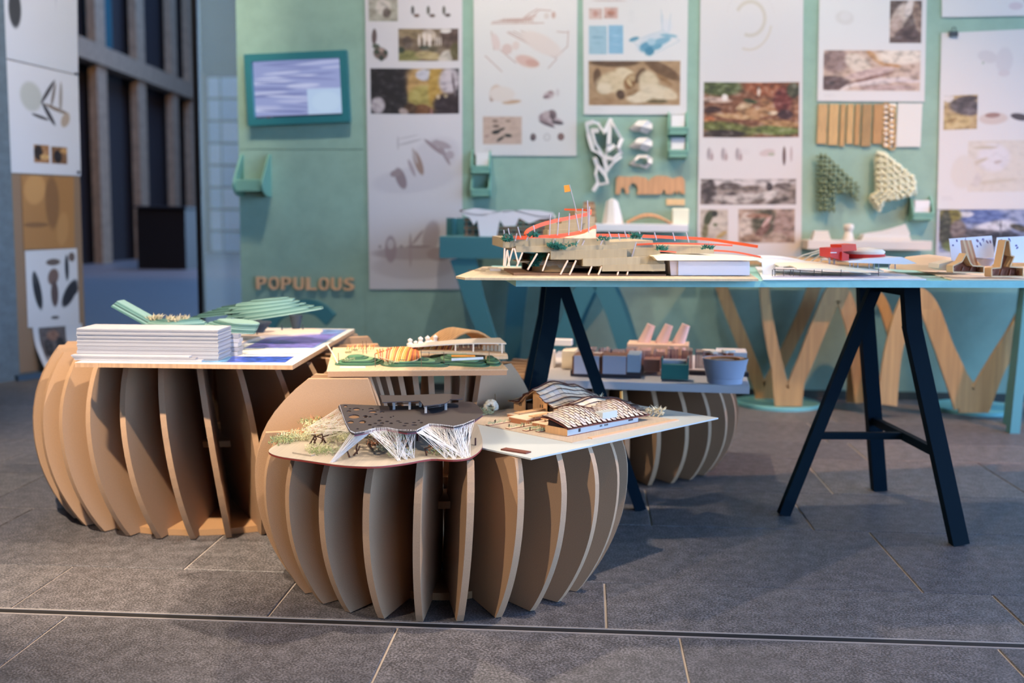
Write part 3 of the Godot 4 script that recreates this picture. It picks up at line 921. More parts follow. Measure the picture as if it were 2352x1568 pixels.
func posters() -> void:
	var white := rgb(226, 224, 222)
	var grey := rgb(170, 164, 164)
	# 1: tall sheet beside the screen, origin (838, -150)
	var im := paper(int(226 * PS), int(814 * PS), rgb(224, 219, 222))
	photo(im, Rect2i(8, 90, 68, 104), rgb(176, 170, 154), [[34, 70, 18, 20, 0.5, rgb(214, 204, 194)], [42, 84, 10, 12, 0, rgb(110, 96, 88)]], PS)
	ink(im, [[110, 168, 4, 10, 0, rgb(96, 92, 90)], [119, 180, 7, 4, 0, rgb(120, 96, 84)], [146, 168, 4, 10, 0, rgb(110, 106, 98)], [155, 180, 7, 4, 0, rgb(110, 92, 84)], [182, 168, 4, 10, 0, rgb(110, 106, 98)], [191, 179, 7, 4, 0, rgb(100, 88, 84)]], PS)
	ink(im, [[20, 228, 6, 18, 0.05, rgb(104, 88, 84)], [24, 250, 9, 6, 0.2, rgb(84, 92, 76)], [34, 266, 17, 14, 0.3, rgb(120, 100, 90)], [26, 262, 7, 6, 0, rgb(66, 76, 62)], [46, 264, 5, 6, 0, rgb(66, 72, 62)], [36, 276, 6, 7, 0, rgb(60, 66, 58)], [36, 258, 6, 4, 0, rgb(176, 150, 140)]], PS)
	photo(im, Rect2i(77, 210, 140, 73), rgb(124, 104, 84), [[30, 10, 34, 14, 0, rgb(150, 128, 96)], [120, 14, 24, 30, 0.1, rgb(84, 64, 56)], [70, 14, 18, 14, 0, rgb(214, 194, 176)], [20, 30, 12, 14, 0, rgb(92, 76, 66)], [48, 26, 3, 16, 0, rgb(226, 208, 196)], [60, 26, 3, 18, 0, rgb(240, 228, 220)], [72, 26, 4, 18, 0, rgb(236, 222, 214)], [86, 28, 2, 12, 0, rgb(230, 214, 204)], [92, 28, 2, 12, 0, rgb(230, 214, 204)], [98, 28, 2, 12, 0, rgb(220, 204, 194)], [60, 42, 14, 5, 0, rgb(56, 62, 48)], [80, 46, 12, 9, 0, rgb(96, 86, 64)], [20, 62, 36, 14, 0, rgb(140, 134, 80)], [70, 60, 34, 10, 0.1, rgb(190, 168, 120)], [110, 66, 22, 16, -0.8, rgb(212, 200, 188)], [132, 50, 12, 20, 0, rgb(92, 84, 50)], [6, 48, 8, 8, 0, rgb(56, 64, 46)], [110, 4, 14, 6, 0, rgb(230, 222, 216)]], PS)
	photo(im, Rect2i(10, 300, 208, 104), rgb(36, 30, 32), [[134, 40, 60, 60, 0, rgb(196, 154, 96)], [124, 66, 40, 30, 0, rgb(182, 164, 90)], [126, 14, 22, 14, 0, rgb(204, 202, 214)], [150, 30, 16, 60, 0.1, rgb(190, 150, 70)], [184, 28, 26, 32, 0.1, rgb(206, 194, 200)], [196, 44, 3, 36, -0.15, rgb(110, 96, 100)], [60, 74, 24, 40, 0.35, rgb(34, 28, 30)], [16, 84, 18, 20, 0, rgb(196, 184, 188)], [120, 94, 24, 14, 0, rgb(120, 76, 44)], [180, 82, 36, 26, 0, rgb(48, 34, 38)], [158, 64, 5, 6, 0, rgb(206, 180, 150)], [176, 62, 5, 5, 0, rgb(170, 150, 120)], [92, 90, 16, 12, 0, rgb(80, 54, 34)], [142, 100, 4, 10, 0, rgb(170, 120, 110)], [76, 98, 12, 8, 0.3, rgb(176, 154, 146)], [40, 30, 46, 34, 0, rgb(32, 26, 30)]], PS)
	ink(im, [[160, 500, 60, 40, -0.4, rgb(214, 208, 213)], [110, 555, 100, 30, -0.12, rgb(213, 208, 213)], [78, 552, 12, 26, -0.35, rgb(150, 134, 138)], [66, 540, 14, 8, -0.3, rgb(160, 144, 146)], [104, 528, 5, 22, -0.4, rgb(180, 166, 170)], [120, 516, 9, 30, -0.35, rgb(162, 136, 124)], [112, 500, 4, 20, -0.3, rgb(188, 174, 172)], [158, 480, 5, 30, -0.9, rgb(160, 142, 146)], [180, 492, 5, 34, -0.5, rgb(166, 150, 154)], [176, 474, 24, 8, 0.3, rgb(178, 164, 168)], [196, 498, 10, 10, 0, rgb(186, 172, 176)], [100, 468, 30, 3, -0.25, rgb(196, 190, 194)], [72, 470, 3, 16, 0, rgb(200, 194, 198)], [96, 456, 26, 2, -0.2, rgb(204, 198, 202)]], PS)
	ink(im, [[108, 760, 100, 30, 0, rgb(208, 201, 205)], [108, 728, 100, 16, 0, rgb(190, 179, 183)], [52, 718, 14, 32, 0, rgb(176, 160, 166)], [52, 706, 8, 12, 0, rgb(212, 206, 210)], [100, 720, 4, 40, 0, rgb(186, 172, 176)], [118, 690, 22, 4, -0.9, rgb(182, 168, 172)], [150, 690, 20, 40, 0.2, rgb(190, 178, 182)], [120, 712, 30, 3, 0, rgb(168, 154, 158)], [170, 730, 30, 16, 0, rgb(176, 160, 162)], [26, 712, 4, 4, 0, rgb(178, 168, 172)], [78, 712, 5, 4, 0, rgb(178, 168, 172)]], PS)
	poster("tall poster with a dark photograph of a golden light between grey drawings", [[849, 664], [1062, 664], [1062, -150], [836, -150]], im)
	# 2: origin (1088, -120)
	im = paper(int(237 * PS), int(478 * PS), white)
	var faint := rgb(204, 186, 180)
	var rust := rgb(188, 156, 146)
	lines(im, [[42, 168, 78, 166], [78, 166, 110, 162], [110, 162, 128, 148], [128, 148, 146, 138], [128, 160, 150, 140], [150, 140, 176, 142], [40, 172, 160, 170]], rust, 2.0, PS)
	ink(im, [[96, 164, 40, 4, -0.03, rgb(196, 172, 162)], [126, 158, 18, 4, -0.3, rgb(204, 182, 174)], [182, 152, 5, 8, 0, rgb(200, 170, 158)], [166, 154, 6, 7, 0, rgb(214, 204, 198)]], PS)
	for i in 12: lines(im, [[68 + i * 6.0, 160, 68 + i * 6.0, 169]], rgb(186, 150, 138), 1.4, PS)
	lines(im, [[76, 192, 186, 250], [80, 190, 190, 246], [90, 189, 178, 228], [108, 188, 192, 230], [186, 250, 214, 224], [214, 224, 216, 188], [190, 190, 214, 192], [40, 190, 46, 232], [60, 232, 96, 262], [170, 274, 190, 252], [26, 246, 64, 282]], rust, 1.8, PS)
	ink(im, [[50, 214, 9, 20, -0.25, rgb(222, 204, 200)], [76, 230, 12, 12, 0.4, rgb(214, 192, 186)], [96, 222, 8, 10, 0.2, rgb(222, 206, 200)], [122, 258, 28, 13, 0.3, rgb(216, 184, 174)], [134, 262, 16, 8, 0.2, rgb(206, 166, 152)], [156, 218, 50, 20, 0.5, rgb(226, 214, 208)]], PS)
	ink(im, [[50, 330, 14, 18, 0.2, rgb(214, 190, 172)], [40, 342, 5, 10, 0, rgb(176, 148, 132)], [86, 352, 22, 5, -0.1, rgb(200, 168, 140)], [64, 334, 30, 18, 0, rgb(226, 216, 208)]], PS)
	ink(im, [[172, 336, 14, 9, -0.4, rgb(196, 178, 178)], [166, 340, 8, 3, -0.3, rgb(130, 110, 114)], [176, 330, 6, 5, 0, rgb(170, 146, 144)], [192, 330, 4, 9, 0, rgb(210, 202, 202)]], PS)
	photo(im, Rect2i(20, 387, 90, 65), rgb(204, 178, 162), [[30, 36, 10, 5, -0.2, rgb(38, 42, 40)], [42, 30, 10, 3, -0.4, rgb(60, 56, 52)], [30, 22, 8, 3, 0, rgb(96, 80, 72)], [40, 52, 11, 3, -0.6, rgb(40, 46, 42)], [58, 44, 9, 4, 0.1, rgb(50, 52, 48)], [28, 10, 7, 4, 0, rgb(150, 128, 116)], [58, 10, 7, 3, 0, rgb(150, 128, 116)], [8, 46, 5, 3, 0, rgb(180, 150, 140)]], PS, 0.05)
	ink(im, [[170, 392, 22, 15, 0.3, rgb(160, 140, 142)], [178, 384, 12, 14, 0.2, rgb(130, 112, 114)], [186, 396, 20, 8, 0.25, rgb(190, 172, 174)], [192, 400, 14, 4, 0.2, rgb(84, 76, 80)], [166, 382, 8, 10, 0.4, rgb(190, 172, 172)], [180, 386, 5, 9, -0.4, rgb(104, 88, 90)], [168, 404, 20, 3, 0.4, rgb(110, 96, 100)]], PS)
	ink(im, [[136, 434, 7, 9, 0, rgb(120, 104, 104)], [134, 438, 4, 4, 0, rgb(90, 80, 82)], [168, 434, 8, 9, 0, rgb(190, 184, 184)], [168, 434, 6, 7, 0, rgb(220, 218, 216)], [200, 433, 8, 9, 0, rgb(136, 108, 104)]], PS)
	fine_print(im, 20, 462, 26, 2, rgb(206, 204, 204), PS)
	poster("poster of brown line drawings with a pink panel of black shapes", [[1090, 357], [1324, 358], [1327, -120], [1087, -120]], im)
	# 3: origin (1340, -120)
	im = paper(int(240 * PS), int(384 * PS), white)
	photo(im, Rect2i(14, 138, 30, 25), rgb(208, 180, 170), [[14, 12, 6, 8, 0, rgb(196, 150, 136)]], PS, 0.1)
	photo(im, Rect2i(48, 136, 32, 26), rgb(206, 170, 158), [[16, 12, 10, 6, 0, rgb(186, 130, 112)]], PS, 0.1)
	ink(im, [[60, 120, 40, 2, 0, rgb(206, 188, 182)]], PS)
	photo(im, Rect2i(13, 178, 42, 66), rgb(160, 194, 208), [[20, 26, 16, 3, 0, rgb(140, 176, 192)], [20, 40, 16, 2, 0, rgb(150, 186, 200)]], PS, 0.03)
	photo(im, Rect2i(58, 177, 34, 66), rgb(140, 186, 212), [[16, 24, 10, 2, 0, rgb(160, 200, 222)], [16, 44, 10, 2, 0, rgb(160, 200, 222)]], PS, 0.03)
	var blue := rgb(96, 154, 180)
	ink(im, [[116, 208, 12, 5, -0.3, rgb(90, 150, 176)], [160, 216, 40, 20, -0.35, rgb(206, 214, 220)], [146, 226, 18, 12, -0.3, blue], [176, 214, 26, 8, -0.3, rgb(130, 176, 196)], [196, 200, 20, 4, 0.1, rgb(136, 180, 198)], [156, 214, 10, 8, 0, rgb(170, 200, 214)], [152, 236, 12, 10, -0.5, rgb(70, 136, 164)], [170, 226, 12, 6, -0.4, rgb(110, 166, 188)], [190, 178, 14, 16, 0, rgb(220, 222, 226)], [180, 160, 3, 12, 0, rgb(206, 214, 220)]], PS)
	lines(im, [[112, 212, 152, 248], [152, 248, 222, 212], [222, 212, 182, 188], [182, 188, 112, 212], [182, 190, 178, 140], [196, 192, 200, 150]], rgb(170, 196, 208), 1.2, PS)
	fine_print(im, 104, 140, 14, 8, rgb(214, 214, 214), PS)
	photo(im, Rect2i(12, 259, 213, 104), rgb(178, 144, 106), [[60, 4, 60, 10, 0, rgb(96, 70, 46)], [170, 20, 50, 14, 0.5, rgb(112, 82, 52)], [20, 40, 10, 24, 0, rgb(104, 76, 50)], [60, 48, 46, 26, -0.2, rgb(216, 194, 158)], [84, 28, 24, 12, 0.3, rgb(222, 202, 168)], [96, 48, 14, 20, 0.5, rgb(140, 98, 56)], [94, 50, 12, 4, 1.0, rgb(214, 186, 140)], [100, 40, 10, 8, 0, rgb(190, 160, 118)], [36, 64, 18, 14, 0, rgb(226, 208, 178)], [74, 78, 10, 12, -0.4, rgb(86, 62, 40)], [120, 34, 10, 20, 0.5, rgb(96, 70, 44)], [140, 50, 24, 30, -0.5, rgb(214, 194, 160)], [160, 72, 44, 18, 0.2, rgb(222, 204, 174)], [120, 84, 34, 14, -0.1, rgb(224, 206, 176)], [190, 80, 18, 10, 0.3, rgb(218, 198, 166)], [176, 44, 22, 6, 0.6, rgb(150, 112, 70)], [100, 74, 16, 6, -0.4, rgb(150, 116, 78)], [160, 94, 26, 5, 0, rgb(110, 94, 60)], [30, 94, 34, 10, 0, rgb(166, 130, 92)]], PS, 0.08)
	fine_print(im, 12, 368, 40, 2, rgb(206, 204, 202), PS)
	poster("poster with blue diagrams above a sandy photograph of a shell-like building", [[1341, 263], [1577, 263], [1582, -120], [1338, -120]], im)
	# 4: origin (1606, -120)
	im = paper(int(240 * PS), int(720 * PS), rgb(222, 218, 216))
	for i in 40:
		var a := -2.6 + i * 0.115
		ink(im, [[118 + cos(a) * 34, 158 + sin(a) * 38, 4.5, 3.0, a, rgb(208, 200, 186)]], PS)
	for i in 34:
		var a := 0.2 + i * 0.05
		ink(im, [[116 + cos(a) * 52, 162 + sin(a) * 66, 3.0, 2.0, a, rgb(214, 204, 190)]], PS)
	for i in 20:
		var a := 3.4 + i * 0.14
		ink(im, [[118 + cos(a) * 56, 156 + sin(a) * 62, 2.0, 1.4, a, rgb(214, 208, 204)]], PS)
	photo(im, Rect2i(11, 303, 222, 127), rgb(126, 78, 48), [[40, 12, 56, 20, 0, rgb(82, 92, 46)], [150, 14, 60, 18, 0.1, rgb(150, 82, 44)], [30, 40, 40, 7, 0.05, rgb(206, 176, 158)], [50, 34, 8, 8, 0, rgb(236, 226, 216)], [96, 54, 22, 8, -0.3, rgb(204, 172, 132)], [124, 68, 50, 12, -0.05, rgb(182, 136, 90)], [80, 78, 60, 6, 0.08, rgb(190, 148, 100)], [150, 50, 20, 10, 0.6, rgb(176, 124, 80)], [162, 70, 12, 5, 0, rgb(226, 202, 170)], [184, 40, 22, 30, 0, rgb(110, 42, 30)], [190, 74, 18, 12, 0, rgb(64, 34, 34)], [130, 20, 4, 12, 0, rgb(214, 190, 168)], [216, 54, 6, 44, 0, rgb(160, 110, 76)], [208, 18, 16, 18, 0, rgb(70, 70, 44)], [20, 62, 24, 8, 0, rgb(70, 40, 30)], [14, 86, 14, 8, 0, rgb(190, 110, 64)], [60, 106, 74, 16, 0.12, rgb(104, 108, 46)], [170, 110, 60, 12, 0.05, rgb(110, 122, 56)], [50, 118, 54, 10, 0, rgb(50, 38, 28)], [180, 94, 50, 8, 0.1, rgb(178, 134, 84)], [110, 42, 18, 5, 0.2, rgb(70, 80, 40)]], PS, 0.3)
	for i in 3:
		ink(im, [[26 + i * 34.0, 468, 8, 15, 0, rgb(200, 190, 190)], [24 + i * 34.0, 466, 2, 14, 0, rgb(150, 142, 142)], [32 + i * 34.0, 474, 4, 9, 0, rgb(180, 160, 158)]], PS)
	ink(im, [[160, 464, 18, 8, -0.2, rgb(208, 192, 188)], [170, 468, 8, 4, 0, rgb(180, 180, 160)], [199, 472, 4, 22, 0, rgb(110, 90, 86)], [215, 468, 3, 18, 0, rgb(190, 174, 172)]], PS)
	fine_print(im, 100, 455, 24, 4, rgb(206, 202, 202), PS)
	photo(im, Rect2i(6, 526, 222, 60), rgb(150, 136, 126), [[110, 8, 120, 10, 0, rgb(206, 198, 194)], [20, 30, 20, 30, 0, rgb(84, 74, 70)], [24, 8, 6, 12, 0, rgb(74, 66, 64)], [70, 16, 30, 8, 0, rgb(92, 80, 74)], [120, 20, 26, 6, 0, rgb(130, 114, 104)], [90, 44, 60, 12, 0, rgb(196, 186, 178)], [150, 40, 34, 12, -0.3, rgb(206, 198, 190)], [160, 18, 8, 10, 0, rgb(70, 62, 60)], [190, 16, 20, 8, 0, rgb(110, 96, 88)], [130, 54, 24, 6, -0.3, rgb(110, 96, 86)], [180, 52, 30, 6, -0.3, rgb(100, 88, 78)], [70, 34, 16, 4, 0, rgb(90, 78, 74)], [214, 30, 10, 16, 0, rgb(140, 124, 112)]], PS, 0.3)
	photo(im, Rect2i(6, 597, 66, 74), rgb(196, 182, 166), [[20, 20, 10, 20, 0.4, rgb(70, 76, 50)], [34, 10, 8, 8, 0, rgb(50, 52, 40)], [12, 52, 8, 20, 0.1, rgb(120, 112, 76)], [44, 34, 20, 18, 0, rgb(206, 194, 178)], [36, 36, 5, 4, 0, rgb(110, 120, 84)], [50, 60, 16, 5, -0.6, rgb(186, 156, 96)]], PS, 0.12)
	photo(im, Rect2i(95, 596, 130, 80), rgb(176, 150, 130), [[18, 40, 18, 34, 0.1, rgb(206, 190, 174)], [60, 30, 30, 34, 0.5, rgb(84, 80, 58)], [56, 50, 24, 10, -0.8, rgb(120, 84, 70)], [66, 28, 20, 5, -0.9, rgb(196, 160, 150)], [104, 40, 26, 40, 0, rgb(160, 132, 118)], [30, 70, 26, 10, 0, rgb(150, 120, 96)], [46, 16, 30, 6, 0, rgb(150, 108, 84)], [92, 66, 22, 10, 0, rgb(186, 164, 146)]], PS, 0.25)
	poster("tall poster with a faint ring drawing above a red and green hillside photograph", [[1601, 600], [1840, 600], [1846, -120], [1610, -120]], im)
	# 5: origin (1876, -120)
	im = paper(int(250 * PS), int(354 * PS), white)
	photo(im, Rect2i(166, 120, 74, 98), rgb(104, 86, 76), [[22, 40, 18, 44, 0.5, rgb(206, 186, 172)], [10, 60, 16, 30, 0.5, rgb(190, 164, 150)], [46, 12, 10, 30, 0.3, rgb(230, 214, 204)], [66, 40, 12, 44, -0.2, rgb(150, 122, 104)], [40, 80, 30, 18, 0, rgb(90, 70, 64)]], PS, 0.2)
	photo(im, Rect2i(13, 235, 226, 94), rgb(206, 178, 158), [[26, 24, 34, 30, 0, rgb(150, 124, 116)], [20, 76, 46, 18, 0, rgb(104, 84, 80)], [20, 76, 8, 4, 0, rgb(60, 48, 48)], [80, 30, 34, 20, 0.5, rgb(226, 208, 190)], [120, 16, 30, 7, 0.7, rgb(196, 148, 100)], [160, 34, 22, 5, 0.1, rgb(190, 140, 92)], [180, 14, 60, 18, 0, rgb(240, 224, 206)], [110, 52, 60, 10, -0.2, rgb(206, 178, 170)], [130, 72, 80, 7, -0.12, rgb(224, 208, 204)], [110, 64, 60, 4, -0.25, rgb(150, 116, 106)], [150, 86, 70, 7, -0.02, rgb(190, 164, 156)], [210, 52, 24, 10, 0, rgb(206, 180, 164)], [60, 84, 24, 5, -0.4, rgb(230, 214, 206)], [200, 70, 34, 4, 0, rgb(224, 206, 204)]], PS, 0.18)
	ink(im, [[60, 160, 22, 16, 0.2, rgb(216, 212, 208)], [62, 156, 12, 10, 0, rgb(222, 218, 216)]], PS)
	fine_print(im, 14, 338, 36, 2, rgb(206, 204, 202), PS)
	poster("poster with a wide pinkish photograph of layered curved terraces", [[1877, 232], [2123, 234], [2131, -120], [1884, -120]], im)
	# 6 and 7 at the right edge
	im = paper(int(300 * PS), int(200 * PS), white)
	ink(im, [[166, 176, 16, 9, 0, rgb(214, 200, 204)], [192, 164, 8, 6, 0.4, rgb(110, 108, 110)]], PS)
	poster("poster cut off above, its lower edge over the clipped poster", [[2163, 40], [2470, 34], [2472, -160], [2164, -160]], im)
	im = paper(int(310 * PS), int(420 * PS), rgb(226, 222, 218))
	ink(im, [[110, 60, 24, 14, 0.3, rgb(214, 208, 206)], [150, 70, 20, 30, 0, rgb(216, 210, 208)], [100, 74, 3, 3, 0, rgb(176, 186, 166)], [150, 100, 14, 8, 0, rgb(216, 206, 204)]], PS)
	photo(im, Rect2i(10, 148, 80, 82), rgb(190, 160, 110), [[50, 26, 40, 20, 0.1, rgb(96, 84, 80)], [56, 8, 26, 6, 0, rgb(66, 54, 50)], [60, 40, 24, 10, 0, rgb(110, 96, 94)], [10, 6, 14, 10, 0, rgb(230, 222, 214)], [30, 62, 40, 18, 0, rgb(206, 178, 120)], [20, 58, 14, 5, -0.3, rgb(170, 138, 84)]], PS, 0.2)
	ink(im, [[128, 206, 34, 14, 0, rgb(214, 196, 184)], [126, 198, 18, 6, 0, rgb(166, 130, 118)], [190, 204, 22, 8, 0.2, rgb(80, 68, 66)]], PS)
	photo(im, Rect2i(70, 258, 240, 120), rgb(222, 212, 198), [[60, 40, 40, 34, 0, rgb(226, 220, 220)], [40, 16, 30, 4, 0, rgb(204, 192, 170)], [24, 50, 26, 5, -0.4, rgb(206, 192, 172)], [60, 96, 60, 5, -0.1, rgb(208, 196, 176)], [20, 90, 12, 18, 0, rgb(214, 204, 196)], [70, 50, 10, 4, -0.2, rgb(196, 180, 172)]], PS, 0.04)
	ink(im, [[60, 330, 30, 40, 0.1, rgb(222, 214, 204)]], PS)
	fine_print(im, 10, 388, 30, 3, rgb(204, 200, 198), PS)
	poster("poster hung by a black clip with pale contour drawings", [[2152, 482], [2460, 480], [2466, 62], [2162, 76]], im)
	im = paper(int(310 * PS), int(200 * PS), rgb(206, 206, 212))
	photo(im, Rect2i(6, 0, 300, 130), rgb(150, 160, 190), [[90, 20, 70, 24, 0, rgb(96, 114, 168)], [120, 60, 60, 24, -0.3, rgb(214, 214, 220)], [60, 14, 20, 10, 0, rgb(214, 214, 220)], [70, 80, 90, 22, 0, rgb(70, 64, 66)], [150, 90, 44, 26, 0, rgb(36, 32, 40)], [24, 20, 28, 30, 0, rgb(128, 116, 40)], [14, 60, 16, 60, 0, rgb(60, 58, 34)], [44, 60, 20, 30, 0, rgb(120, 104, 96)], [34, 110, 26, 20, 0, rgb(110, 120, 60)], [143, 60, 2, 34, 0, rgb(96, 96, 104)], [186, 56, 24, 10, 0.4, rgb(70, 62, 40)]], PS, 0.25)
	poster("poster strip with a blue sky and a dark tree below the clipped poster", [[2148, 632], [2458, 630], [2460, 480], [2152, 481]], im)


# ---- things on the green wall ------------------------------------------------------------------------------------

func wz(px: float, py: float, off := 0.0) -> Vector3:
	return on_z(px, py, WALL + off)

func wall_rect(g: Geo, x0: float, y0: float, x1: float, y1: float, z0: float, z1: float) -> Geo:
	# a box on the wall whose front face covers these pixels
	var a := wz(x0, y1, z1); var b := wz(x1, y0, z1)
	return g.box(Vector3((a.x + b.x) * 0.5, (a.y + b.y) * 0.5, WALL + (z0 + z1) * 0.5), Vector3(b.x - a.x, b.y - a.y, z1 - z0))

func flat_shape(g: Geo, pts: Array, z0: float, z1: float) -> Geo:
	var poly := PackedVector2Array()
	for p in pts:
		var q := wz(p[0], p[1], z1)
		poly.append(Vector2(q.x, q.y))
	return g.prism(poly, z0 - z1, 0.0, Transform3D(Basis(Vector3(1, 0, 0), Vector3(0, 0, 1), Vector3(0, 1, 0)), Vector3(0, 0, WALL + z1)))

func wall_things() -> void:
	var teal := mat(rgb(38, 112, 118), 0.5)
	# the screen in its teal frame, hung a little askew
	var c := wz(687, 205)
	var tilt := Basis(Vector3.BACK, 0.042)
	var s := scale_at(c)
	var tv := thing("framed_screen", "wide screen glowing pale blue in a teal frame hung slightly askew", "screen", c)
	var w := 236.0 * s; var h := 160.0 * s; var e := 16.0 * s
	for f in [[Vector3(0, h * 0.5 - e * 0.5, 0), Vector3(w, e, 0.05)], [Vector3(0, -h * 0.5 + e * 0.5, 0), Vector3(w, e, 0.05)], [Vector3(-w * 0.5 + e * 0.5, 0, 0), Vector3(e, h - e * 2.0, 0.05)], [Vector3(w * 0.5 - e * 0.5, 0, 0), Vector3(e, h - e * 2.0, 0.05)]]:
		put("frame_bar", Geo.new().box(tilt * (f[0] + Vector3(0, 0, 0.025)), f[1], tilt), teal, tv)
	put("back_panel", Geo.new().box(tilt * Vector3(0, 0, 0.008), Vector3(w - e, h - e, 0.014), tilt), mat(rgb(16, 18, 22), 0.4), tv)
	var im := paper(420, 250, rgb(150, 160, 206))
	for i in 26:
		ink(im, [[rng.randf_range(0, 420), 8.0 + i * 9.0 + rng.randf_range(-4, 4), rng.randf_range(70, 190), rng.randf_range(3, 8), rng.randf_range(-0.06, 0.1), rgb(150, 158, 204).lerp(rgb(206, 212, 240) if i % 2 else rgb(112, 122, 172), rng.randf_range(0.3, 0.9))]])
	im.fill_rect(Rect2i(252, 128, 168, 112), rgb(178, 200, 230))
	ink(im, [[340, 185, 70, 46, 0, rgb(184, 206, 232)]])
	im.fill_rect(Rect2i(0, 240, 420, 10), rgb(26, 28, 48))
	for k in 5: im.fill_rect(Rect2i(8 + k * 16, 243, 8, 4), rgb(120, 110, 150) if k != 3 else rgb(150, 60, 70))
	var sm := StandardMaterial3D.new()
	sm.albedo_color = Color(0.03, 0.03, 0.04)
	sm.roughness = 0.25
	sm.emission_enabled = true
	sm.emission_operator = BaseMaterial3D.EMISSION_OP_MULTIPLY
	sm.emission = Color.WHITE
	sm.emission_texture = ImageTexture.create_from_image(im)
	sm.emission_energy_multiplier = 0.95
	var g := Geo.new()
	var hw := w * 0.5 - e; var hh := h * 0.5 - e
	g.uvquad(tilt * Vector3(-hw, -hh, 0.018), tilt * Vector3(hw, -hh, 0.018), tilt * Vector3(hw, hh, 0.018), tilt * Vector3(-hw, hh, 0.018))
	put("display", g, sm, tv)
	var glow := AreaLight3D.new()
	glow.name = "screen_glow"
	tv.add_child(glow)
	glow.position = Vector3(0, 0, 0.03)
	glow.rotation.y = PI
	glow.area_size = Vector2(hw * 2.0, hh * 2.0)
	glow.light_color = Color(0.6, 0.68, 1.0)
	glow.light_energy = 0.05
	glow.shadow_enabled = true

	# wooden letters
	var font := SystemFont.new()
	font.font_names = PackedStringArray(["Droid Sans"])
	font.font_weight = 700
	var text := "POPULOUS"
	var lm := mat(rgb(232, 184, 140), 0.65, "wood", 0.3, 0.88)
	var a := wz(588, 664, 0.004); var b := wz(817, 664, 0.004)
	var cap := 29.0 * scale_at(a)
	var lw := (b.x - a.x) / 8.0
	for i in text.length():
		var tm := TextMesh.new()
		tm.text = text[i]
		tm.font = font
		tm.font_size = 64
		tm.pixel_size = 0.01
		tm.depth = 0.18
		tm.curve_step = 0.6
		var box := tm.get_aabb()
		var k := lw * 0.84
		var o := put("letter", tm, lm)
		o.scale = Vector3(k / box.size.x, cap / box.size.y, 0.1)
		var x := a.x + lw * (i + 0.5)
		var cen := box.get_center()
		o.position = Vector3(x - cen.x * o.scale.x, a.y + cap * 0.5 - cen.y * o.scale.y, WALL + 0.012)
		tag(o, ["wooden letter P that begins the word on the wall", "wooden letter O standing between two letters P", "wooden letter P standing between an O and a U", "wooden letter U standing between a P and an L", "wooden letter L, the only one in the word", "wooden letter O standing between an L and a U", "wooden letter U standing just before the S", "wooden letter S that ends the word on the wall"][i], "letter", "wooden letters on the green wall")

	# card holders in the colour of the wall
	var gm := mat(rgb(112, 158, 140), 0.7)
	var card := mat(rgb(208, 206, 204), 0.7)
	var holder := func(label: String, cx: float, tiers: Array, half: float, cards: bool) -> void:
		var p := wz(cx, tiers[-1])
		var t := thing("card_holder", label, "card holder", p)
		var k := scale_at(p)
		for y in tiers:
			var q := wz(cx, y)
			put("shelf", Geo.new(p).slab(q + Vector3(0, -k * 5.0, 0.035), Vector3(half * 2.0 * k, k * 11.0, 0.07), 0.003), gm, t)
			put("lip", Geo.new(p).box(q + Vector3(0, k * 3.0, 0.07), Vector3(half * 2.0 * k, k * 7.0, 0.006)), gm, t)
			for sgn in [-1.0, 1.0]:
				var sd := PackedVector2Array([Vector2(0, -k * 14), Vector2(0.05, -k * 10), Vector2(0.073, k * 2), Vector2(0.06, k * 16), Vector2(0.02, k * 38), Vector2(0, k * 44)])
				put("side", Geo.new(p).prism(sd, -0.004, 0.004, Transform3D(Basis(Vector3(0, 0, 1), Vector3(1, 0, 0), Vector3(0, 1, 0)), q + Vector3(sgn * half * k, 0, 0))), gm, t)
		if cards:
			for y in tiers:
				var q := wz(cx, y)
				var st := put("card_stack", Geo.new(q).box(q + Vector3(0, k * 17.0, 0.035), Vector3(half * 1.5 * k, k * 32.0, 0.022), Basis(Vector3.RIGHT, -0.12)), card)
				st.position = q
				tag(st, ("white cards in the upper tier beside the paper shells" if y == tiers[0] else "white cards in the lower tier beside the paper shells") if tiers.size() > 1 else "white cards in the single holder beside the woven triangles", "cards", "white cards in wall holders")
	# the first is wide, empty and curved
	var p := wz(590, 425)
	var k := scale_at(p)
	var t := thing("card_holder", "wide empty green holder with rounded sides under the screen", "card holder", p)
	put("shelf", Geo.new(p).slab(p + Vector3(0, -k * 2.0, 0.07), Vector3(62 * k, k * 26.0, 0.14), 0.004), gm, t)
	for sgn in [-1.0, 1.0]:
		var prof := PackedVector2Array()
		for i in 13:
			var an := -PI * 0.5 + PI * 0.62 * i / 12.0
			prof.append(Vector2(0.06 + cos(an) * 0.095, -k * 2.0 + sin(an) * k * 24.0))
		prof.append(Vector2(0.03, k * 68.0)); prof.append(Vector2(0.0, k * 70.0)); prof.append(Vector2(0.0, -k * 26.0))
		put("side", Geo.new(p).prism(prof, -0.006, 0.006, Transform3D(Basis(Vector3(0, 0, 1), Vector3(1, 0, 0), Vector3(0, 1, 0)), p + Vector3(sgn * 32 * k, 0, 0))), gm, t)
	holder.call("two-tier green holder below the line drawing poster", 1106, [388.0, 440.0], 20.0, false)
	holder.call("two-tier green holder beside the paper shells", 1555, [300.0, 352.0], 20.0, true)
	holder.call("single green holder beside the woven triangles", 2111, [494.0], 22.0, true)
	var cq := wz(1110, 378)
	var cs := put("card_stack", Geo.new(cq).box(cq + Vector3(0, k * 10.0, 0.035), Vector3(28 * k, k * 30.0, 0.02), Basis(Vector3.RIGHT, -0.12)), card)
	cs.position = cq
	tag(cs, "white cards in the upper tier of the holder below the line drawing poster", "cards", "white cards in wall holders")
	# clip of the last poster
	var q := wz(2190, 78, 0.012)
	var clip := thing("binder_clip", "small black clip holding the poster of pale contours", "clip", q)
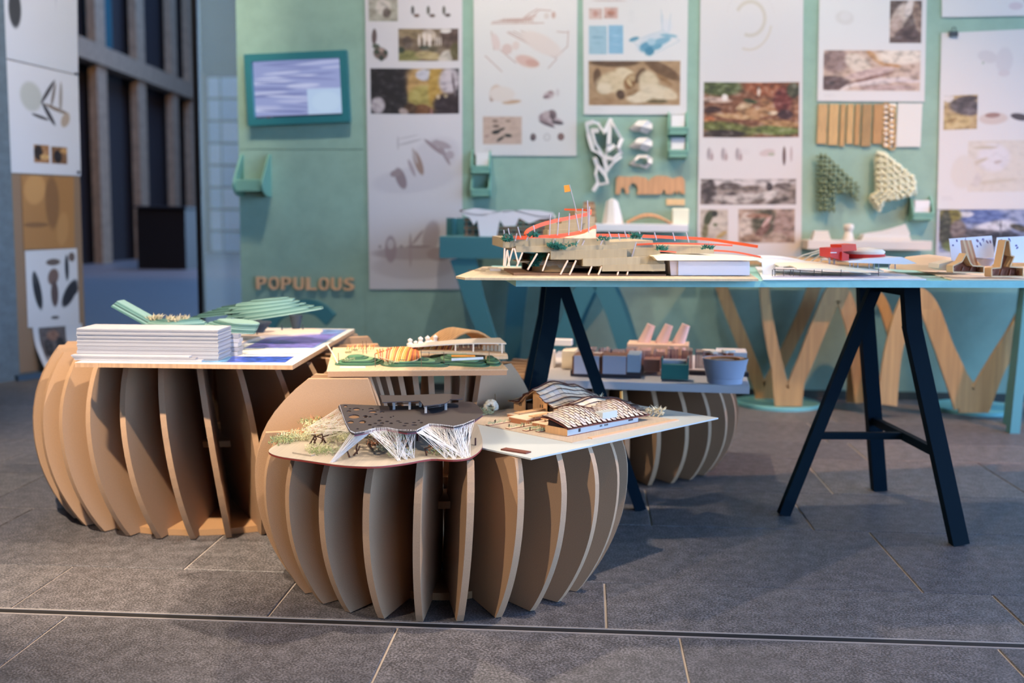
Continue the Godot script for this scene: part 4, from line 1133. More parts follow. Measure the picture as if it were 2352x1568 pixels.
	put("jaw", Geo.new(q).box(q, Vector3(18 * k, 10 * k, 0.014)), mat(rgb(40, 42, 38), 0.4), clip)
	put("handle", Geo.new(q).tube([q + Vector3(-4 * k, 4 * k, 0), q + Vector3(-2 * k, 14 * k, 0.004), q + Vector3(3 * k, 14 * k, 0.004), q + Vector3(5 * k, 4 * k, 0)], 0.002, 5), mat(rgb(60, 64, 58), 0.3, "", 0.5, 0.8, 0.8), clip)

	# a strip of wood and white samples
	var sp := wz(1996, 337)
	var sample := thing("sample_strip", "strip of honey-coloured veneer samples with a pierced and a white end", "sample panel", sp)
	var tones := [rgb(204, 164, 108), rgb(210, 170, 110), rgb(198, 156, 96), rgb(206, 166, 106), rgb(190, 146, 88), rgb(172, 136, 84), rgb(186, 140, 84)]
	var xs := [1876, 1902, 1928, 1944, 1962, 1978, 2004, 2030]
	for i in 7:
		put("veneer", wall_rect(Geo.new(sp), xs[i], 239, xs[i + 1] - 0.6, 330 + (i % 3) * 3, 0.002, 0.012 + 0.001 * (i % 2)), mat(tones[i], 0.55, "wood", 0.12, 0.78), sample)
	put("white_end", wall_rect(Geo.new(sp), 2058, 237, 2119, 337, 0.002, 0.01), mat(rgb(204, 201, 194), 0.7), sample)
	put("pierced_backing", wall_rect(Geo.new(sp), 2028, 238, 2058, 337, 0.002, 0.005), mat(rgb(230, 226, 216), 0.7), sample)
	for r in 8:
		for cc in 2:
			var hx := 2036.0 + cc * 13.0; var hy := 244.0 + r * 12.4 + (cc % 2) * 6.0
			var ring := Geo.new(sp)
			var cen := wz(hx, hy, 0.008)
			for i in 6:
				var a0 := TAU * i / 6.0; var a1 := TAU * (i + 1) / 6.0
				ring.bar(cen + Vector3(cos(a0), sin(a0), 0) * 7.0 * k, cen + Vector3(cos(a1), sin(a1), 0) * 7.0 * k, 0.007, 0.006, Vector3.BACK)
			put("hexagon_cell", ring, mat(rgb(196, 158, 104), 0.6), sample)

	# folded white paper lattice and three shells
	var pm := mat(rgb(210, 205, 200), 0.75)
	var lp := wz(1385, 438)
	var lat := thing("paper_lattice", "tall folded white paper lattice hanging left of the three paper shells", "paper model", lp)
	var loops := [
		[[1347, 285], [1362, 280], [1374, 284], [1388, 305], [1402, 276], [1412, 292], [1428, 320], [1420, 340], [1426, 350], [1408, 365], [1388, 362], [1376, 352], [1362, 345], [1352, 310], [1347, 285]],
		[[1402, 276], [1398, 330], [1390, 360]], [[1376, 300], [1360, 300], [1368, 330], [1382, 352]],
		[[1366, 362], [1372, 380], [1368, 400], [1374, 420], [1364, 436]], [[1388, 365], [1394, 392], [1410, 372], [1424, 362]], [[1372, 380], [1390, 400], [1396, 420], [1376, 424]], [[1410, 335], [1396, 345], [1388, 362]]]
	for l in loops:
		var gg := Geo.new(lp)
		for i in l.size() - 1:
			var z0 := 0.012 + 0.018 * absf(sin(i * 1.7 + l.size())); var z1 := 0.012 + 0.018 * absf(sin((i + 1) * 1.7 + l.size()))
			var u := wz(l[i][0], l[i][1], z0 + 0.012); var v := wz(l[i + 1][0], l[i + 1][1], z1 + 0.012)
			gg.bar(u, v + (v - u).normalized() * 0.006, 0.004 + 0.016 * absf(cos(i * 2.1)), 0.03, Vector3.BACK)
		put("fold", gg, pm, lat)
	for i in 3:
		var sy := 292.0 + i * 40.0
		var so := wz(1472, sy + 16.0)
		var sh := thing("paper_shell", ["white folded paper shell, topmost of the three on the wall", "white folded paper shell, second of the three on the wall", "white folded paper shell with an open middle, lowest of the three"][i], "paper model", so, "paper shells on the green wall")
		var ps := [[1444, sy + 4], [1456, sy - 6], [1466, sy - 16], [1488, sy - 16], [1499, sy - 8], [1498, sy + 4], [1486, sy + 16], [1470, sy + 10], [1454, sy + 10]]
		var mid := wz(1474, sy - 2, 0.045)
		var gg := Geo.new(so)
		for j in ps.size():
			var u := wz(ps[j][0], ps[j][1], 0.006 + 0.02 * (j % 2)); var v := wz(ps[(j + 1) % ps.size()][0], ps[(j + 1) % ps.size()][1], 0.006 + 0.02 * ((j + 1) % 2))
			if i == 2:
				var u2 := u.lerp(mid, 0.42); var v2 := v.lerp(mid, 0.42)
				gg.tri_to(u, v, v2, Vector3.BACK); gg.tri_to(u, v2, u2, Vector3.BACK)
				gg.quad(u2, v2, v2 - Vector3(0, 0, 0.02), u2 - Vector3(0, 0, 0.02))
			else:
				gg.tri_to(u, v, mid, Vector3.BACK)
			gg.quad(v, u, u - Vector3(0, 0, 0.006), v - Vector3(0, 0, 0.006))
		put("facets", gg, pm, sh)
	# wooden skyline strip and small plate
	var wood := mat(rgb(206, 156, 112), 0.65, "wood", 0.25, 0.86)
	var wo := wz(1494, 447)
	var strip := put("skyline_strip", flat_shape(Geo.new(wo), [[1416, 410], [1420, 404], [1448, 406], [1462, 404], [1484, 408], [1490, 416], [1494, 410], [1508, 403], [1530, 404], [1546, 410], [1556, 406], [1566, 405], [1573, 414], [1573, 446], [1564, 444], [1560, 436], [1556, 446], [1550, 438], [1544, 446], [1530, 446], [1526, 434], [1518, 446], [1462, 446], [1466, 436], [1460, 422], [1452, 420], [1444, 430], [1446, 442], [1438, 447], [1434, 432], [1428, 430], [1424, 446], [1414, 446]], 0.002, 0.014), wood)
	strip.position = wo
	tag(strip, "cut-out strip of brown wood with arches along its lower edge", "wood strip")
	var wp := wz(1552, 470)
	var plate := put("wood_plate", wall_rect(Geo.new(wp), 1530, 457, 1573, 471, 0.0, 0.008), mat(rgb(222, 186, 136), 0.6, "wood", 0.2, 0.9))
	plate.position = wp
	tag(plate, "small pale wooden plate below the cut-out wood strip", "plate")

	# shelf under them
	var grey_w := mat(rgb(206, 204, 204), 0.6)
	var shp := wz(1470, 530)
	var shelf := thing("wall_shelf", "white wall shelf with a paper cone and a wooden dome", "shelf", shp)
	var sl := wz(1336, 520, 0.16).x; var sr := wz(1581, 520, 0.16).x
	var sy0 := wz(1450, 531, 0.16).y; var sy1 := wz(1450, 514, 0.16).y
	put("board", Geo.new(shp).slab(Vector3((sl + sr) * 0.5, (sy0 + sy1) * 0.5, WALL + 0.08), Vector3(sr - sl, sy1 - sy0, 0.16), 0.003), grey_w, shelf)
	var ht := func(base: Vector3, px: float) -> float: return scale_at(base) * px
	var bp := on_z(1407, 512, WALL + 0.09); bp.y = sy1
	var cone := thing("paper_cone", "white faceted paper cone on the wall shelf", "paper model", bp)
	var gg := Geo.new(bp)
	var hc: float = ht.call(bp, 58)
	for j in 9:
		var a0 := TAU * j / 9.0; var a1 := TAU * (j + 1) / 9.0
		var r0 := 0.055; var r1 := 0.03
		var e0 := bp + Vector3(cos(a0) * r0, 0, sin(a0) * r0 * 0.8); var e1 := bp + Vector3(cos(a1) * r0, 0, sin(a1) * r0 * 0.8)
		var f0 := bp + Vector3(cos(a0) * r1 - 0.005, hc * (0.85 + 0.1 * sin(a0)), sin(a0) * r1); var f1 := bp + Vector3(cos(a1) * r1 - 0.005, hc * (0.85 + 0.1 * sin(a1)), sin(a1) * r1)
		gg.tri_to(e0, e1, f1, e0 - bp); gg.tri_to(e0, f1, f0, e0 - bp); gg.tri_to(f0, f1, bp + Vector3(-0.004, hc, 0), Vector3.UP)
	put("facets", gg, mat(rgb(220, 212, 202), 0.75), cone)
	bp = on_z(1490, 512, WALL + 0.09); bp.y = sy1
	var dome := thing("wooden_dome", "low ribbed wooden dome on the wall shelf", "wood model", bp)
	var dl: float = ht.call(bp, 50); var dh: float = ht.call(bp, 20)
	for j in 7:
		var rib := Geo.new(bp)
		var arc := []
		for i in 11:
			var f := i / 10.0
			arc.append(bp + Vector3((f * 2.0 - 1.0) * dl, 0.004 + dh * sin(PI * f) * (1.0 - 0.03 * j), -0.04 + j * 0.013))
		rib.tube(arc, 0.0075, 6)
		put("rib", rib, wood, dome)
	bp = on_z(1562, 512, WALL + 0.09); bp.y = sy1
	var bx := put("white_block", Geo.new(bp).slab(bp + Vector3(0, ht.call(bp, 18), 0), Vector3(ht.call(bp, 36), ht.call(bp, 36), 0.08), 0.004), mat(rgb(224, 222, 196), 0.7))
	bx.position = bp
	tag(bx, "creamy block at the end of the wall shelf", "block")
	bp = on_z(1352, 512, WALL + 0.09); bp.y = sy1
	var wb := thing("wooden_tower", "small brown wooden tower of slats on the wall shelf", "wood model", bp)
	for j in 7:
		put("slat", Geo.new(bp).box(bp + Vector3(0.002 * (j % 2), ht.call(bp, 4.0 + j * 7.0), 0), Vector3(ht.call(bp, 34 - j * 1.5), ht.call(bp, 6), 0.07 - 0.004 * j)), wood if j % 2 else mat(rgb(170, 118, 84), 0.7, "wood", 0.2, 0.85), wb)

	# second shelf, at the right
	shp = wz(1998, 572)
	var shelf2 := thing("wall_shelf", "long pale wall shelf with white blocks below the woven triangles", "shelf", shp)
	sl = wz(1856, 560, 0.16).x; sr = wz(2141, 560, 0.16).x
	sy0 = wz(1990, 573, 0.16).y; sy1 = wz(1990, 552, 0.16).y
	put("board", Geo.new(shp).slab(Vector3((sl + sr) * 0.5, (sy0 + sy1) * 0.5, WALL + 0.08), Vector3(sr - sl, sy1 - sy0, 0.16), 0.003), mat(rgb(196, 190, 181), 0.6), shelf2)
	put("bracket", Geo.new(shp).box(Vector3((sl + sr) * 0.5, sy0 - 0.03, WALL + 0.05), Vector3(0.02, 0.06, 0.1)), mat(rgb(200, 196, 188), 0.6), shelf2)
	var cream := mat(rgb(206, 198, 184), 0.7)
	bp = on_z(1884, 550, WALL + 0.1); bp.y = sy1
	var m1 := thing("block_model", "pale layered block at the left end of the long shelf", "paper model", bp)
	for j in 3:
		put("layer", Geo.new(bp).slab(bp + Vector3(0, ht.call(bp, 3.5 + j * 7.0), 0), Vector3(ht.call(bp, 40 - j * 4), ht.call(bp, 6.5), 0.07 - 0.01 * j), 0.001), cream, m1)
	bp = on_z(1948, 550, WALL + 0.1); bp.y = sy1
	var m2 := thing("white_figure", "white waisted paper form standing alone on the long shelf", "paper model", bp)
	put("body", Geo.new(bp).lathe(bp, [Vector2(0.03, 0.0), Vector2(0.024, ht.call(bp, 10)), Vector2(0.018, ht.call(bp, 18)), Vector2(0.026, ht.call(bp, 28)), Vector2(0.024, ht.call(bp, 36)), Vector2(0.0, ht.call(bp, 38))], 10), cream, m2)
	bp = on_z(2030, 550, WALL + 0.1); bp.y = sy1
	var m3 := thing("wedge_model", "white wedge-shaped paper building on the long shelf", "paper model", bp)
	var kk: float = ht.call(bp, 1.0)
	put("base", Geo.new(bp).slab(bp + Vector3(0, kk * 3.5, 0), Vector3(kk * 108, kk * 7, 0.1), 0.001), cream, m3)
	for j in 4:
		var wd := PackedVector2Array([Vector2(-50 * kk, 7 * kk), Vector2(52 * kk, 7 * kk), Vector2(52 * kk, (38 - j * 6) * kk), Vector2(40 * kk, (34 - j * 6) * kk), Vector2(0, (22 - j * 3) * kk), Vector2(-26 * kk, (18 - j * 2) * kk), Vector2(-50 * kk, 14 * kk)])
		put("wedge", Geo.new(bp).prism(wd, 0.0, 0.014, Transform3D(Basis(Vector3(1, 0, 0), Vector3(0, 0, 1), Vector3(0, 1, 0)), bp + Vector3(0, 0, -0.04 + j * 0.022))), mat(rgb(206, 202, 194), 0.7), m3)

	# two woven triangles
	woven("dark green woven triangle of crossing strips on the wall", [[1876, 352], [1892, 350], [1974, 425], [1972, 462], [1945, 440], [1918, 446], [1916, 486], [1878, 484]], mat(rgb(112, 128, 98), 0.8), 10.0, 0.006)
	woven("pale cream woven triangle of crossing strips on the wall", [[2010, 350], [2028, 350], [2100, 408], [2104, 445], [2060, 456], [2030, 462], [2020, 486], [2006, 470], [1996, 456], [2012, 440]], mat(rgb(208, 208, 178), 0.8), 7.0, 0.009)

func woven(label: String, outline: Array, m: Material, step: float, r: float) -> void:
	var poly := PackedVector2Array()
	for p in outline: poly.append(Vector2(p[0], p[1]))
	var lo := poly[0]; var hi := poly[0]
	for p in poly:
		lo = lo.min(p); hi = hi.max(p)
	var at := wz((lo.x + hi.x) * 0.5, hi.y)
	var t := thing("woven_triangle", label, "woven model", at)
	for pass_ in 2:
		var q := lo.x if pass_ == 0 else lo.y
		while q < (hi.x if pass_ == 0 else hi.y):
			var line := PackedVector2Array([Vector2(q, lo.y - 5), Vector2(q, hi.y + 5)]) if pass_ == 0 else PackedVector2Array([Vector2(lo.x - 5, q), Vector2(hi.x + 5, q)])
			for seg in Geometry2D.intersect_polyline_with_polygon(line, poly):
				if seg.size() < 2: continue
				var pts := []
				var n := maxi(2, int(seg[0].distance_to(seg[-1]) / step) * 2)
				for i in n + 1:
					var f: Vector2 = seg[0].lerp(seg[-1], float(i) / n)
					pts.append(wz(f.x + sin(f.y * 0.5) * 0.8, f.y + cos(f.x * 0.4) * 0.8, 0.03 + 0.012 * sin(i * PI * 0.5 + pass_ * PI) + 0.02 * sin((f.x - lo.x) / (hi.x - lo.x) * PI)))
				put("strip", Geo.new(at).tube(pts, r, 5), m, t)
			q += step


# ---- models on the drums -----------------------------------------------------------------------------------------

func tufts(g: Geo, c: Vector3, r: Vector3, n: int, size: float) -> void:
	# a clump of dried moss: short bent sprigs
	for i in n:
		var p := c + Vector3(rng.randf_range(-1, 1) * r.x, rng.randf() * r.y, rng.randf_range(-1, 1) * r.z)
		var d := Vector3(rng.randf_range(-1, 1), rng.randf_range(0.1, 1.2), rng.randf_range(-1, 1)).normalized() * size * rng.randf_range(0.5, 1.3)
		var s := d.cross(Vector3(rng.randf_range(-1, 1), rng.randf_range(-1, 1), rng.randf_range(-1, 1))).normalized() * size * 0.16
		var k := s.cross(d).normalized() * size * 0.14
		g.tri(p - s, p + s, p + d); g.tri(p + s, p + k, p + d); g.tri(p + k, p - s, p + d)

func outline_on(h: float, pts: Array, smooth := true) -> PackedVector2Array:
	var q := PackedVector2Array()
	for p in pts: q.append(xz(on_y(p[0], p[1], h)))
	if not smooth: return q
	var out := PackedVector2Array()
	var n := q.size()
	for i in n:
		for j in 4:
			out.append(q[i].cubic_interpolate(q[(i + 1) % n], q[(i + n - 1) % n], q[(i + 2) % n], j / 4.0))
	return out

func plaque(parent: Node3D, at: Vector3, a: Vector3, b: Vector3, wide: float, m: Material) -> void:
	var d := (b - a).normalized()
	var s := d.cross(Vector3.UP)
	put("label_plate", Geo.new(at).box((a + b) * 0.5 + Vector3.UP * 0.0016, Vector3((b - a).length(), 0.003, wide), Basis(d, Vector3.UP, s)), m, parent)

func model_perforated_roof() -> void:
	var h := 0.3855
	var at := on_y(870, 1000, h)
	at.y = FRONT_LOW
	var t := thing("building_model", "model of a dark perforated roof hung with white threads over a blob-shaped wooden base", "model", at)
	var base := mat(rgb(182, 170, 154), 0.6, "wood", 0.3, 0.92)
	var red := mat(rgb(140, 52, 44), 0.6)
	var edge := [[617, 1036], [640, 1047], [700, 1056], [770, 1066], [820, 1070], [870, 1070], [930, 1063], [990, 1053], [1040, 1055], [1075, 1051], [1098, 1038], [1108, 1022], [1104, 995], [1085, 968], [1000, 962], [860, 970], [780, 978], [720, 985], [690, 991], [666, 1000], [657, 1010], [632, 1022]]
	put("base_board", Geo.new(at).prism(outline_on(h, edge), h - 0.0008, h), base, t)
	put("board_edge", Geo.new(at).prism(outline_on(h, edge), h - 0.0045, h - 0.0008), red, t)
	# roof: a dark sheet pierced by rounded holes
	var hr := 0.443
	var dark := mat(rgb(58, 49, 51), 0.7, "speckle", 0.1, 0.85)
	var roof_px := [[780, 929], [838, 929.5], [905, 932], [985, 930], [1040, 925], [1076, 922], [1092, 927], [1104, 938], [1109, 950], [1090, 964], [1064, 975], [1042, 980], [1012, 976], [986, 974], [970, 982], [957, 989], [935, 991], [915, 988], [890, 983], [862, 984], [838, 991], [814, 995.5], [803, 989], [793, 970], [786, 950]]
	var hold := CSGPolygon3D.new()
	hold.name = "pierced_roof"
	hold.polygon = PackedVector2Array()
	var ring := PackedVector2Array()
	for p in outline_on(hr, roof_px): ring.append(Vector2(p.x - at.x, -(p.y - at.z)))
	hold.polygon = ring
	hold.depth = 0.0028
	hold.material = dark
	hold.rotation.x = -PI * 0.5
	hold.position = Vector3(0, hr - at.y, 0)
	t.add_child(hold)
	var holes := [[812, 304, 22, 10], [918, 333, 36, 13], [858, 330, 14, 4], [845, 353, 24, 8], [980, 338, 11, 4], [1060, 330, 27, 8], [1118, 341, 20, 4], [1075, 357, 40, 11], [1165, 360, 25, 7], [895, 403, 55, 20], [1005, 403, 25, 12], [1050, 408, 15, 8], [1105, 385, 18, 5], [862, 457, 33, 14], [977, 455, 36, 15], [1140, 443, 22, 8], [1163, 413, 15, 4], [1250, 411, 10, 5], [1275, 402, 8, 4], [1100, 470, 20, 6], [1165, 468, 22, 8], [1215, 452, 20, 6], [1048, 485, 20, 8], [1145, 491, 36, 5], [1253, 470, 18, 7], [1320, 447, 22, 4], [1340, 461, 20, 4], [1400, 470, 25, 5], [1475, 463, 22, 5], [1545, 463, 18, 6], [1478, 486, 30, 6], [1382, 493, 22, 5], [1520, 442, 14, 4], [930, 523, 14, 5], [1080, 508, 14, 4]]
	for q in holes:
		var cut := CSGPolygon3D.new()
		cut.operation = CSGShape3D.OPERATION_SUBTRACTION
		var poly := PackedVector2Array()
		for i in 14:
			var a := TAU * i / 14.0
			var w := on_y(600.0 + (q[0] + cos(a) * q[2]) / 4.2, 860.0 + (q[1] + sin(a) * q[3]) / 4.2, hr)
			poly.append(Vector2(w.x - at.x, -(w.z - at.z)))
		cut.polygon = poly
		cut.depth = 0.02
		cut.position.z = 0.01
		cut.material = dark
		cut.name = "hole"
		hold.add_child(cut, true)
	put("roof_edge", Geo.new(at).prism(outline_on(hr, [[1109, 950], [1090, 964], [1064, 975], [1042, 980], [1012, 976], [986, 974], [970, 982], [957, 989], [935, 991], [915, 988], [890, 983], [862, 984], [838, 991], [814, 995.5], [815, 993.5], [838, 989], [862, 982], [890, 981], [915, 986], [935, 989], [957, 987], [970, 980], [986, 972], [1012, 974], [1042, 978], [1064, 973], [1088, 962.5], [1106, 949]], false), hr - 0.006, hr - 0.0029), mat(rgb(112, 40, 52), 0.6), t)
	# posts under the roof, the walls of the room below
	for p in [[1065, 1003], [870, 1010], [905, 1000], [960, 1012], [1020, 1005], [840, 985], [920, 975], [1000, 980], [1070, 985]]:
		var q := on_y(p[0], p[1], h)
		if Geometry2D.is_point_in_polygon(xz(q), outline_on(hr, roof_px)):
			put("post", Geo.new(at).tube([q, Vector3(q.x, hr - 0.003, q.z)], 0.0035, 8), mat(rgb(84, 44, 36), 0.6), t)
	for p in [[790, 1000, 0.02, 0.3], [880, 995, 0.03, 0.2]]:
		var q := on_y(p[0] + 90.0, p[1] - 10.0, h)
		put("inner_wall", Geo.new(at).box(q + Vector3(0, 0.014, -0.06), Vector3(0.09, 0.028, 0.003), Basis(Vector3.UP, p[3])), base, t)
	# upper canopy on posts
	var hc := 0.4645
	put("canopy", Geo.new(at).prism(outline_on(hc, [[872.6, 907], [878, 923.5], [920, 921.5], [965, 920], [974, 931.5], [990, 930], [1007, 928], [1022, 925.5], [1031, 921], [1034, 916.5], [1050, 916.5], [1062, 915.5], [1064, 911], [1052, 906], [1025, 903.6], [985, 905], [930, 907.5]], false), hc - 0.0022, hc), dark, t)
	var pale := mat(rgb(190, 186, 184), 0.6)
	for p in [[905, 940], [941, 940], [978, 948], [1024, 941], [1010, 933], [965, 934]]:
		var q := on_y(p[0], p[1], hr)
		put("canopy_post", Geo.new(at).box(Vector3(q.x, (hr + hc - 0.002) * 0.5, q.z), Vector3(0.005, hc - 0.002 - hr, 0.005)), pale, t)
	var glass := mat(Color(0.55, 0.52, 0.52, 0.35), 0.08)
	glass.transparency = BaseMaterial3D.TRANSPARENCY_ALPHA
	for s in [[905, 940, 965, 936], [978, 948, 1024, 941]]:
		var a := on_y(s[0], s[1] - 3, hr); var b := on_y(s[2], s[3] - 3, hr)
		put("glass_wall", Geo.new(at).bar(a + Vector3.UP * 0.0095, b + Vector3.UP * 0.0095, 0.001, 0.018, Vector3.UP.cross((b - a).normalized())), glass, t)
	# threads from the roof edge to the board, too thin to tell apart
	var g := Geo.new(at)
	var strung := func(edge_px: Array, anchors: Array, n: int, r: float) -> void:
		for i in n:
			var f: float = (i + rng.randf_range(0.0, 0.6)) / n * (edge_px.size() - 1)
			var k := mini(int(f), edge_px.size() - 2)
			var e := Vector2(edge_px[k][0], edge_px[k][1]).lerp(Vector2(edge_px[k + 1][0], edge_px[k + 1][1]), f - k)
			var a: Array = anchors[rng.randi() % anchors.size()]
			var top := on_y(e.x, e.y, hr)
			var foot := on_y(a[0] + rng.randf_range(-3, 3), a[1] + rng.randf_range(-2, 1), h)
			g.tube([top + Vector3.UP * 0.002, top - Vector3.UP * 0.004, foot], r, 3)
	strung.call([[804, 990], [815, 995], [838, 991], [856, 986]], [[760, 1062], [766, 1060]], 34, 0.0005)
	strung.call([[846, 988], [862, 984], [890, 983], [915, 988], [957, 989]], [[917, 1058], [933, 1055], [949, 1052]], 62, 0.0005)
	strung.call([[957, 989], [970, 982], [986, 974], [1012, 976], [1042, 980], [1064, 975], [1090, 964]], [[1024, 1052], [1043, 1053], [1062, 1051], [1078, 1048], [1070, 1050]], 110, 0.0005)
	strung.call([[780, 931], [786, 950], [793, 970], [803, 989]], [[700, 985], [690, 992], [720, 975], [680, 1000], [735, 1010], [750, 985]], 64, 0.0004)
	kind(put("threads", g, mat(rgb(232, 228, 226), 0.6), t), "stuff", "white threads")
	# moss, twigs and plates on the base
	var mc := [mat(rgb(206, 204, 164), 0.9), mat(rgb(204, 140, 98), 0.9), mat(rgb(150, 160, 112), 0.9)]
	var where := [[[720, 980], [745, 975], [690, 1000], [665, 1006], [730, 1032], [760, 1035], [780, 1010], [675, 1008], [700, 1006], [725, 995], [870, 990], [905, 1010], [895, 1030], [920, 1042], [760, 990], [800, 1005], [862, 1000]], [[735, 968], [705, 995], [745, 990], [890, 1015], [915, 1020], [1010, 1035], [680, 1003], [870, 1020]], [[750, 960], [715, 970], [650, 1012], [640, 1016], [740, 1040], [875, 985], [910, 1000], [1015, 1040], [790, 1000]]]
	for i in 3:
		var m := Geo.new(at)
		for p in where[i]:
			tufts(m, on_y(p[0], p[1] + 4, h), Vector3(0.026, 0.014, 0.019), 130 if i == 0 else 80, 0.0085)
		kind(put("moss", m, mc[i], t), "stuff", ["pale green moss", "rust-coloured moss", "olive moss"][i])
	var twig := mat(rgb(70, 42, 30), 0.8)
	for p in [[712, 1020], [718, 1022], [724, 1018], [735, 1021], [740, 1016], [748, 1018], [803, 1050], [812, 1046], [820, 1042], [980, 1046]]:
		var q := on_y(p[0], p[1], h)
		put("twig", Geo.new(at).tube([q, q + Vector3(rng.randf_range(-0.012, 0.012), 0.014, rng.randf_range(-0.006, 0.006)), q + Vector3(rng.randf_range(-0.02, 0.02), 0.022, 0.0)], 0.0022, 5, 0.0012), twig, t)
	plaque(t, at, on_y(676, 1040, h), on_y(719, 1047, h), 0.012, base)
	put("post", Geo.new(at).box(on_y(1092, 1022, h) + Vector3(0, 0.008, 0), Vector3(0.003, 0.016, 0.006)), mat(rgb(60, 34, 38), 0.6), t)


var m2_o: Vector3
var m2_u: Vector3
var m2_v: Vector3

func m2(u: float, v: float, h := 0.0) -> Vector3:
	return m2_o + m2_u * u + m2_v * v + Vector3.UP * h

func curve_at(keys: Array, x: float) -> float:
	for i in keys.size() - 1:
		if x <= keys[i + 1][0]:
			return lerpf(keys[i][1], keys[i + 1][1], smoothstep(0.0, 1.0, clampf((x - keys[i][0]) / (keys[i + 1][0] - keys[i][0]), 0.0, 1.0)))
	return keys[-1][1]

func wave_h(u: float, v: float) -> float:   # the tall roofs
	var prof := [[0.06, 0.018], [0.085, 0.026], [0.12, 0.043], [0.15, 0.031], [0.18, 0.026], [0.205, 0.036], [0.25, 0.063], [0.275, 0.05], [0.31, 0.025], [0.34, 0.026]]
	var along := [[0.15, 1.0], [0.22, 1.2], [0.3, 0.95], [0.38, 0.5]]
	return curve_at(prof, v) * curve_at(along, u)

func bar_h(u: float, v: float) -> float:   # the roof over the long white wall
	var ridge := [[0.0, 0.036], [0.09, 0.05], [0.17, 0.036], [0.25, 0.047], [0.31, 0.02]]
	var eave := [[0.0, 0.019], [0.31, 0.016]]
	return lerpf(curve_at(eave, u), curve_at(ridge, u), sin(clampf((v + 0.006) / 0.09, 0.0, 1.0) * PI * 0.62) * 1.05)

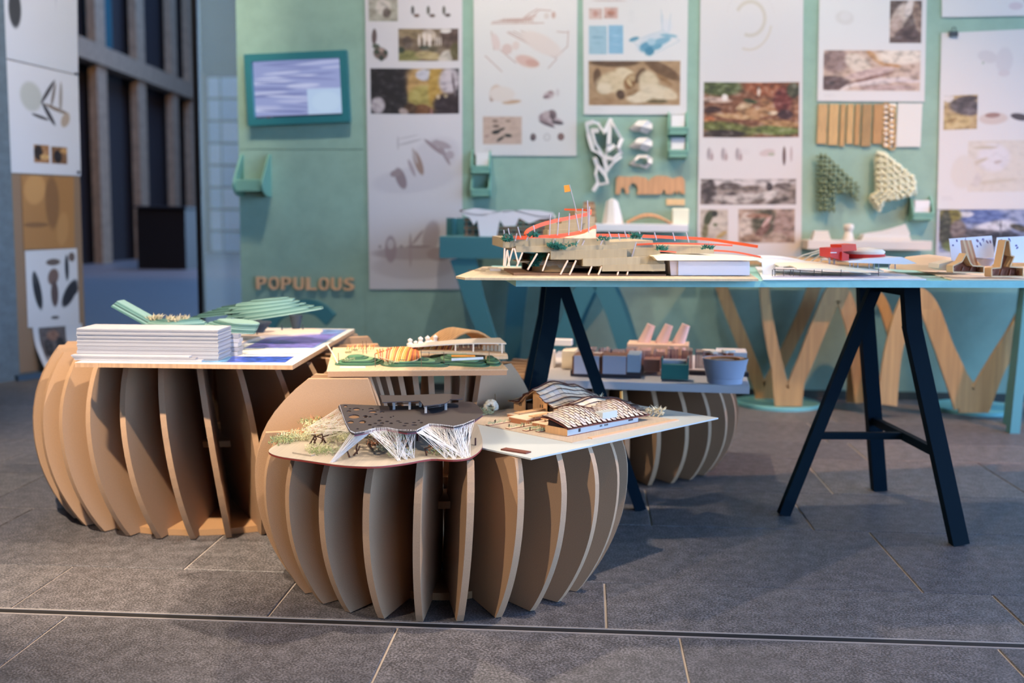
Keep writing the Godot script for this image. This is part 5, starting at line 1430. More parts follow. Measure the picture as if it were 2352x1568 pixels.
func model_shingle_roofs() -> void:
	var h := 0.381
	m2_o = on_y(1303, 1003, h)
	m2_u = (on_y(1465, 970, h) - m2_o).normalized()
	m2_v = Vector3.UP.cross(m2_u)
	var at := Vector3(m2_o.x, FRONT_LOW, m2_o.z)
	var t := thing("building_model", "model of wavy shingled wooden roofs on a white square board", "model", at)
	var bb := Basis(m2_u, Vector3.UP, -m2_v)
	var white := mat(rgb(180, 186, 188), 0.5)
	put("base_board", Geo.new(at).box(m2(0.121, 0.13, -0.0018), Vector3(0.698, 0.0036, 0.46), bb), white, t)
	var tanw := mat(rgb(214, 170, 124), 0.6, "wood", 0.2, 0.9)
	var brown := mat(rgb(104, 52, 40), 0.65)
	put("wood_ground", Geo.new(at).box(m2(0.1575, 0.15, 0.0006), Vector3(0.405, 0.0012, 0.41), bb), mat(rgb(192, 174, 156), 0.6, "wood", 0.25, 0.92), t)
	# long white wall with small windows, the tan end and the raised block
	put("white_wall", Geo.new(at).box(m2(0.1325, 0.001, 0.0095), Vector3(0.265, 0.017, 0.003), bb), white, t)
	put("end_wall", Geo.new(at).box(m2(0.0015, 0.035, 0.0095), Vector3(0.003, 0.017, 0.07), bb), tanw, t)
	put("sill_line", Geo.new(at).box(m2(0.1325, 0.0, 0.0014), Vector3(0.268, 0.0016, 0.006), bb), brown, t)
	put("raised_block", Geo.new(at).box(m2(0.155, 0.012, 0.021), Vector3(0.055, 0.04, 0.024), bb), white, t)
	var hole := mat(rgb(44, 30, 34), 0.7)
	for w in [[0.042, 0.007, 0.008], [0.118, 0.0025, 0.004], [0.123, 0.0025, 0.004], [0.135, 0.0025, 0.004], [0.14, 0.0025, 0.004], [0.145, 0.0025, 0.004], [0.235, 0.018, 0.004]]:
		put("window", Geo.new(at).box(m2(w[0], -0.0008, 0.0105), Vector3(w[1], w[2], 0.001), bb), hole, t)
	# tall walls on the side that faces the drums
	for w in [[0.331, 0.29, 0.024], [0.262, 0.212, 0.045], [0.19, 0.16, 0.026], [0.135, 0.1, 0.03]]:
		var poly := PackedVector2Array([Vector2(w[0], 0.001), Vector2(w[1], 0.001)])
		for i in 7:
			var v := lerpf(w[1], w[0], i / 6.0)
			poly.append(Vector2(v, wave_h(0.16, v) - 0.003))
		var g := Geo.new(at)
		g.prism(poly, -0.0015, 0.0015, Transform3D(Basis(m2_v, m2_u, Vector3.UP), m2(0.162, 0.0)))
		put("gable_wall", g, tanw, t)
	put("rear_wall", Geo.new(at).box(m2(0.27, 0.2, 0.012), Vector3(0.2, 0.022, 0.24), bb), mat(rgb(60, 42, 36), 0.8), t)
	var gp := PackedVector2Array([Vector2(0.07, 0.001), Vector2(0.002, 0.001)])
	for i in 7: gp.append(Vector2(0.002 + 0.068 * i / 6.0, bar_h(0.006, 0.002 + 0.068 * i / 6.0) - 0.0035))
	put("gable_wall", Geo.new(at).prism(gp, -0.0015, 0.0015, Transform3D(Basis(m2_v, m2_u, Vector3.UP), m2(0.012, 0.0))), hole, t)
	# roof boards, and shingles on them
	var tall := put("roof", Geo.new(at).sheet(func(a: float, b: float) -> Vector3: return m2(0.152 + 0.228 * a, 0.06 + 0.285 * b, wave_h(0.152 + 0.228 * a, 0.06 + 0.285 * b)), 14, 26, Vector3(0, -0.002, 0)), tanw, t)
	var low := put("roof", Geo.new(at).sheet(func(a: float, b: float) -> Vector3: return m2(-0.004 + 0.312 * a, -0.006 + 0.088 * b, bar_h(-0.004 + 0.312 * a, -0.006 + 0.088 * b)), 20, 8, Vector3(0, -0.002, 0)), brown, t)
	var tops := [mat(rgb(212, 200, 184), 0.6), mat(rgb(204, 184, 162), 0.6), mat(rgb(196, 184, 178), 0.6)]
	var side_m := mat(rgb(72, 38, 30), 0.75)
	var shingle := func(size: Vector3, xf: Transform3D, a: Geo, b: Geo) -> void:   # pale top in a, dark cut edges in b
		var e := []; var f := []
		for k in [[-1, 1], [1, 1], [1, -1], [-1, -1]]:
			e.append(xf * Vector3(size.x * k[0], -size.y, size.z * k[1]) + Vector3.ZERO); f.append(xf * Vector3(size.x * k[0], size.y, size.z * k[1]))
		a.quad(f[0], f[1], f[2], f[3])
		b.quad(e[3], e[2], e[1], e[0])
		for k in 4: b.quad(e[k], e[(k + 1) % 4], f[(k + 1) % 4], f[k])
	var half := func(i: int) -> Vector3: return Vector3([0.0084, 0.0079, 0.0088][i], 0.0012, [0.0074, 0.007, 0.0078][i])
	var variants := []
	for i in 3:
		var a := Geo.new(); var b := Geo.new()
		shingle.call(half.call(i), Transform3D.IDENTITY, a, b)
		var mesh := a.done()
		mesh.surface_set_material(0, tops[i])
		b.st.commit(mesh)
		mesh.surface_set_material(1, side_m)
		variants.append(mesh)
	var rest_a := Geo.new(at); var rest_b := Geo.new(at)
	var lay := func(parent: Node3D, u: float, v: float, f: Callable, along_slope: bool, single: bool) -> void:
		var e := 0.004
		var x: Vector3 = (m2_u * e + Vector3.UP * (f.call(u + e, v) - f.call(u, v))).normalized()
		var z: Vector3 = -(m2_v * e + Vector3.UP * (f.call(u, v + e) - f.call(u, v))).normalized()
		var y: Vector3 = z.cross(x).normalized()
		z = x.cross(y)
		var bb2 := Basis(x, y, z)
		if along_slope: bb2 = Basis(z, y, -x)
		bb2 = bb2.rotated(y, rng.randf_range(-0.1, 0.1)) * Basis(Vector3.RIGHT, -0.15 if along_slope else -0.2)
		var p: Vector3 = m2(u, v, f.call(u, v)) + y * 0.0026
		var i := rng.randi() % 3
		if single:
			var o := MeshInstance3D.new()
			o.mesh = variants[i]
			o.name = "shingle"
			parent.add_child(o, true)
			o.basis = bb2
			o.position = p - at
		else:
			shingle.call(half.call(i), Transform3D(bb2, p), rest_a, rest_b)
	for i in 34:
		for j in 5:
			lay.call(low, 0.002 + i * 0.0090, 0.002 + j * 0.0165 + (i % 2) * 0.007, bar_h, true, i < 30)
	for i in 14:
		for j in 26:
			lay.call(tall, 0.157 + i * 0.0162, 0.066 + j * 0.0105, func(uu: float, vv: float) -> float: return wave_h(uu, vv), false, i < 5)
	kind(put("shingles", rest_a, tops[0], tall), "stuff", "pale shingles further up the roof")
	kind(put("shingle_edges", rest_b, side_m, tall), "stuff", "dark edges of the shingles further up the roof")
	# terraces and planted beds at the foot
	for w in [[0.06, 0.19, 0.12, 0.06, 0.012], [0.055, 0.12, 0.1, 0.05, 0.008], [0.03, 0.115, 0.03, 0.03, 0.01], [0.1, 0.25, 0.1, 0.05, 0.006]]:
		put("terrace", Geo.new(at).box(m2(w[0] + 0.03, w[1], w[4] * 0.5 + 0.001), Vector3(w[2], w[4], w[3]), bb), mat(rgb(168, 110, 76), 0.65), t)
		put("terrace_top", Geo.new(at).box(m2(w[0] + 0.03, w[1], w[4] + 0.002), Vector3(w[2] + 0.002, 0.0018, w[3] + 0.002), bb), mat(rgb(232, 206, 180), 0.6), t)
	for w in [[0.12, 0.225, 0.12, 0.016, 0.019], [0.11, 0.16, 0.13, 0.015, 0.021], [0.09, 0.12, 0.09, 0.014, 0.02]]:
		put("walkway", Geo.new(at).box(m2(w[0], w[1], w[4]), Vector3(w[2], 0.0022, w[3]), bb), tanw, t)
		for k in [-0.4, 0.3]:
			put("walkway_post", Geo.new(at).box(m2(w[0] + k * w[2], w[1], w[4] * 0.5), Vector3(0.0022, w[4] - 0.002, 0.0022), bb), tanw, t)
	var bed := mat(rgb(120, 60, 44), 0.65)
	var green := Geo.new(at)
	for w in [[0.0, 0.222, 0.085, 0.014], [0.01, 0.158, 0.095, 0.015], [0.0, 0.112, 0.055, 0.013], [0.0, 0.082, 0.03, 0.01]]:
		put("planting_bed", Geo.new(at).box(m2(w[0], w[1], 0.0018), Vector3(w[2], 0.0018, w[3]), bb), bed, t)
		put("bed_top", Geo.new(at).box(m2(w[0], w[1], 0.003), Vector3(w[2] - 0.001, 0.0008, w[3] - 0.001), bb), mat(rgb(232, 206, 180), 0.6), t)
		for k in 4: tufts(green, m2(w[0] + w[2] * (-0.35 + k * 0.23), w[1], 0.003), Vector3(0.008, 0.004, 0.006), 26, 0.006)
	for p in [[0.06, 0.33, 0.028], [0.31, 0.3, 0.03], [0.35, 0.14, 0.012], [0.36, 0.2, 0.012]]:
		tufts(green, m2(p[0], p[1], 0.002), Vector3(0.02, 0.016, 0.016), 90, 0.01)
	kind(put("planting", green, mat(rgb(170, 182, 152), 0.9), t), "stuff", "pale green planting")
	var dry := Geo.new(at)
	for p in [[0.36, 0.02], [0.34, 0.26], [0.38, 0.24], [0.3, 0.33]]:
		tufts(dry, m2(p[0], p[1], 0.002), Vector3(0.024, 0.02, 0.014), 80, 0.016)
	kind(put("dry_grass", dry, mat(rgb(216, 206, 180), 0.9), t), "stuff", "dry straw-coloured grass")
	# a cauliflower-like white bush
	var bush := Geo.new(at)
	var bc := m2(0.09, 0.345)
	for i in 70:
		var d := Vector3(rng.randf_range(-1, 1), rng.randf_range(-0.2, 1), rng.randf_range(-1, 1)).normalized()
		bush.lathe(bc + Vector3(0, 0.014, 0) + d * Vector3(0.016, 0.018, 0.014), [Vector2(0, -0.005), Vector2(0.0045, -0.002), Vector2(0.004, 0.003), Vector2(0, 0.005)], 6)
	put("white_bush", bush, mat(rgb(226, 222, 206), 0.9), t)
	for p in [[1140, 935, 26], [1196, 915, 20], [1201, 908, 22], [1299, 905, 26], [1365, 925, 18]]:
		var q := on_y(p[0], p[1], h)
		put("stick", Geo.new(at).tube([q, q + Vector3(-0.003, p[2] * scale_at(q) * 1.2, 0)], 0.001, 5), tanw, t)
	var q0 := m2(0.4, 0.16)
	put("dowel", Geo.new(at).tube([q0, q0 + Vector3(-0.002, 0.046, 0)], 0.0045, 8), mat(rgb(214, 160, 88), 0.6), t)
	var ink_m := mat(rgb(46, 30, 26), 0.7)
	for p in [[-0.02, 0.22], [-0.012, 0.225], [-0.03, 0.16], [0.0, 0.14], [-0.02, 0.1], [0.16, 0.235], [0.16, 0.228], [0.14, 0.29], [0.14, 0.285]]:
		put("scale_figure", Geo.new(at).box(m2(p[0], p[1], 0.008 if p[0] < 0.1 else 0.024), Vector3(0.0016, 0.008, 0.0016), bb), ink_m, t)
	plaque(t, at, on_y(1156, 1032, h), on_y(1214, 1041, h), 0.02, brown)
	plaque(t, at, m2(0.02, -0.052), m2(0.36, -0.05), 0.014, mat(rgb(206, 170, 140), 0.6))


func model_green_layers() -> void:
	var h := 0.512
	var at := Vector3(-1.03, LEFT_TOP, -3.13)
	var t := thing("building_model", "model of sweeping pale green layered roofs behind a white stack of sheets", "model", at)
	var fl := on_y(172, 832, h); var fr := on_y(672, 838, h)
	var d := (fr - fl).normalized(); var b := Vector3.UP.cross(d)
	var bb := Basis(d, Vector3.UP, -b)
	var wide := (fr - fl).length()
	var deep := 0.92
	var P := func(x: float, z: float, y: float) -> Vector3: return fl + d * x + b * z + Vector3.UP * y
	put("base_board", Geo.new(at).box(P.call(wide * 0.5, deep * 0.5, -0.0065), Vector3(wide, 0.011, deep), bb), mat(rgb(196, 156, 120), 0.6, "wood", 0.3, 0.85), t)
	put("white_sheet", Geo.new(at).box(P.call(wide * 0.5, deep * 0.5, -0.0005), Vector3(wide, 0.001, deep), bb), mat(rgb(206, 204, 198), 0.5), t)
	# print of blue water on the sheet
	var print_on := func(pts: Array, lift: float, m: Material) -> void:
		put("water_print", Geo.new(at).prism(outline_on(h, pts, false), h, h + lift), m, t)
	print_on.call([[560, 799.5], [722, 799.5], [799, 757], [730, 756], [640, 762]], 0.0004, mat(rgb(120, 150, 214), 0.35, "water", 0.3, 0.75))
	print_on.call([[566, 798], [718, 798], [776, 766], [700, 769], [610, 777]], 0.0007, mat(rgb(124, 112, 196), 0.35, "water", 0.25, 0.78))
	print_on.call([[462, 832], [655, 832.5], [676, 818.5], [478, 818]], 0.0004, mat(rgb(56, 88, 206), 0.3, "water", 0.2, 0.6))
	print_on.call([[462, 832], [520, 832], [534, 818.5], [478, 818]], 0.0007, mat(rgb(96, 150, 196), 0.3, "water", 0.2, 0.75))
	put("letter_row", Geo.new(at).bar(on_y(560, 815.5, h) + Vector3.UP * 0.0004, on_y(690, 813, h) + Vector3.UP * 0.0004, 0.0008, 0.004, Vector3.UP), mat(rgb(130, 140, 150), 0.6), t)
	put("quay", Geo.new(at).prism(outline_on(h, [[515, 812], [560, 790], [600, 776], [735, 767], [742, 762], [720, 758], [600, 762], [500, 790]], false), h, h + 0.006), mat(rgb(214, 190, 172), 0.6), t)
	# white stack of many sheets
	var wm := [mat(rgb(158, 158, 166), 0.6), mat(rgb(136, 136, 144), 0.6), mat(rgb(166, 166, 172), 0.6)]
	var s0 := on_y(176, 826, h); var s1 := on_y(513, 822, h)
	var long := (s1 - s0).length()
	var n := 24
	var rise := 0.081
	for i in n:
		var y := rise * (i + 0.5) / n
		put("stack_sheet", Geo.new(at).box(s0 + d * (long * 0.5 + rng.randf_range(-0.0015, 0.0015)) + b * (0.065 + rng.randf_range(-0.001, 0.001)) + Vector3.UP * y, Vector3(long + rng.randf_range(-0.002, 0.002), rise / n - 0.0005, 0.12), bb), wm[i % 3], t)
	for i in 3:
		put("step_sheet", Geo.new(at).box(s0 + d * (0.165 - 0.01 * i) - b * 0.004 + Vector3.UP * (0.003 + 0.0048 * i), Vector3(0.33 - 0.012 * i, 0.0042, 0.02), bb), wm[i % 3], t)
	for i in 5:
		put("stair_block", Geo.new(at).box(s1 + d * (0.012 + 0.004 * (i % 2)) + b * 0.07 + Vector3.UP * (0.006 + 0.0115 * i), Vector3(0.026, 0.0105, 0.05 - 0.006 * i), bb), wm[i % 3], t)
	# green layers; the blades are cut from card and stacked
	var gc := [mat(rgb(98, 132, 126), 0.6), mat(rgb(70, 106, 101), 0.6), mat(rgb(122, 152, 144), 0.6), mat(rgb(42, 72, 68), 0.6)]
	var k := 0.00128
	var blade := func(px: float, py: float, half: float, deep_: float, lean: float, thick: float, mm: Material, z: float, tail: float) -> void:
		# a long curved blade whose middle projects to these pixels
		var c := on_z(px, py, z)
		var pts := PackedVector2Array()
		for i in 13:
			var f := i / 12.0
			pts.append(Vector2((f * 2.0 - 1.0) * half, deep_ * pow(sin(PI * clampf(f * (1.0 - tail) + tail * 0.5, 0, 1)), 0.8)))
		for i in range(12, -1, -1):
			var f := i / 12.0
			pts.append(Vector2((f * 2.0 - 1.0) * half, -deep_ * pow(sin(PI * f), 0.7) - 0.004))
		put("layer", Geo.new(at).prism(pts, 0.0, thick, Transform3D(Basis(d, Vector3.UP, -b) * Basis(Vector3.BACK, lean), c)), mm, t)
	var zc := -3.12
	for i in 13:
		var f := i / 12.0
		blade.call(lerpf(640, 612, f) - 14.0 * sin(f * PI), lerpf(724, 693, f), lerpf(104, 62, f) * k * (1.0 + 0.12 * sin(i * 2.3)), lerpf(0.07, 0.05, f), lerpf(0.16, 0.1, f), 0.0036, gc[i % 3 if i else 2], zc - 0.004 * i, 0.2)
	for i in 8:
		blade.call(520.0 + i * 7.0, 722.0 - i * 3.3, (86.0 - i * 4.0) * k, 0.04, 0.12, 0.0032, gc[3 if i % 2 else 1], zc - 0.05 - 0.004 * i, 0.3)
	blade.call(620, 688, 44 * k, 0.03, 0.1, 0.003, gc[0], zc - 0.06, 0.2)
	for i in 6: blade.call(520.0 + i * 6.0, 758.0 - i * 3.6, (64.0 - i * 4.0) * k, 0.05, -0.1, 0.0036, gc[i % 3], -2.96 - 0.004 * i, 0.2)
	for i in 5: blade.call(402.0 + i * 2.0, 748.0 - i * 3.2, (80.0 - i * 8.0) * k, 0.05, 0.02, 0.0034, gc[i % 3], -2.95 - 0.006 * i, 0.1)
	for i in 6:
		var c := on_z(304.0 + i * 2.5, 724.0 - i * 2.2, -2.95 - 0.008 * i)
		put("ramp_layer", Geo.new(at).box(c, Vector3(88 * k, 0.0036, 0.05), bb * Basis(Vector3.BACK, -0.5)), gc[(i + 1) % 4], t)
	var navy := mat(rgb(44, 54, 66), 0.7)
	for p in [[592, 768, 31, 10, 14, 30], [680, 757, 15, 9, 15, 34], [543, 785, 6, 5, 6, 30], [300, 748, 9, 8, 9, 24]]:
		var c := on_y(p[0], p[1], h)
		if p[0] < 400: c = Vector3(on_z(p[0], p[1], -2.96).x, h, -2.96)
		var s := scale_at(c)
		for i in 7:
			var f := i / 6.0
			var r := lerpf(p[3], p[2] if p[0] != 680 else 15, f) * s
			put("column_layer", Geo.new(at).lathe(c + Vector3.UP * (p[5] * s * f * 0.86), [Vector2(0, 0), Vector2(r, 0), Vector2(r * 1.02, p[5] * s / 7.4), Vector2(0, p[5] * s / 7.4)], 16), navy, t)
	var straw := Geo.new(at)
	for p in [[350, 738, -2.97], [362, 734, -2.97], [400, 742, -2.93], [395, 736, -2.96], [420, 736, -2.98]]:
		tufts(straw, on_z(p[0], p[1], p[2]), Vector3(0.014, 0.01, 0.01), 60, 0.012)
	kind(put("straw", straw, mat(rgb(170, 160, 134), 0.9), t), "stuff", "dry straw")
	for p in [[591, 772], [648, 762], [696, 760], [516, 780]]:
		var c := on_y(p[0], p[1], h)
		put("scale_figure", Geo.new(at).box(c + Vector3.UP * 0.012, Vector3(0.003, 0.02, 0.003)), navy, t)


func model_hill_fan() -> void:
	var h := 0.505
	var fl := on_y(750, 852, h); var fr := on_y(1167, 848, h)
	var d := (fr - fl).normalized(); var b := Vector3.UP.cross(d)
	var bb := Basis(d, Vector3.UP, -b)
	var wide := (fr - fl).length()
	var deep := 0.5
	var at := fl + d * wide * 0.5 + b * deep * 0.5
	at.y = FRONT_TOP
	var t := thing("building_model", "model of an orange ribbed fan roof over green contour layers", "model", at)
	var wood := mat(rgb(222, 190, 152), 0.6, "wood", 0.3, 0.9)
	put("base_board", Geo.new(at).box(fl + d * wide * 0.5 + b * deep * 0.5 - Vector3.UP * 0.0085, Vector3(wide - 0.006, 0.0125, deep), bb), mat(rgb(196, 152, 114), 0.7, "speckle", 0.16, 0.82), t)
	put("wood_sheet", Geo.new(at).box(fl + d * wide * 0.5 + b * deep * 0.5 - Vector3.UP * 0.001, Vector3(wide, 0.002, deep), bb), wood, t)
	# contour layers of green card, as low mounds
	var greens := [mat(rgb(58, 98, 74), 0.7), mat(rgb(74, 120, 88), 0.7), mat(rgb(44, 82, 64), 0.7), mat(rgb(110, 150, 112), 0.7)]
	for hill in [[[770, 838], [790, 840], [850, 840], [872, 836], [880, 828], [840, 822], [790, 826], [774, 832]], [[874, 838], [900, 843], [960, 842], [1020, 843], [1030, 836], [990, 826], [920, 826], [884, 832]], [[990, 838], [1040, 840], [1090, 843], [1120, 842], [1128, 832], [1090, 820], [1020, 814], [985, 820]], [[1110, 838], [1140, 841], [1150, 836], [1140, 828], [1118, 828]]]:
		var c := Vector2.ZERO
		for p in hill: c += Vector2(p[0], p[1]) / hill.size()
		for i in 6:
			var q := []
			for p in hill:
				var w := Vector2(p[0], p[1]).lerp(c + Vector2(8.0 * sin(i), -1.0 * i), 0.13 * i)
				q.append([w.x, w.y])
			put("contour_layer", Geo.new(at).prism(outline_on(h + 0.0001, q), h + 0.0026 * i, h + 0.0026 * (i + 1) - 0.0004), greens[(i + hill.size()) % 4], t)
	# fan of coloured ribs
	var tones := [mat(rgb(226, 140, 54), 0.6), mat(rgb(214, 110, 52), 0.6), mat(rgb(236, 176, 90), 0.6), mat(rgb(156, 74, 48), 0.6), mat(rgb(232, 196, 130), 0.6)]
	var rib := func(a: Vector3, c: Vector3, e: Vector3, w: float, i: int) -> void:
		var g := Geo.new(at)
		g.bar(a, c, 0.003, w, Vector3.UP); g.bar(c, e, 0.003, w, Vector3.UP)
		put("rib", g, tones[(i * 3 + i / 4) % 5], t)
	var zc := at.z - 0.005
	var face := func(px: float, py: float, back: float) -> Vector3: return on_plane(px, py, fl + b * back, b)
	for i in 24:
		var f := i / 23.0
		var top: Vector3 = face.call(lerpf(866, 960, f) + 18.0 * sin(f * PI), 811.0 - 14.0 * sin(PI * (0.18 + f * 0.72)), 0.24)
		var foot: Vector3 = face.call(lerpf(870, 966, f), 818.0 + 14.0 * sin(PI * clampf(f * 0.9 + 0.06, 0, 1)), 0.10)
		rib.call(top, top.lerp(foot, 0.5) + Vector3.UP * 0.006, foot, 0.0042, i)
	for i in 22:
		var f := i / 21.0
		var x := lerpf(948, 1046, f)
		var top: Vector3 = face.call(x + 2.0, 797.0 - 8.0 * f, 0.27)
		var foot: Vector3 = face.call(x - 4.0, 807.0 - 3.0 * f, 0.24)
		rib.call(top, top.lerp(foot, 0.5), foot, 0.0045, i + 3)
	put("fan_rim", Geo.new(at).tube([face.call(870, 819, 0.10), face.call(905, 831, 0.095), face.call(940, 832, 0.095), face.call(958, 826, 0.1), face.call(967, 817, 0.11)], 0.0014, 6), wood, t)
	put("ridge_strip", Geo.new(at).tube([face.call(862, 812, 0.24), face.call(905, 798, 0.25), face.call(945, 798, 0.27), face.call(970, 806, 0.24)], 0.0016, 6), tones[1], t)
	for i in 12:
		var x := lerpf(800, 860, i / 11.0)
		put("rib", Geo.new(at).bar(face.call(x, 793.0 + 2.0 * sin(i), 0.4), face.call(x - 3.0, 801, 0.39), 0.002, 0.005, b), tones[i % 5], t)
	# pavilion roof on posts at the right
	var pale := mat(rgb(226, 212, 196), 0.6)
	put("pavilion_roof", Geo.new(at).sheet(func(u: float, v: float) -> Vector3:
		var a: Vector3 = face.call(lerpf(945, 1163, u), 795.5 - 9.0 * sin(u * PI * 0.55) + 3.5 * maxf(0.0, u - 0.6), 0.22)
		return a + b * (0.14 * v * (0.4 + 0.6 * u)), 16, 3, Vector3(0, -0.003, 0)), pale, t)
	for i in 14:
		var x := lerpf(1052, 1104, i / 13.0)
		put("wall_slat", Geo.new(at).bar(face.call(x, 791, 0.3), face.call(x, 804, 0.3), 0.003, 0.002, b), tones[3] if i % 3 else wood, t)
	for i in 6:
		var x := lerpf(1112, 1156, i / 5.0)
		put("wall_panel", Geo.new(at).bar(face.call(x, 792, 0.26), face.call(x, 808, 0.26), 0.008, 0.002, b), wood, t)
	for p in [[1087, 0.22], [1153, 0.22], [1046, 0.22]]:
		put("pavilion_post", Geo.new(at).bar(face.call(p[0], 790, p[1]), face.call(p[0], 812, p[1]), 0.004, 0.004, b), pale, t)
	put("deck", Geo.new(at).sheet(func(u: float, v: float) -> Vector3: return face.call(lerpf(965, 1166, u), 806.5 + 7.0 * u * u, 0.2) + b * 0.1 * v, 12, 2, Vector3(0, -0.006, 0)), wood, t)
	put("deck_step", Geo.new(at).bar(face.call(1115, 821, 0.19), face.call(1166, 820, 0.19), 0.02, 0.008, Vector3.UP), wood, t)
	put("orange_bar", Geo.new(at).bar(face.call(1037, 817, 0.12), face.call(1091, 817, 0.12), 0.004, 0.0085, b), mat(rgb(240, 150, 40), 0.6), t)
	put("white_bar", Geo.new(at).bar(face.call(1037, 825.5, 0.11), face.call(1110, 822, 0.11), 0.006, 0.006, b), mat(rgb(220, 226, 232), 0.6), t)
	for p in [[778, 832, 22], [862, 842, 30], [968, 842, 40], [1020, 836, 28], [1124, 836, 30], [834, 812, 30], [842, 812, 30], [986, 826, 18], [960, 812, 30]]:
		var q := on_y(p[0], p[1], h + 0.002)
		put("stick", Geo.new(at).tube([q, q + Vector3(-0.001, p[2] * scale_at(q), 0)], 0.0009, 5), mat(rgb(120, 92, 70), 0.7), t)
	var g := Geo.new(at)
	for p in [[795, 830], [808, 828], [890, 838], [900, 834], [945, 828], [800, 812], [815, 806]]:
		tufts(g, on_y(p[0], p[1], h + 0.008), Vector3(0.008, 0.006, 0.006), 40, 0.007)
	kind(put("planting", g, mat(rgb(150, 160, 122), 0.9), t), "stuff", "grey-green planting")
	plaque(t, at, on_y(781, 844, h), on_y(840, 844, h), 0.014, pale)
	var c0 := on_y(752, 790, 0.506) + Vector3(-0.01, 0.0, 0.0)
	var c1 := on_y(776, 836, h)
	var cable := put("power_cable", Geo.new(c1).tube([c0, c0.lerp(c1, 0.3) + Vector3.UP * 0.012, c0.lerp(c1, 0.7) + Vector3(0, 0.008, 0), c1 + Vector3.UP * 0.002], 0.0022, 6), mat(rgb(214, 204, 196), 0.6))
	cable.position = c1
	tag(cable, "thin pale cable running from the green layered model to the orange fan model", "cable")
	# a second small model at the back of the same board: a ribbed wooden dome and white trees
	var c := fl + d * (wide * 0.86) + b * 0.44
	var t2 := thing("dome_model", "small wooden ribbed dome with white trees behind the orange fan model", "model", c)
	for i in 9:
		var arc := []
		for j in 11:
			var f := j / 10.0
			arc.append(c + d * (-0.13 + 0.18 * f) + Vector3.UP * (0.002 + 0.055 * sin(PI * f)) + b * (0.04 - 0.011 * i) + d * 0.006 * i)
		put("rib", Geo.new(c).tube(arc, 0.0045, 6), mat(rgb(216, 170, 120), 0.6, "wood", 0.3, 0.9), t2)
	for p in [[942, 792, 26], [966, 788, 30], [982, 787, 32], [1000, 786, 34], [1018, 788, 24], [1030, 787, 22], [955, 790, 20], [990, 790, 22]]:
		var q := Vector3(on_plane(p[0], p[1], c, b).x, h, on_plane(p[0], p[1], c, b).z)
		var s := scale_at(q)
		put("white_tree", Geo.new(c).lathe(q, [Vector2(0.0, 0.0), Vector2(0.008, 0.001), Vector2(0.01, p[2] * s * 0.5), Vector2(0.005, p[2] * s * 0.62), Vector2(0.0075, p[2] * s * 0.85), Vector2(0, p[2] * s)], 10), mat(rgb(226, 222, 224), 0.7), t2)


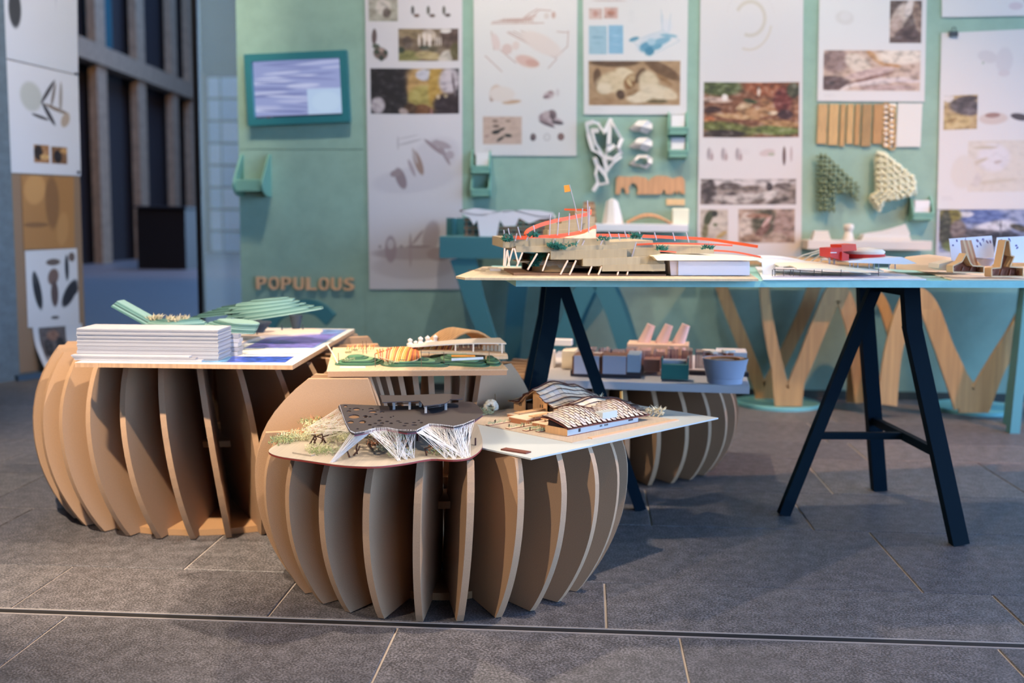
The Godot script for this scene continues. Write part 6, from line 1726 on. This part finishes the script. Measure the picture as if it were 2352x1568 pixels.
func model_power_station() -> void:
	var h := 0.372
	var fl := on_y(1212, 869, h); var fr := on_y(1722, 886, h)
	var d := (fr - fl).normalized(); var b := Vector3.UP.cross(d)
	var bb := Basis(d, Vector3.UP, -b)
	var wide := (fr - fl).length()
	var deep := 0.76
	var at := fl + d * wide * 0.5 + b * deep * 0.5
	at.y = BACK_TOP
	var t := thing("building_model", "model of a power station with three pale pink chimneys and grey boxes", "model", at)
	var grey := mat(rgb(168, 170, 186), 0.6)
	var white := mat(rgb(218, 210, 206), 0.6)
	put("base_board", Geo.new(at).slab(fl + d * wide * 0.5 + b * deep * 0.5 - Vector3.UP * 0.0128, Vector3(wide, 0.0256, deep), 0.002, bb), mat(rgb(190, 186, 190), 0.55), t)
	var face := func(px: float, py: float, back: float) -> Vector3: return on_plane(px, py, fl + b * back, b)
	# boxes given by the pixels of their front face, its distance behind the board's front edge, and their depth
	var block := func(called: String, x0: float, y0: float, x1: float, y1: float, back: float, dp: float, m: Material) -> void:
		var p: Vector3 = face.call(x0, y1, back); var q: Vector3 = face.call(x1, y0, back)
		var w := (q - p).dot(d); var hh := maxf(q.y - maxf(p.y, h), 0.004)
		var lo := maxf(p.y, h)
		put(called, Geo.new(at).slab(p + d * w * 0.5 + b * dp * 0.5 + Vector3.UP * (lo - p.y + hh * 0.5), Vector3(w, hh, dp), 0.001, bb), m, t)
	var brown := mat(rgb(120, 78, 58), 0.6)
	var dark := mat(rgb(44, 36, 44), 0.6)
	block.call("plinth", 1310, 856, 1472, 864, 0.08, 0.2, dark)
	for x in [[1318, 1376], [1384, 1438]]:
		block.call("grey_front", x[0], 818, x[1], 858, 0.07, 0.004, grey)
		block.call("box_body", x[0] - 4, 820, x[1] + 2, 858, 0.076, 0.13, brown)
	block.call("box_side", 1440, 815, 1470, 858, 0.085, 0.12, mat(rgb(150, 166, 184), 0.6))
	block.call("green_box", 1518, 838, 1582, 870, 0.045, 0.06, mat(rgb(30, 104, 98), 0.5))
	for x in [1518, 1578]: block.call("green_cheek", x, 822, x + 4, 870, 0.044, 0.062, mat(rgb(30, 104, 98), 0.5))
	block.call("white_step", 1522, 828, 1576, 840, 0.07, 0.04, grey)
	# frame building at the left
	block.call("ramp_slab", 1214, 838, 1312, 852, 0.3, 0.2, white)
	block.call("frame_post", 1240, 783, 1249, 846, 0.3, 0.05, white)
	block.call("frame_post", 1262, 806, 1272, 846, 0.26, 0.05, white)
	block.call("frame_beam", 1240, 781, 1312, 792, 0.3, 0.05, white)
	block.call("cream_block", 1290, 806, 1320, 846, 0.24, 0.1, mat(rgb(216, 200, 176), 0.6))
	# clear cells of rosy acrylic between the blocks
	var rosy := mat(Color(0.72, 0.55, 0.55, 0.45), 0.1)
	rosy.transparency = BaseMaterial3D.TRANSPARENCY_ALPHA
	var strut := mat(rgb(196, 160, 152), 0.5)
	var strut2 := mat(rgb(96, 70, 84), 0.5)
	for i in 34:
		var x := 1320.0 + i * 9.2 + rng.randf_range(-2, 2)
		var y := rng.randf_range(796, 812)
		block.call("cell_strut", x, y, x + rng.randf_range(2.0, 4.5), 846.0, rng.randf_range(0.16, 0.34), 0.006, strut if i % 3 else strut2)
	for i in 9:
		var x := 1340.0 + i * 32.0
		block.call("clear_cell", x, 802.0 + (i % 3) * 3.0, x + 27.0, 846.0, 0.22 + 0.02 * (i % 4), 0.08, rosy)
	block.call("low_hall", 1478, 826, 1516, 852, 0.16, 0.1, mat(rgb(150, 104, 92), 0.6))
	block.call("chimney_hall", 1440, 793, 1582, 812, 0.4, 0.12, mat(rgb(222, 190, 164), 0.6))
	block.call("hall_wall", 1445, 806, 1578, 846, 0.41, 0.1, mat(rgb(176, 140, 136), 0.6))
	for x in [1475.0, 1516.0, 1555.0]:
		var foot: Vector3 = face.call(x, 795, 0.46); var top: Vector3 = face.call(x + 21.0, 746, 0.46)
		var s := scale_at(foot)
		var ax := (top - foot)
		var y := ax.normalized(); var xx := Vector3.BACK.cross(y) * -1.0
		put("chimney", Geo.new(at).lathe(foot, [Vector2(0, -0.004), Vector2(15.5 * s, -0.004), Vector2(9.5 * s, ax.length()), Vector2(7.5 * s, ax.length()), Vector2(7.5 * s, ax.length() * 0.9), Vector2(0, ax.length() * 0.9)], 20, Basis(xx, y, xx.cross(y))), mat(rgb(232, 196, 186), 0.6), t)
	# amber pots with white lids, and the grey bucket-shaped tower
	var amber := mat(rgb(166, 82, 36), 0.3)
	for p in [[1459, 822, 13, 0.2], [1628, 818, 16, 0.24], [1673, 818, 15, 0.24], [1373, 824, 11, 0.2], [1640, 822, 8, 0.2], [1666, 820, 6, 0.2]]:
		var q: Vector3 = face.call(p[0], p[1], p[3])
		var s := scale_at(q)
		var r: float = p[2] * s
		put("amber_pot", Geo.new(at).lathe(q, [Vector2(0, -0.03), Vector2(r * 0.8, -0.03), Vector2(r * 0.85, 0.014), Vector2(0, 0.014)], 18), amber, t)
		put("white_lid", Geo.new(at).lathe(q + Vector3.UP * 0.014, [Vector2(0, 0), Vector2(r, 0), Vector2(r * 1.05, 0.008), Vector2(0, 0.01)], 18), mat(rgb(236, 226, 216), 0.5), t)
	var c: Vector3 = face.call(1664, 884, 0.06)
	c.y = h
	var s := scale_at(c)
	put("bucket_tower", Geo.new(at).lathe(c, [Vector2(0, 0), Vector2(40 * s, 0), Vector2(41 * s, 12 * s), Vector2(42 * s, 13 * s), Vector2(52 * s, 56 * s), Vector2(49 * s, 56 * s), Vector2(42 * s, 36 * s), Vector2(0, 36 * s)], 32), mat(rgb(170, 180, 204), 0.6), t)
	put("bucket_rim", Geo.new(at).lathe(c + Vector3.UP * 50.0 * s, [Vector2(34 * s, 0), Vector2(48 * s, 0), Vector2(48 * s, 5 * s), Vector2(34 * s, 5 * s), Vector2(34 * s, 0)], 32), mat(rgb(190, 120, 60), 0.35), t)
	put("bucket_core", Geo.new(at).lathe(c + Vector3.UP * 36.0 * s, [Vector2(22 * s, 0), Vector2(22 * s, 16 * s), Vector2(0, 16 * s)], 24), mat(rgb(150, 140, 150), 0.5), t)
	block.call("white_wedge", 1644, 810, 1716, 858, 0.24, 0.12, mat(rgb(206, 206, 216), 0.6))
	block.call("dark_line", 1582, 856, 1720, 862, 0.2, 0.03, dark)


# ---- models on the trestle table -----------------------------------------------------------------------------------

func ttf(px: float, py: float, back: float) -> Vector3:   # on an upright plane along the table, that far behind its front edge
	return on_plane(px, py, tt_o + tt_back * back, tt_back)

func cut(g: Geo, pts: Array, back: float, dp: float) -> Geo:
	# an upright outline in pixels, cut from board dp thick
	var o := ttf(pts[0][0], pts[0][1], back)
	var poly := PackedVector2Array()
	for p in pts:
		var q := ttf(p[0], p[1], back) - o
		poly.append(Vector2(q.dot(tt_dir), maxf(q.y, TT_TOP + 0.001 - o.y)))
	return g.prism(poly, 0.0, dp, Transform3D(Basis(tt_dir, tt_back, Vector3.UP), o))

func ribbon(g: Geo, pts: Array, back: Array, w: float, hgt: float) -> Geo:
	var c := Curve3D.new()
	var q := []
	for i in pts.size(): q.append(ttf(pts[i][0], pts[i][1], back[i]))
	for i in q.size():
		var tan: Vector3 = (q[mini(i + 1, q.size() - 1)] - q[maxi(i - 1, 0)]) / 6.0
		c.add_point(q[i], -tan, tan)
	c.bake_interval = 0.012
	var b := c.get_baked_points()
	for i in b.size() - 1:
		g.bar(b[i], b[i + 1] + (b[i + 1] - b[i]).normalized() * 0.001, w, hgt, Vector3.UP.cross((b[i + 1] - b[i]).normalized()).cross((b[i + 1] - b[i]).normalized()))
	return g

func model_orange_ribbons() -> void:
	var at := tt(1400, 625)
	var t := thing("building_model", "model of stepped cream layers wound with orange ribbons and a small striped flag", "model", at)
	var wood := mat(rgb(196, 178, 150), 0.6, "wood", 0.3, 0.9)
	var cream := mat(rgb(174, 159, 130), 0.6, "wood", 0.35, 0.93)
	var cream2 := mat(rgb(168, 152, 122), 0.6, "wood", 0.3, 0.93)
	put("base_board", Geo.new(at).prism(outline_on(TT_TOP + 0.006, [[1047, 634], [1068, 637.5], [1200, 638.5], [1500, 640], [1742, 640.5], [1720, 626], [1500, 620], [1200, 613], [1110, 612]], false), TT_TOP + 0.0005, TT_TOP + 0.006), wood, t)
	# stepped layers seen from their cut edge: each board in steps from top left to bottom right
	var steps := [
		[[[1155, 546], [1400, 548], [1400, 568], [1155, 569]], 0.10, 0.34], [[[1185, 566], [1420, 562], [1420, 580], [1185, 579]], 0.085, 0.34],
		[[[1265, 577], [1440, 572], [1440, 596], [1265, 596]], 0.075, 0.33], [[[1339, 594], [1470, 590], [1470, 611], [1339, 611]], 0.066, 0.32], [[[1383, 609], [1528, 606], [1528, 622], [1383, 623]], 0.058, 0.32],
		[[[1398, 556], [1500, 552], [1500, 574], [1398, 574]], 0.11, 0.3], [[[1416, 572], [1516, 570], [1516, 592], [1416, 592]], 0.095, 0.3], [[[1438, 590], [1526, 588], [1526, 610], [1438, 610]], 0.085, 0.3]]
	for i in steps.size():
		put("layer_board", cut(Geo.new(at), steps[i][0], steps[i][1], steps[i][2]), cream if i % 2 else cream2, t)
	put("upper_layer", cut(Geo.new(at), [[1470, 562], [1640, 566], [1640, 582], [1560, 583], [1470, 572]], 0.12, 0.2), cream, t)
	for l in [[[1262, 514, 1368, 528], 0.3], [[1258, 528, 1370, 541], 0.28], [[1320, 484, 1358, 500], 0.34], [[1290, 500, 1366, 515], 0.32]]:
		var r: Array = l[0]
		put("tower_layer", cut(Geo.new(at), [[r[0], r[1]], [r[2], r[1] - 3], [r[2], r[3] - 2], [r[0], r[3]]], l[1], 0.1), cream2, t)
	put("tower_wall", cut(Geo.new(at), [[1345, 536], [1369, 526], [1369, 549], [1300, 549]], 0.14, 0.1), mat(rgb(222, 212, 190), 0.6), t)
	# space under the overhang: dark galleries and a rounded cave
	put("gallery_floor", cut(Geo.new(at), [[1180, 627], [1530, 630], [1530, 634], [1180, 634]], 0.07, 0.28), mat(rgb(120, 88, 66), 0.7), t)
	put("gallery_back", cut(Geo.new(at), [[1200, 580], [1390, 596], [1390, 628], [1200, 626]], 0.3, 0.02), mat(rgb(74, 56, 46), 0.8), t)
	put("cave", Geo.new(at).lathe(ttf(1268, 614, 0.2), [Vector2(0, 0.03), Vector2(0.03, 0.026), Vector2(0.05, 0.01), Vector2(0.055, -0.012)], 20), mat(rgb(190, 150, 100), 0.7), t)
	for i in 5:
		put("shelf_layer", cut(Geo.new(at), [[1190 + i * 22.0, 600 + i * 3.0], [1300 + i * 30.0, 598 + i * 4.0], [1300 + i * 30.0, 600.5 + i * 4.0], [1190 + i * 22.0, 602.5 + i * 3.0]], 0.15, 0.14), wood, t)
	# orange ribbons
	var orange := mat(rgb(226, 84, 34), 0.5)
	for r in [
		[[[1159, 545], [1200, 545.5], [1260, 543], [1310, 538], [1346, 530], [1368, 521]], [0.10, 0.1, 0.12, 0.14, 0.17, 0.2], 0.009],
		[[[1206, 540], [1212, 530], [1240, 517], [1280, 506], [1325, 497], [1354, 490], [1357, 485]], [0.12, 0.13, 0.16, 0.2, 0.24, 0.26, 0.28], 0.009],
		[[[1357, 485], [1340, 482], [1297, 481]], [0.28, 0.32, 0.34], 0.005],
		[[[1258, 545], [1300, 547.5], [1340, 549], [1369, 548]], [0.12, 0.12, 0.12, 0.13], 0.003],
		[[[1369, 540], [1440, 541], [1540, 545], [1620, 549], [1680, 557], [1740, 566]], [0.22, 0.24, 0.26, 0.26, 0.24, 0.22], 0.008],
		[[[1463, 561.5], [1520, 559], [1600, 560], [1681, 563.5]], [0.11, 0.11, 0.12, 0.14], 0.0045],
		[[[1488, 576], [1530, 577], [1552, 579]], [0.1, 0.1, 0.1], 0.003], [[[1640, 575], [1690, 579], [1746, 590]], [0.12, 0.12, 0.12], 0.0045]]:
		put("ribbon", ribbon(Geo.new(at), r[0], r[1], 0.004, r[2]), orange, t)
	# right end: a pale roof over a lilac box
	put("lilac_box", cut(Geo.new(at), [[1558, 599], [1722, 600], [1722, 632], [1558, 632]], 0.07, 0.2), mat(rgb(206, 208, 222), 0.6), t)
	put("lilac_return", cut(Geo.new(at), [[1538, 598], [1560, 600], [1560, 632], [1541, 632]], 0.075, 0.2), mat(rgb(206, 190, 188), 0.6), t)
	put("pale_roof", cut(Geo.new(at), [[1500, 588], [1530, 584], [1746, 592], [1744, 598], [1510, 598]], 0.05, 0.25), mat(rgb(236, 226, 200), 0.6), t)
	# posts
	var stick := mat(rgb(176, 170, 184), 0.5)
	var pinkish := mat(rgb(226, 196, 178), 0.6)
	for p in [[1157, 528, 1160, 548], [1167, 524, 1172, 548], [1189, 521, 1196, 546], [1225, 517, 1230, 544], [1187, 536, 1183, 553], [1214, 540, 1209, 553], [1264, 492, 1262, 540], [1284, 488, 1280, 540], [1308, 490, 1306, 540], [1338, 478, 1334, 532], [1349, 460, 1352, 530], [1354, 474, 1352, 534], [1322, 490, 1330, 530], [1398, 532, 1404, 548], [1434, 530, 1440, 548], [1420, 536, 1424, 552], [1468, 532, 1474, 550], [1503, 534, 1508, 552], [1545, 534, 1550, 553], [1576, 534, 1582, 556], [1275, 548, 1268, 564], [1331, 550, 1323, 564], [1342, 552, 1335, 568], [1461, 556, 1451, 590], [1384, 551, 1379, 562]]:
		put("stick", Geo.new(at).tube([ttf(p[0], p[1], 0.09), ttf(p[2], p[3], 0.09)], 0.0015, 5), stick, t)
	for p in [[1159, 570, 1157, 610], [1164, 576, 1160, 612], [1178, 570, 1166, 612], [1165, 574, 1170, 612], [1181, 570, 1190, 604], [1200, 580, 1187, 612], [1234, 582, 1212, 619], [1261, 582, 1246, 622], [1304, 598, 1287, 630], [1323, 598, 1308, 631], [1359, 612, 1351, 631], [1382, 612, 1374, 631], [1420, 624, 1418, 631], [1442, 624, 1440, 631]]:
		put("raking_post", Geo.new(at).tube([ttf(p[0], p[1], 0.062), ttf(p[2], p[3], 0.055)], 0.0022, 6), pinkish, t)
	# flag with thin stripes, and hanging plants
	put("flag_pole", Geo.new(at).tube([ttf(1308, 424, 0.22), ttf(1324, 486, 0.22)], 0.001, 5), stick, t)
	var im := paper(40, 40, rgb(244, 172, 50))
	for i in 5: im.fill_rect(Rect2i(0, 5 + i * 8, 40, 3), rgb(196, 92, 34))
	var fm := StandardMaterial3D.new()
	fm.albedo_texture = ImageTexture.create_from_image(im)
	fm.roughness = 0.7
	var fg := Geo.new(at)
	var fq := [ttf(1297, 442, 0.22), ttf(1312, 439, 0.22), ttf(1309, 424, 0.22), ttf(1295, 426, 0.22)]
	fg.uvquad(fq[0], fq[1], fq[2], fq[3])
	for i in 4: fg.quad(fq[(i + 1) % 4], fq[i], fq[i] + tt_back * 0.001, fq[(i + 1) % 4] + tt_back * 0.001)
	fg.uvquad(fq[1] + tt_back * 0.001, fq[0] + tt_back * 0.001, fq[3] + tt_back * 0.001, fq[2] + tt_back * 0.001)
	put("flag", fg, fm, t)
	var ivy := Geo.new(at)
	for p in [[1278, 570, 60], [1286, 573, 40], [1268, 568, 30], [1167, 556, 30], [1166, 550, 20], [1225, 545, 36], [1460, 548, 36], [1520, 575, 30], [1625, 573, 30], [1232, 600, 60], [1228, 612, 50], [1240, 590, 40], [1385, 553, 16], [1315, 566, 10]]:
		tufts(ivy, ttf(p[0], p[1], 0.075 if p[1] < 580 else 0.14), Vector3(0.013, 0.009, 0.006), p[2] * 2, 0.012)
	kind(put("ivy", ivy, mat(rgb(30, 108, 98), 0.8), t), "stuff", "dark teal hanging plants")
	for p in [[1075, 620], [1090, 622], [1105, 618], [1120, 615], [1135, 622], [1150, 626]]:
		var q := on_y(p[0], p[1], TT_TOP + 0.006)
		put("path_edge", Geo.new(at).bar(q, q + tt_dir * 0.03 - tt_back * 0.006, 0.001, 0.002, Vector3.UP), mat(rgb(90, 70, 60), 0.7), t)
	put("white_plinth", Geo.new(at).box(on_y(1138, 622, TT_TOP + 0.006) + Vector3.UP * 0.003, Vector3(0.03, 0.006, 0.02)), mat(rgb(214, 214, 226), 0.6), t)


func model_red_box() -> void:
	var at := tt(1930, 626)
	var t := thing("building_model", "white model with a red box and a round white roof on thin posts", "model", at)
	var white := mat(rgb(230, 228, 228), 0.55)
	put("base_board", Geo.new(at).prism(outline_on(TT_TOP + 0.004, [[1752, 640], [2128, 640.5], [2030, 617], [1735, 612]], false), TT_TOP + 0.0005, TT_TOP + 0.004), white, t)
	var pool := TT_TOP + 0.0042
	put("lilac_pool", Geo.new(at).prism(outline_on(pool, [[1770, 637], [2040, 638], [1985, 631], [1800, 630]], false), pool, pool + 0.0006), mat(rgb(176, 172, 196), 0.4), t)
	put("print_sheet", cut(Geo.new(at), [[1750, 600], [1780, 597], [1782, 632], [1752, 634]], 0.2, 0.003), mat(rgb(236, 236, 238), 0.6), t)
	# long flowing white planes
	for p in [[1745, 1880, 600, 612, 0.3, 0.12], [1752, 1860, 592, 604, 0.36, 0.1], [1790, 2030, 610, 622, 0.16, 0.14], [1830, 2000, 616, 628, 0.1, 0.1], [1780, 1940, 604, 614, 0.24, 0.1]]:
		put("flowing_plane", Geo.new(at).sheet(func(u: float, v: float) -> Vector3: return ttf(lerpf(p[0], p[1], u), lerpf(p[2], p[3], u) - 4.0 * sin(u * PI), p[4]) + tt_back * p[5] * v + Vector3.UP * 0.006 * sin(v * PI), 12, 4, Vector3(0, -0.003, 0)), white if p[4] > 0.2 else mat(rgb(232, 222, 196), 0.6), t)
	for i in 6:
		var x := 1815.0 + i * 22.0
		put("arch", Geo.new(at).tube([ttf(x, 602, 0.42), ttf(x + 30, 586.0 - i * 2.0, 0.43), ttf(x + 70, 574.0 - i, 0.44), ttf(x + 100, 572, 0.44)], 0.0022, 6), mat(rgb(216, 206, 176), 0.6), t)
	# red box, red band and the round roof
	var red := mat(rgb(206, 44, 32), 0.45)
	put("red_box", cut(Geo.new(at), [[1908, 570], [1934, 568], [1934, 598], [1908, 590]], 0.2, 0.08), red, t)
	put("red_cabin", cut(Geo.new(at), [[1933, 562], [1966, 560], [1968, 575], [1934, 578]], 0.2, 0.08), mat(rgb(226, 76, 46), 0.45), t)
	put("red_base", cut(Geo.new(at), [[1934, 578], [1950, 584], [1950, 598], [1934, 599]], 0.19, 0.1), red, t)
	put("white_stripe", cut(Geo.new(at), [[1908, 579], [1922, 579], [1922, 581], [1908, 581]], 0.198, 0.004), white, t)
	var c := ttf(1984, 585, 0.26)
	var s := scale_at(c)
	put("round_roof", Geo.new(at).lathe(c, [Vector2(0, 0), Vector2(44 * s, 0), Vector2(47 * s, 8 * s), Vector2(40 * s, 13 * s), Vector2(0, 17 * s)], 32), mat(rgb(240, 228, 210), 0.55), t)
	put("red_band", Geo.new(at).lathe(c, [Vector2(40 * s, -8 * s), Vector2(46 * s, -7 * s), Vector2(47.5 * s, 2 * s), Vector2(40 * s, 2 * s)], 32), red, t)
	put("yellow_tip", Geo.new(at).box(ttf(2026, 590, 0.25), Vector3(0.01, 0.008, 0.01)), mat(rgb(232, 176, 90), 0.6), t)
	put("flat_roof", cut(Geo.new(at), [[1948, 600], [2000, 594], [2072, 590], [2106, 605], [2080, 607], [1950, 603]], 0.16, 0.2), white, t)
	var post := mat(rgb(170, 176, 190), 0.5)
	for x in [1952, 1960, 1970, 1996, 2008, 2018, 2042, 2056]:
		put("post", Geo.new(at).bar(ttf(x, 604, 0.18), ttf(x, 618, 0.18), 0.002, 0.002, tt_back), post, t)
	for x in [1905, 1916]: put("post", Geo.new(at).bar(ttf(x, 592, 0.22), ttf(x, 612, 0.22), 0.004, 0.004, tt_back), post, t)
	# a thin black railing at the front
	var line := mat(rgb(40, 36, 40), 0.6)
	put("railing", Geo.new(at).tube([ttf(1776, 618, 0.05), ttf(1820, 619, 0.05), ttf(1900, 625, 0.05), ttf(2018, 628, 0.05)], 0.0009, 4), line, t)
	for x in [1774, 1780, 1800, 1816, 1822, 1838, 1870, 1888, 1932, 2018]:
		put("railing_post", Geo.new(at).tube([ttf(x, 619, 0.05), ttf(x, 634, 0.05)], 0.0009, 4), line, t)
	plaque(t, at, tt(2092, 637), tt(2158, 638), 0.012, mat(rgb(226, 218, 204), 0.6))


func model_paper_stars() -> void:
	var at := tt(2260, 632)
	var t := thing("building_model", "model of printed white sheets and brown star-shaped boxes at the right end of the table", "model", at)
	var cream := mat(rgb(236, 214, 184), 0.6)
	put("base_board", Geo.new(at).prism(outline_on(TT_TOP + 0.003, [[2186, 641.5], [2500, 642.5], [2500, 612], [2080, 612]], false), TT_TOP + 0.0005, TT_TOP + 0.003), cream, t)
	put("cream_mound", Geo.new(at).lathe(ttf(2132, 606, 0.35), [Vector2(0.11, -0.015), Vector2(0.1, 0.0), Vector2(0.06, 0.02), Vector2(0, 0.028)], 24), cream, t)
	# sheets printed with blue figures
	var blue := rgb(86, 92, 160)
	for p in [[[2186, 600], [2180, 548], [2278, 541], [2286, 600], 0.24, 0], [[2282, 602], [2290, 545], [2400, 540], [2400, 604], 0.2, 1]]:
		var im := paper(240, 150, rgb(236, 238, 246))
		for k in 14:
			ink(im, [[rng.randf_range(10, 230), rng.randf_range(14, 80), rng.randf_range(2, 6), rng.randf_range(6, 16), rng.randf_range(-0.5, 0.5), blue.lerp(rgb(150, 110, 120), rng.randf() * 0.6)]])
		var m := StandardMaterial3D.new()
		m.albedo_texture = ImageTexture.create_from_image(im)
		m.roughness = 0.6
		var q := []
		for j in 4: q.append(ttf(p[j][0], p[j][1], p[4]))
		var g := Geo.new(at)
		g.uvquad(q[0], q[3], q[2], q[1])
		for j in 4: g.quad(q[j], q[(j + 1) % 4], q[(j + 1) % 4] + tt_back * 0.002, q[j] + tt_back * 0.002)
		g.quad(q[0] + tt_back * 0.002, q[1] + tt_back * 0.002, q[2] + tt_back * 0.002, q[3] + tt_back * 0.002)
		put("printed_sheet", g, m, t)
	# star boxes: outline walls round a brown hollow
	var brown := mat(rgb(170, 116, 96), 0.7)
	var edge := mat(rgb(232, 196, 150), 0.6)
	for st in [[[2182, 624], [2182, 610], [2202, 600], [2212, 582], [2222, 604], [2228, 610], [2252, 611], [2252, 626]], [[2270, 634], [2270, 616], [2290, 614], [2302, 552], [2310, 552], [2314, 586], [2322, 588], [2312, 612], [2342, 614], [2342, 634]]]:
		put("star_back", cut(Geo.new(at), st, 0.1, 0.004), brown, t)
		for i in st.size():
			var a: Array = st[i]; var b: Array = st[(i + 1) % st.size()]
			put("star_wall", Geo.new(at).bar(ttf(a[0], a[1], 0.085), ttf(b[0], b[1], 0.085), 0.035, 0.003, tt_back.cross(ttf(b[0], b[1], 0.1) - ttf(a[0], a[1], 0.1)).normalized()), edge, t)
		for i in 4:
			var x: float = lerpf(st[0][0] + 6.0, st[-1][0] - 6.0, i / 3.0)
			put("hollow_rib", Geo.new(at).bar(ttf(x, 632 if st[0][1] > 630 else 622, 0.09), ttf(x + 4, 618 if st[0][1] > 630 else 612, 0.09), 0.002, 0.01, tt_back), brown, t)
	for i in 5:
		put("leaf_board", cut(Geo.new(at), [[2213 + i * 5.0, 610], [2207 + i * 5.0, 552], [2211 + i * 5.0, 551], [2226 + i * 5.0, 606], [2228 + i * 5.0, 612]], 0.12 + 0.012 * i, 0.003), edge if i % 2 else mat(rgb(206, 150, 110), 0.6), t)
	put("lilac_bowl", Geo.new(at).lathe(ttf(2266, 600, 0.16), [Vector2(0, -0.012), Vector2(0.012, -0.012), Vector2(0.028, 0.006), Vector2(0.026, 0.01), Vector2(0, 0.004)], 20), mat(rgb(226, 222, 236), 0.5), t)
	put("white_wing", cut(Geo.new(at), [[2158, 606], [2190, 598], [2182, 622], [2156, 616]], 0.12, 0.06), mat(rgb(240, 226, 206), 0.6), t)


func model_white_canopy() -> void:
	var zt := -4.95
	var base := on_z(1110, 546, zt - 0.1)
	var tray_top := on_z(1010, 590, zt).y + 0.095
	var at := Vector3(base.x, tray_top, zt - 0.2)
	var t := thing("building_model", "model of draped white canopies over brown slatted floors on the teal tray", "model", at)
	var white := mat(rgb(226, 222, 222), 0.6)
	var wood := mat(rgb(176, 126, 96), 0.65, "wood", 0.3, 0.85)
	var dark := mat(rgb(84, 58, 52), 0.7)
	var P := func(px: float, py: float, back: float) -> Vector3: return on_z(px, py, zt - back)
	var flat := func(called: String, x0: float, y0: float, x1: float, y1: float, back: float, dp: float, m: Material) -> void:
		var a: Vector3 = P.call(x0, y1, back); var b: Vector3 = P.call(x1, y0, back)
		a.y = maxf(a.y, tray_top)
		b.y = maxf(b.y, a.y + 0.004)
		put(called, Geo.new(at).box(Vector3((a.x + b.x) * 0.5, (a.y + b.y) * 0.5, a.z - dp * 0.5), Vector3(b.x - a.x, b.y - a.y, dp)), m, t)
	for i in 5: flat.call("floor_slat", 1066, 540 - i * 9.0, 1270, 544 - i * 9.0, 0.06, 0.2, wood if i % 2 == 0 else dark)
	for i in 14: flat.call("slat_post", 1070 + i * 14.5, 500, 1073 + i * 14.5, 546, 0.05, 0.006, wood)
	put("canopy", Geo.new(at).sheet(func(u: float, v: float) -> Vector3: return P.call(lerpf(1062, 1272, u), 486.0 + 6.0 * sin(u * 9.0) + 5.0 * u, 0.03) + Vector3(0, -0.012 * sin(v * PI), -0.22 * v), 26, 5, Vector3(0, -0.004, 0)), white, t)
	var g := Geo.new(at)
	band(g, [[1062, 484], [1090, 478], [1130, 483], [1160, 488], [1200, 481], [1240, 483], [1272, 489], [1268, 500], [1240, 503], [1215, 513], [1192, 500], [1184, 518], [1158, 520], [1148, 505], [1140, 545], [1102, 545], [1096, 505], [1088, 516], [1078, 500], [1064, 492]], zt - 0.03, 0.006)
	put("canopy_drape", g, white, t)
	put("dark_twig", Geo.new(at).tube([P.call(1056, 484, 0.05), P.call(1080, 482, 0.05), P.call(1094, 486, 0.05)], 0.004, 5), dark, t)
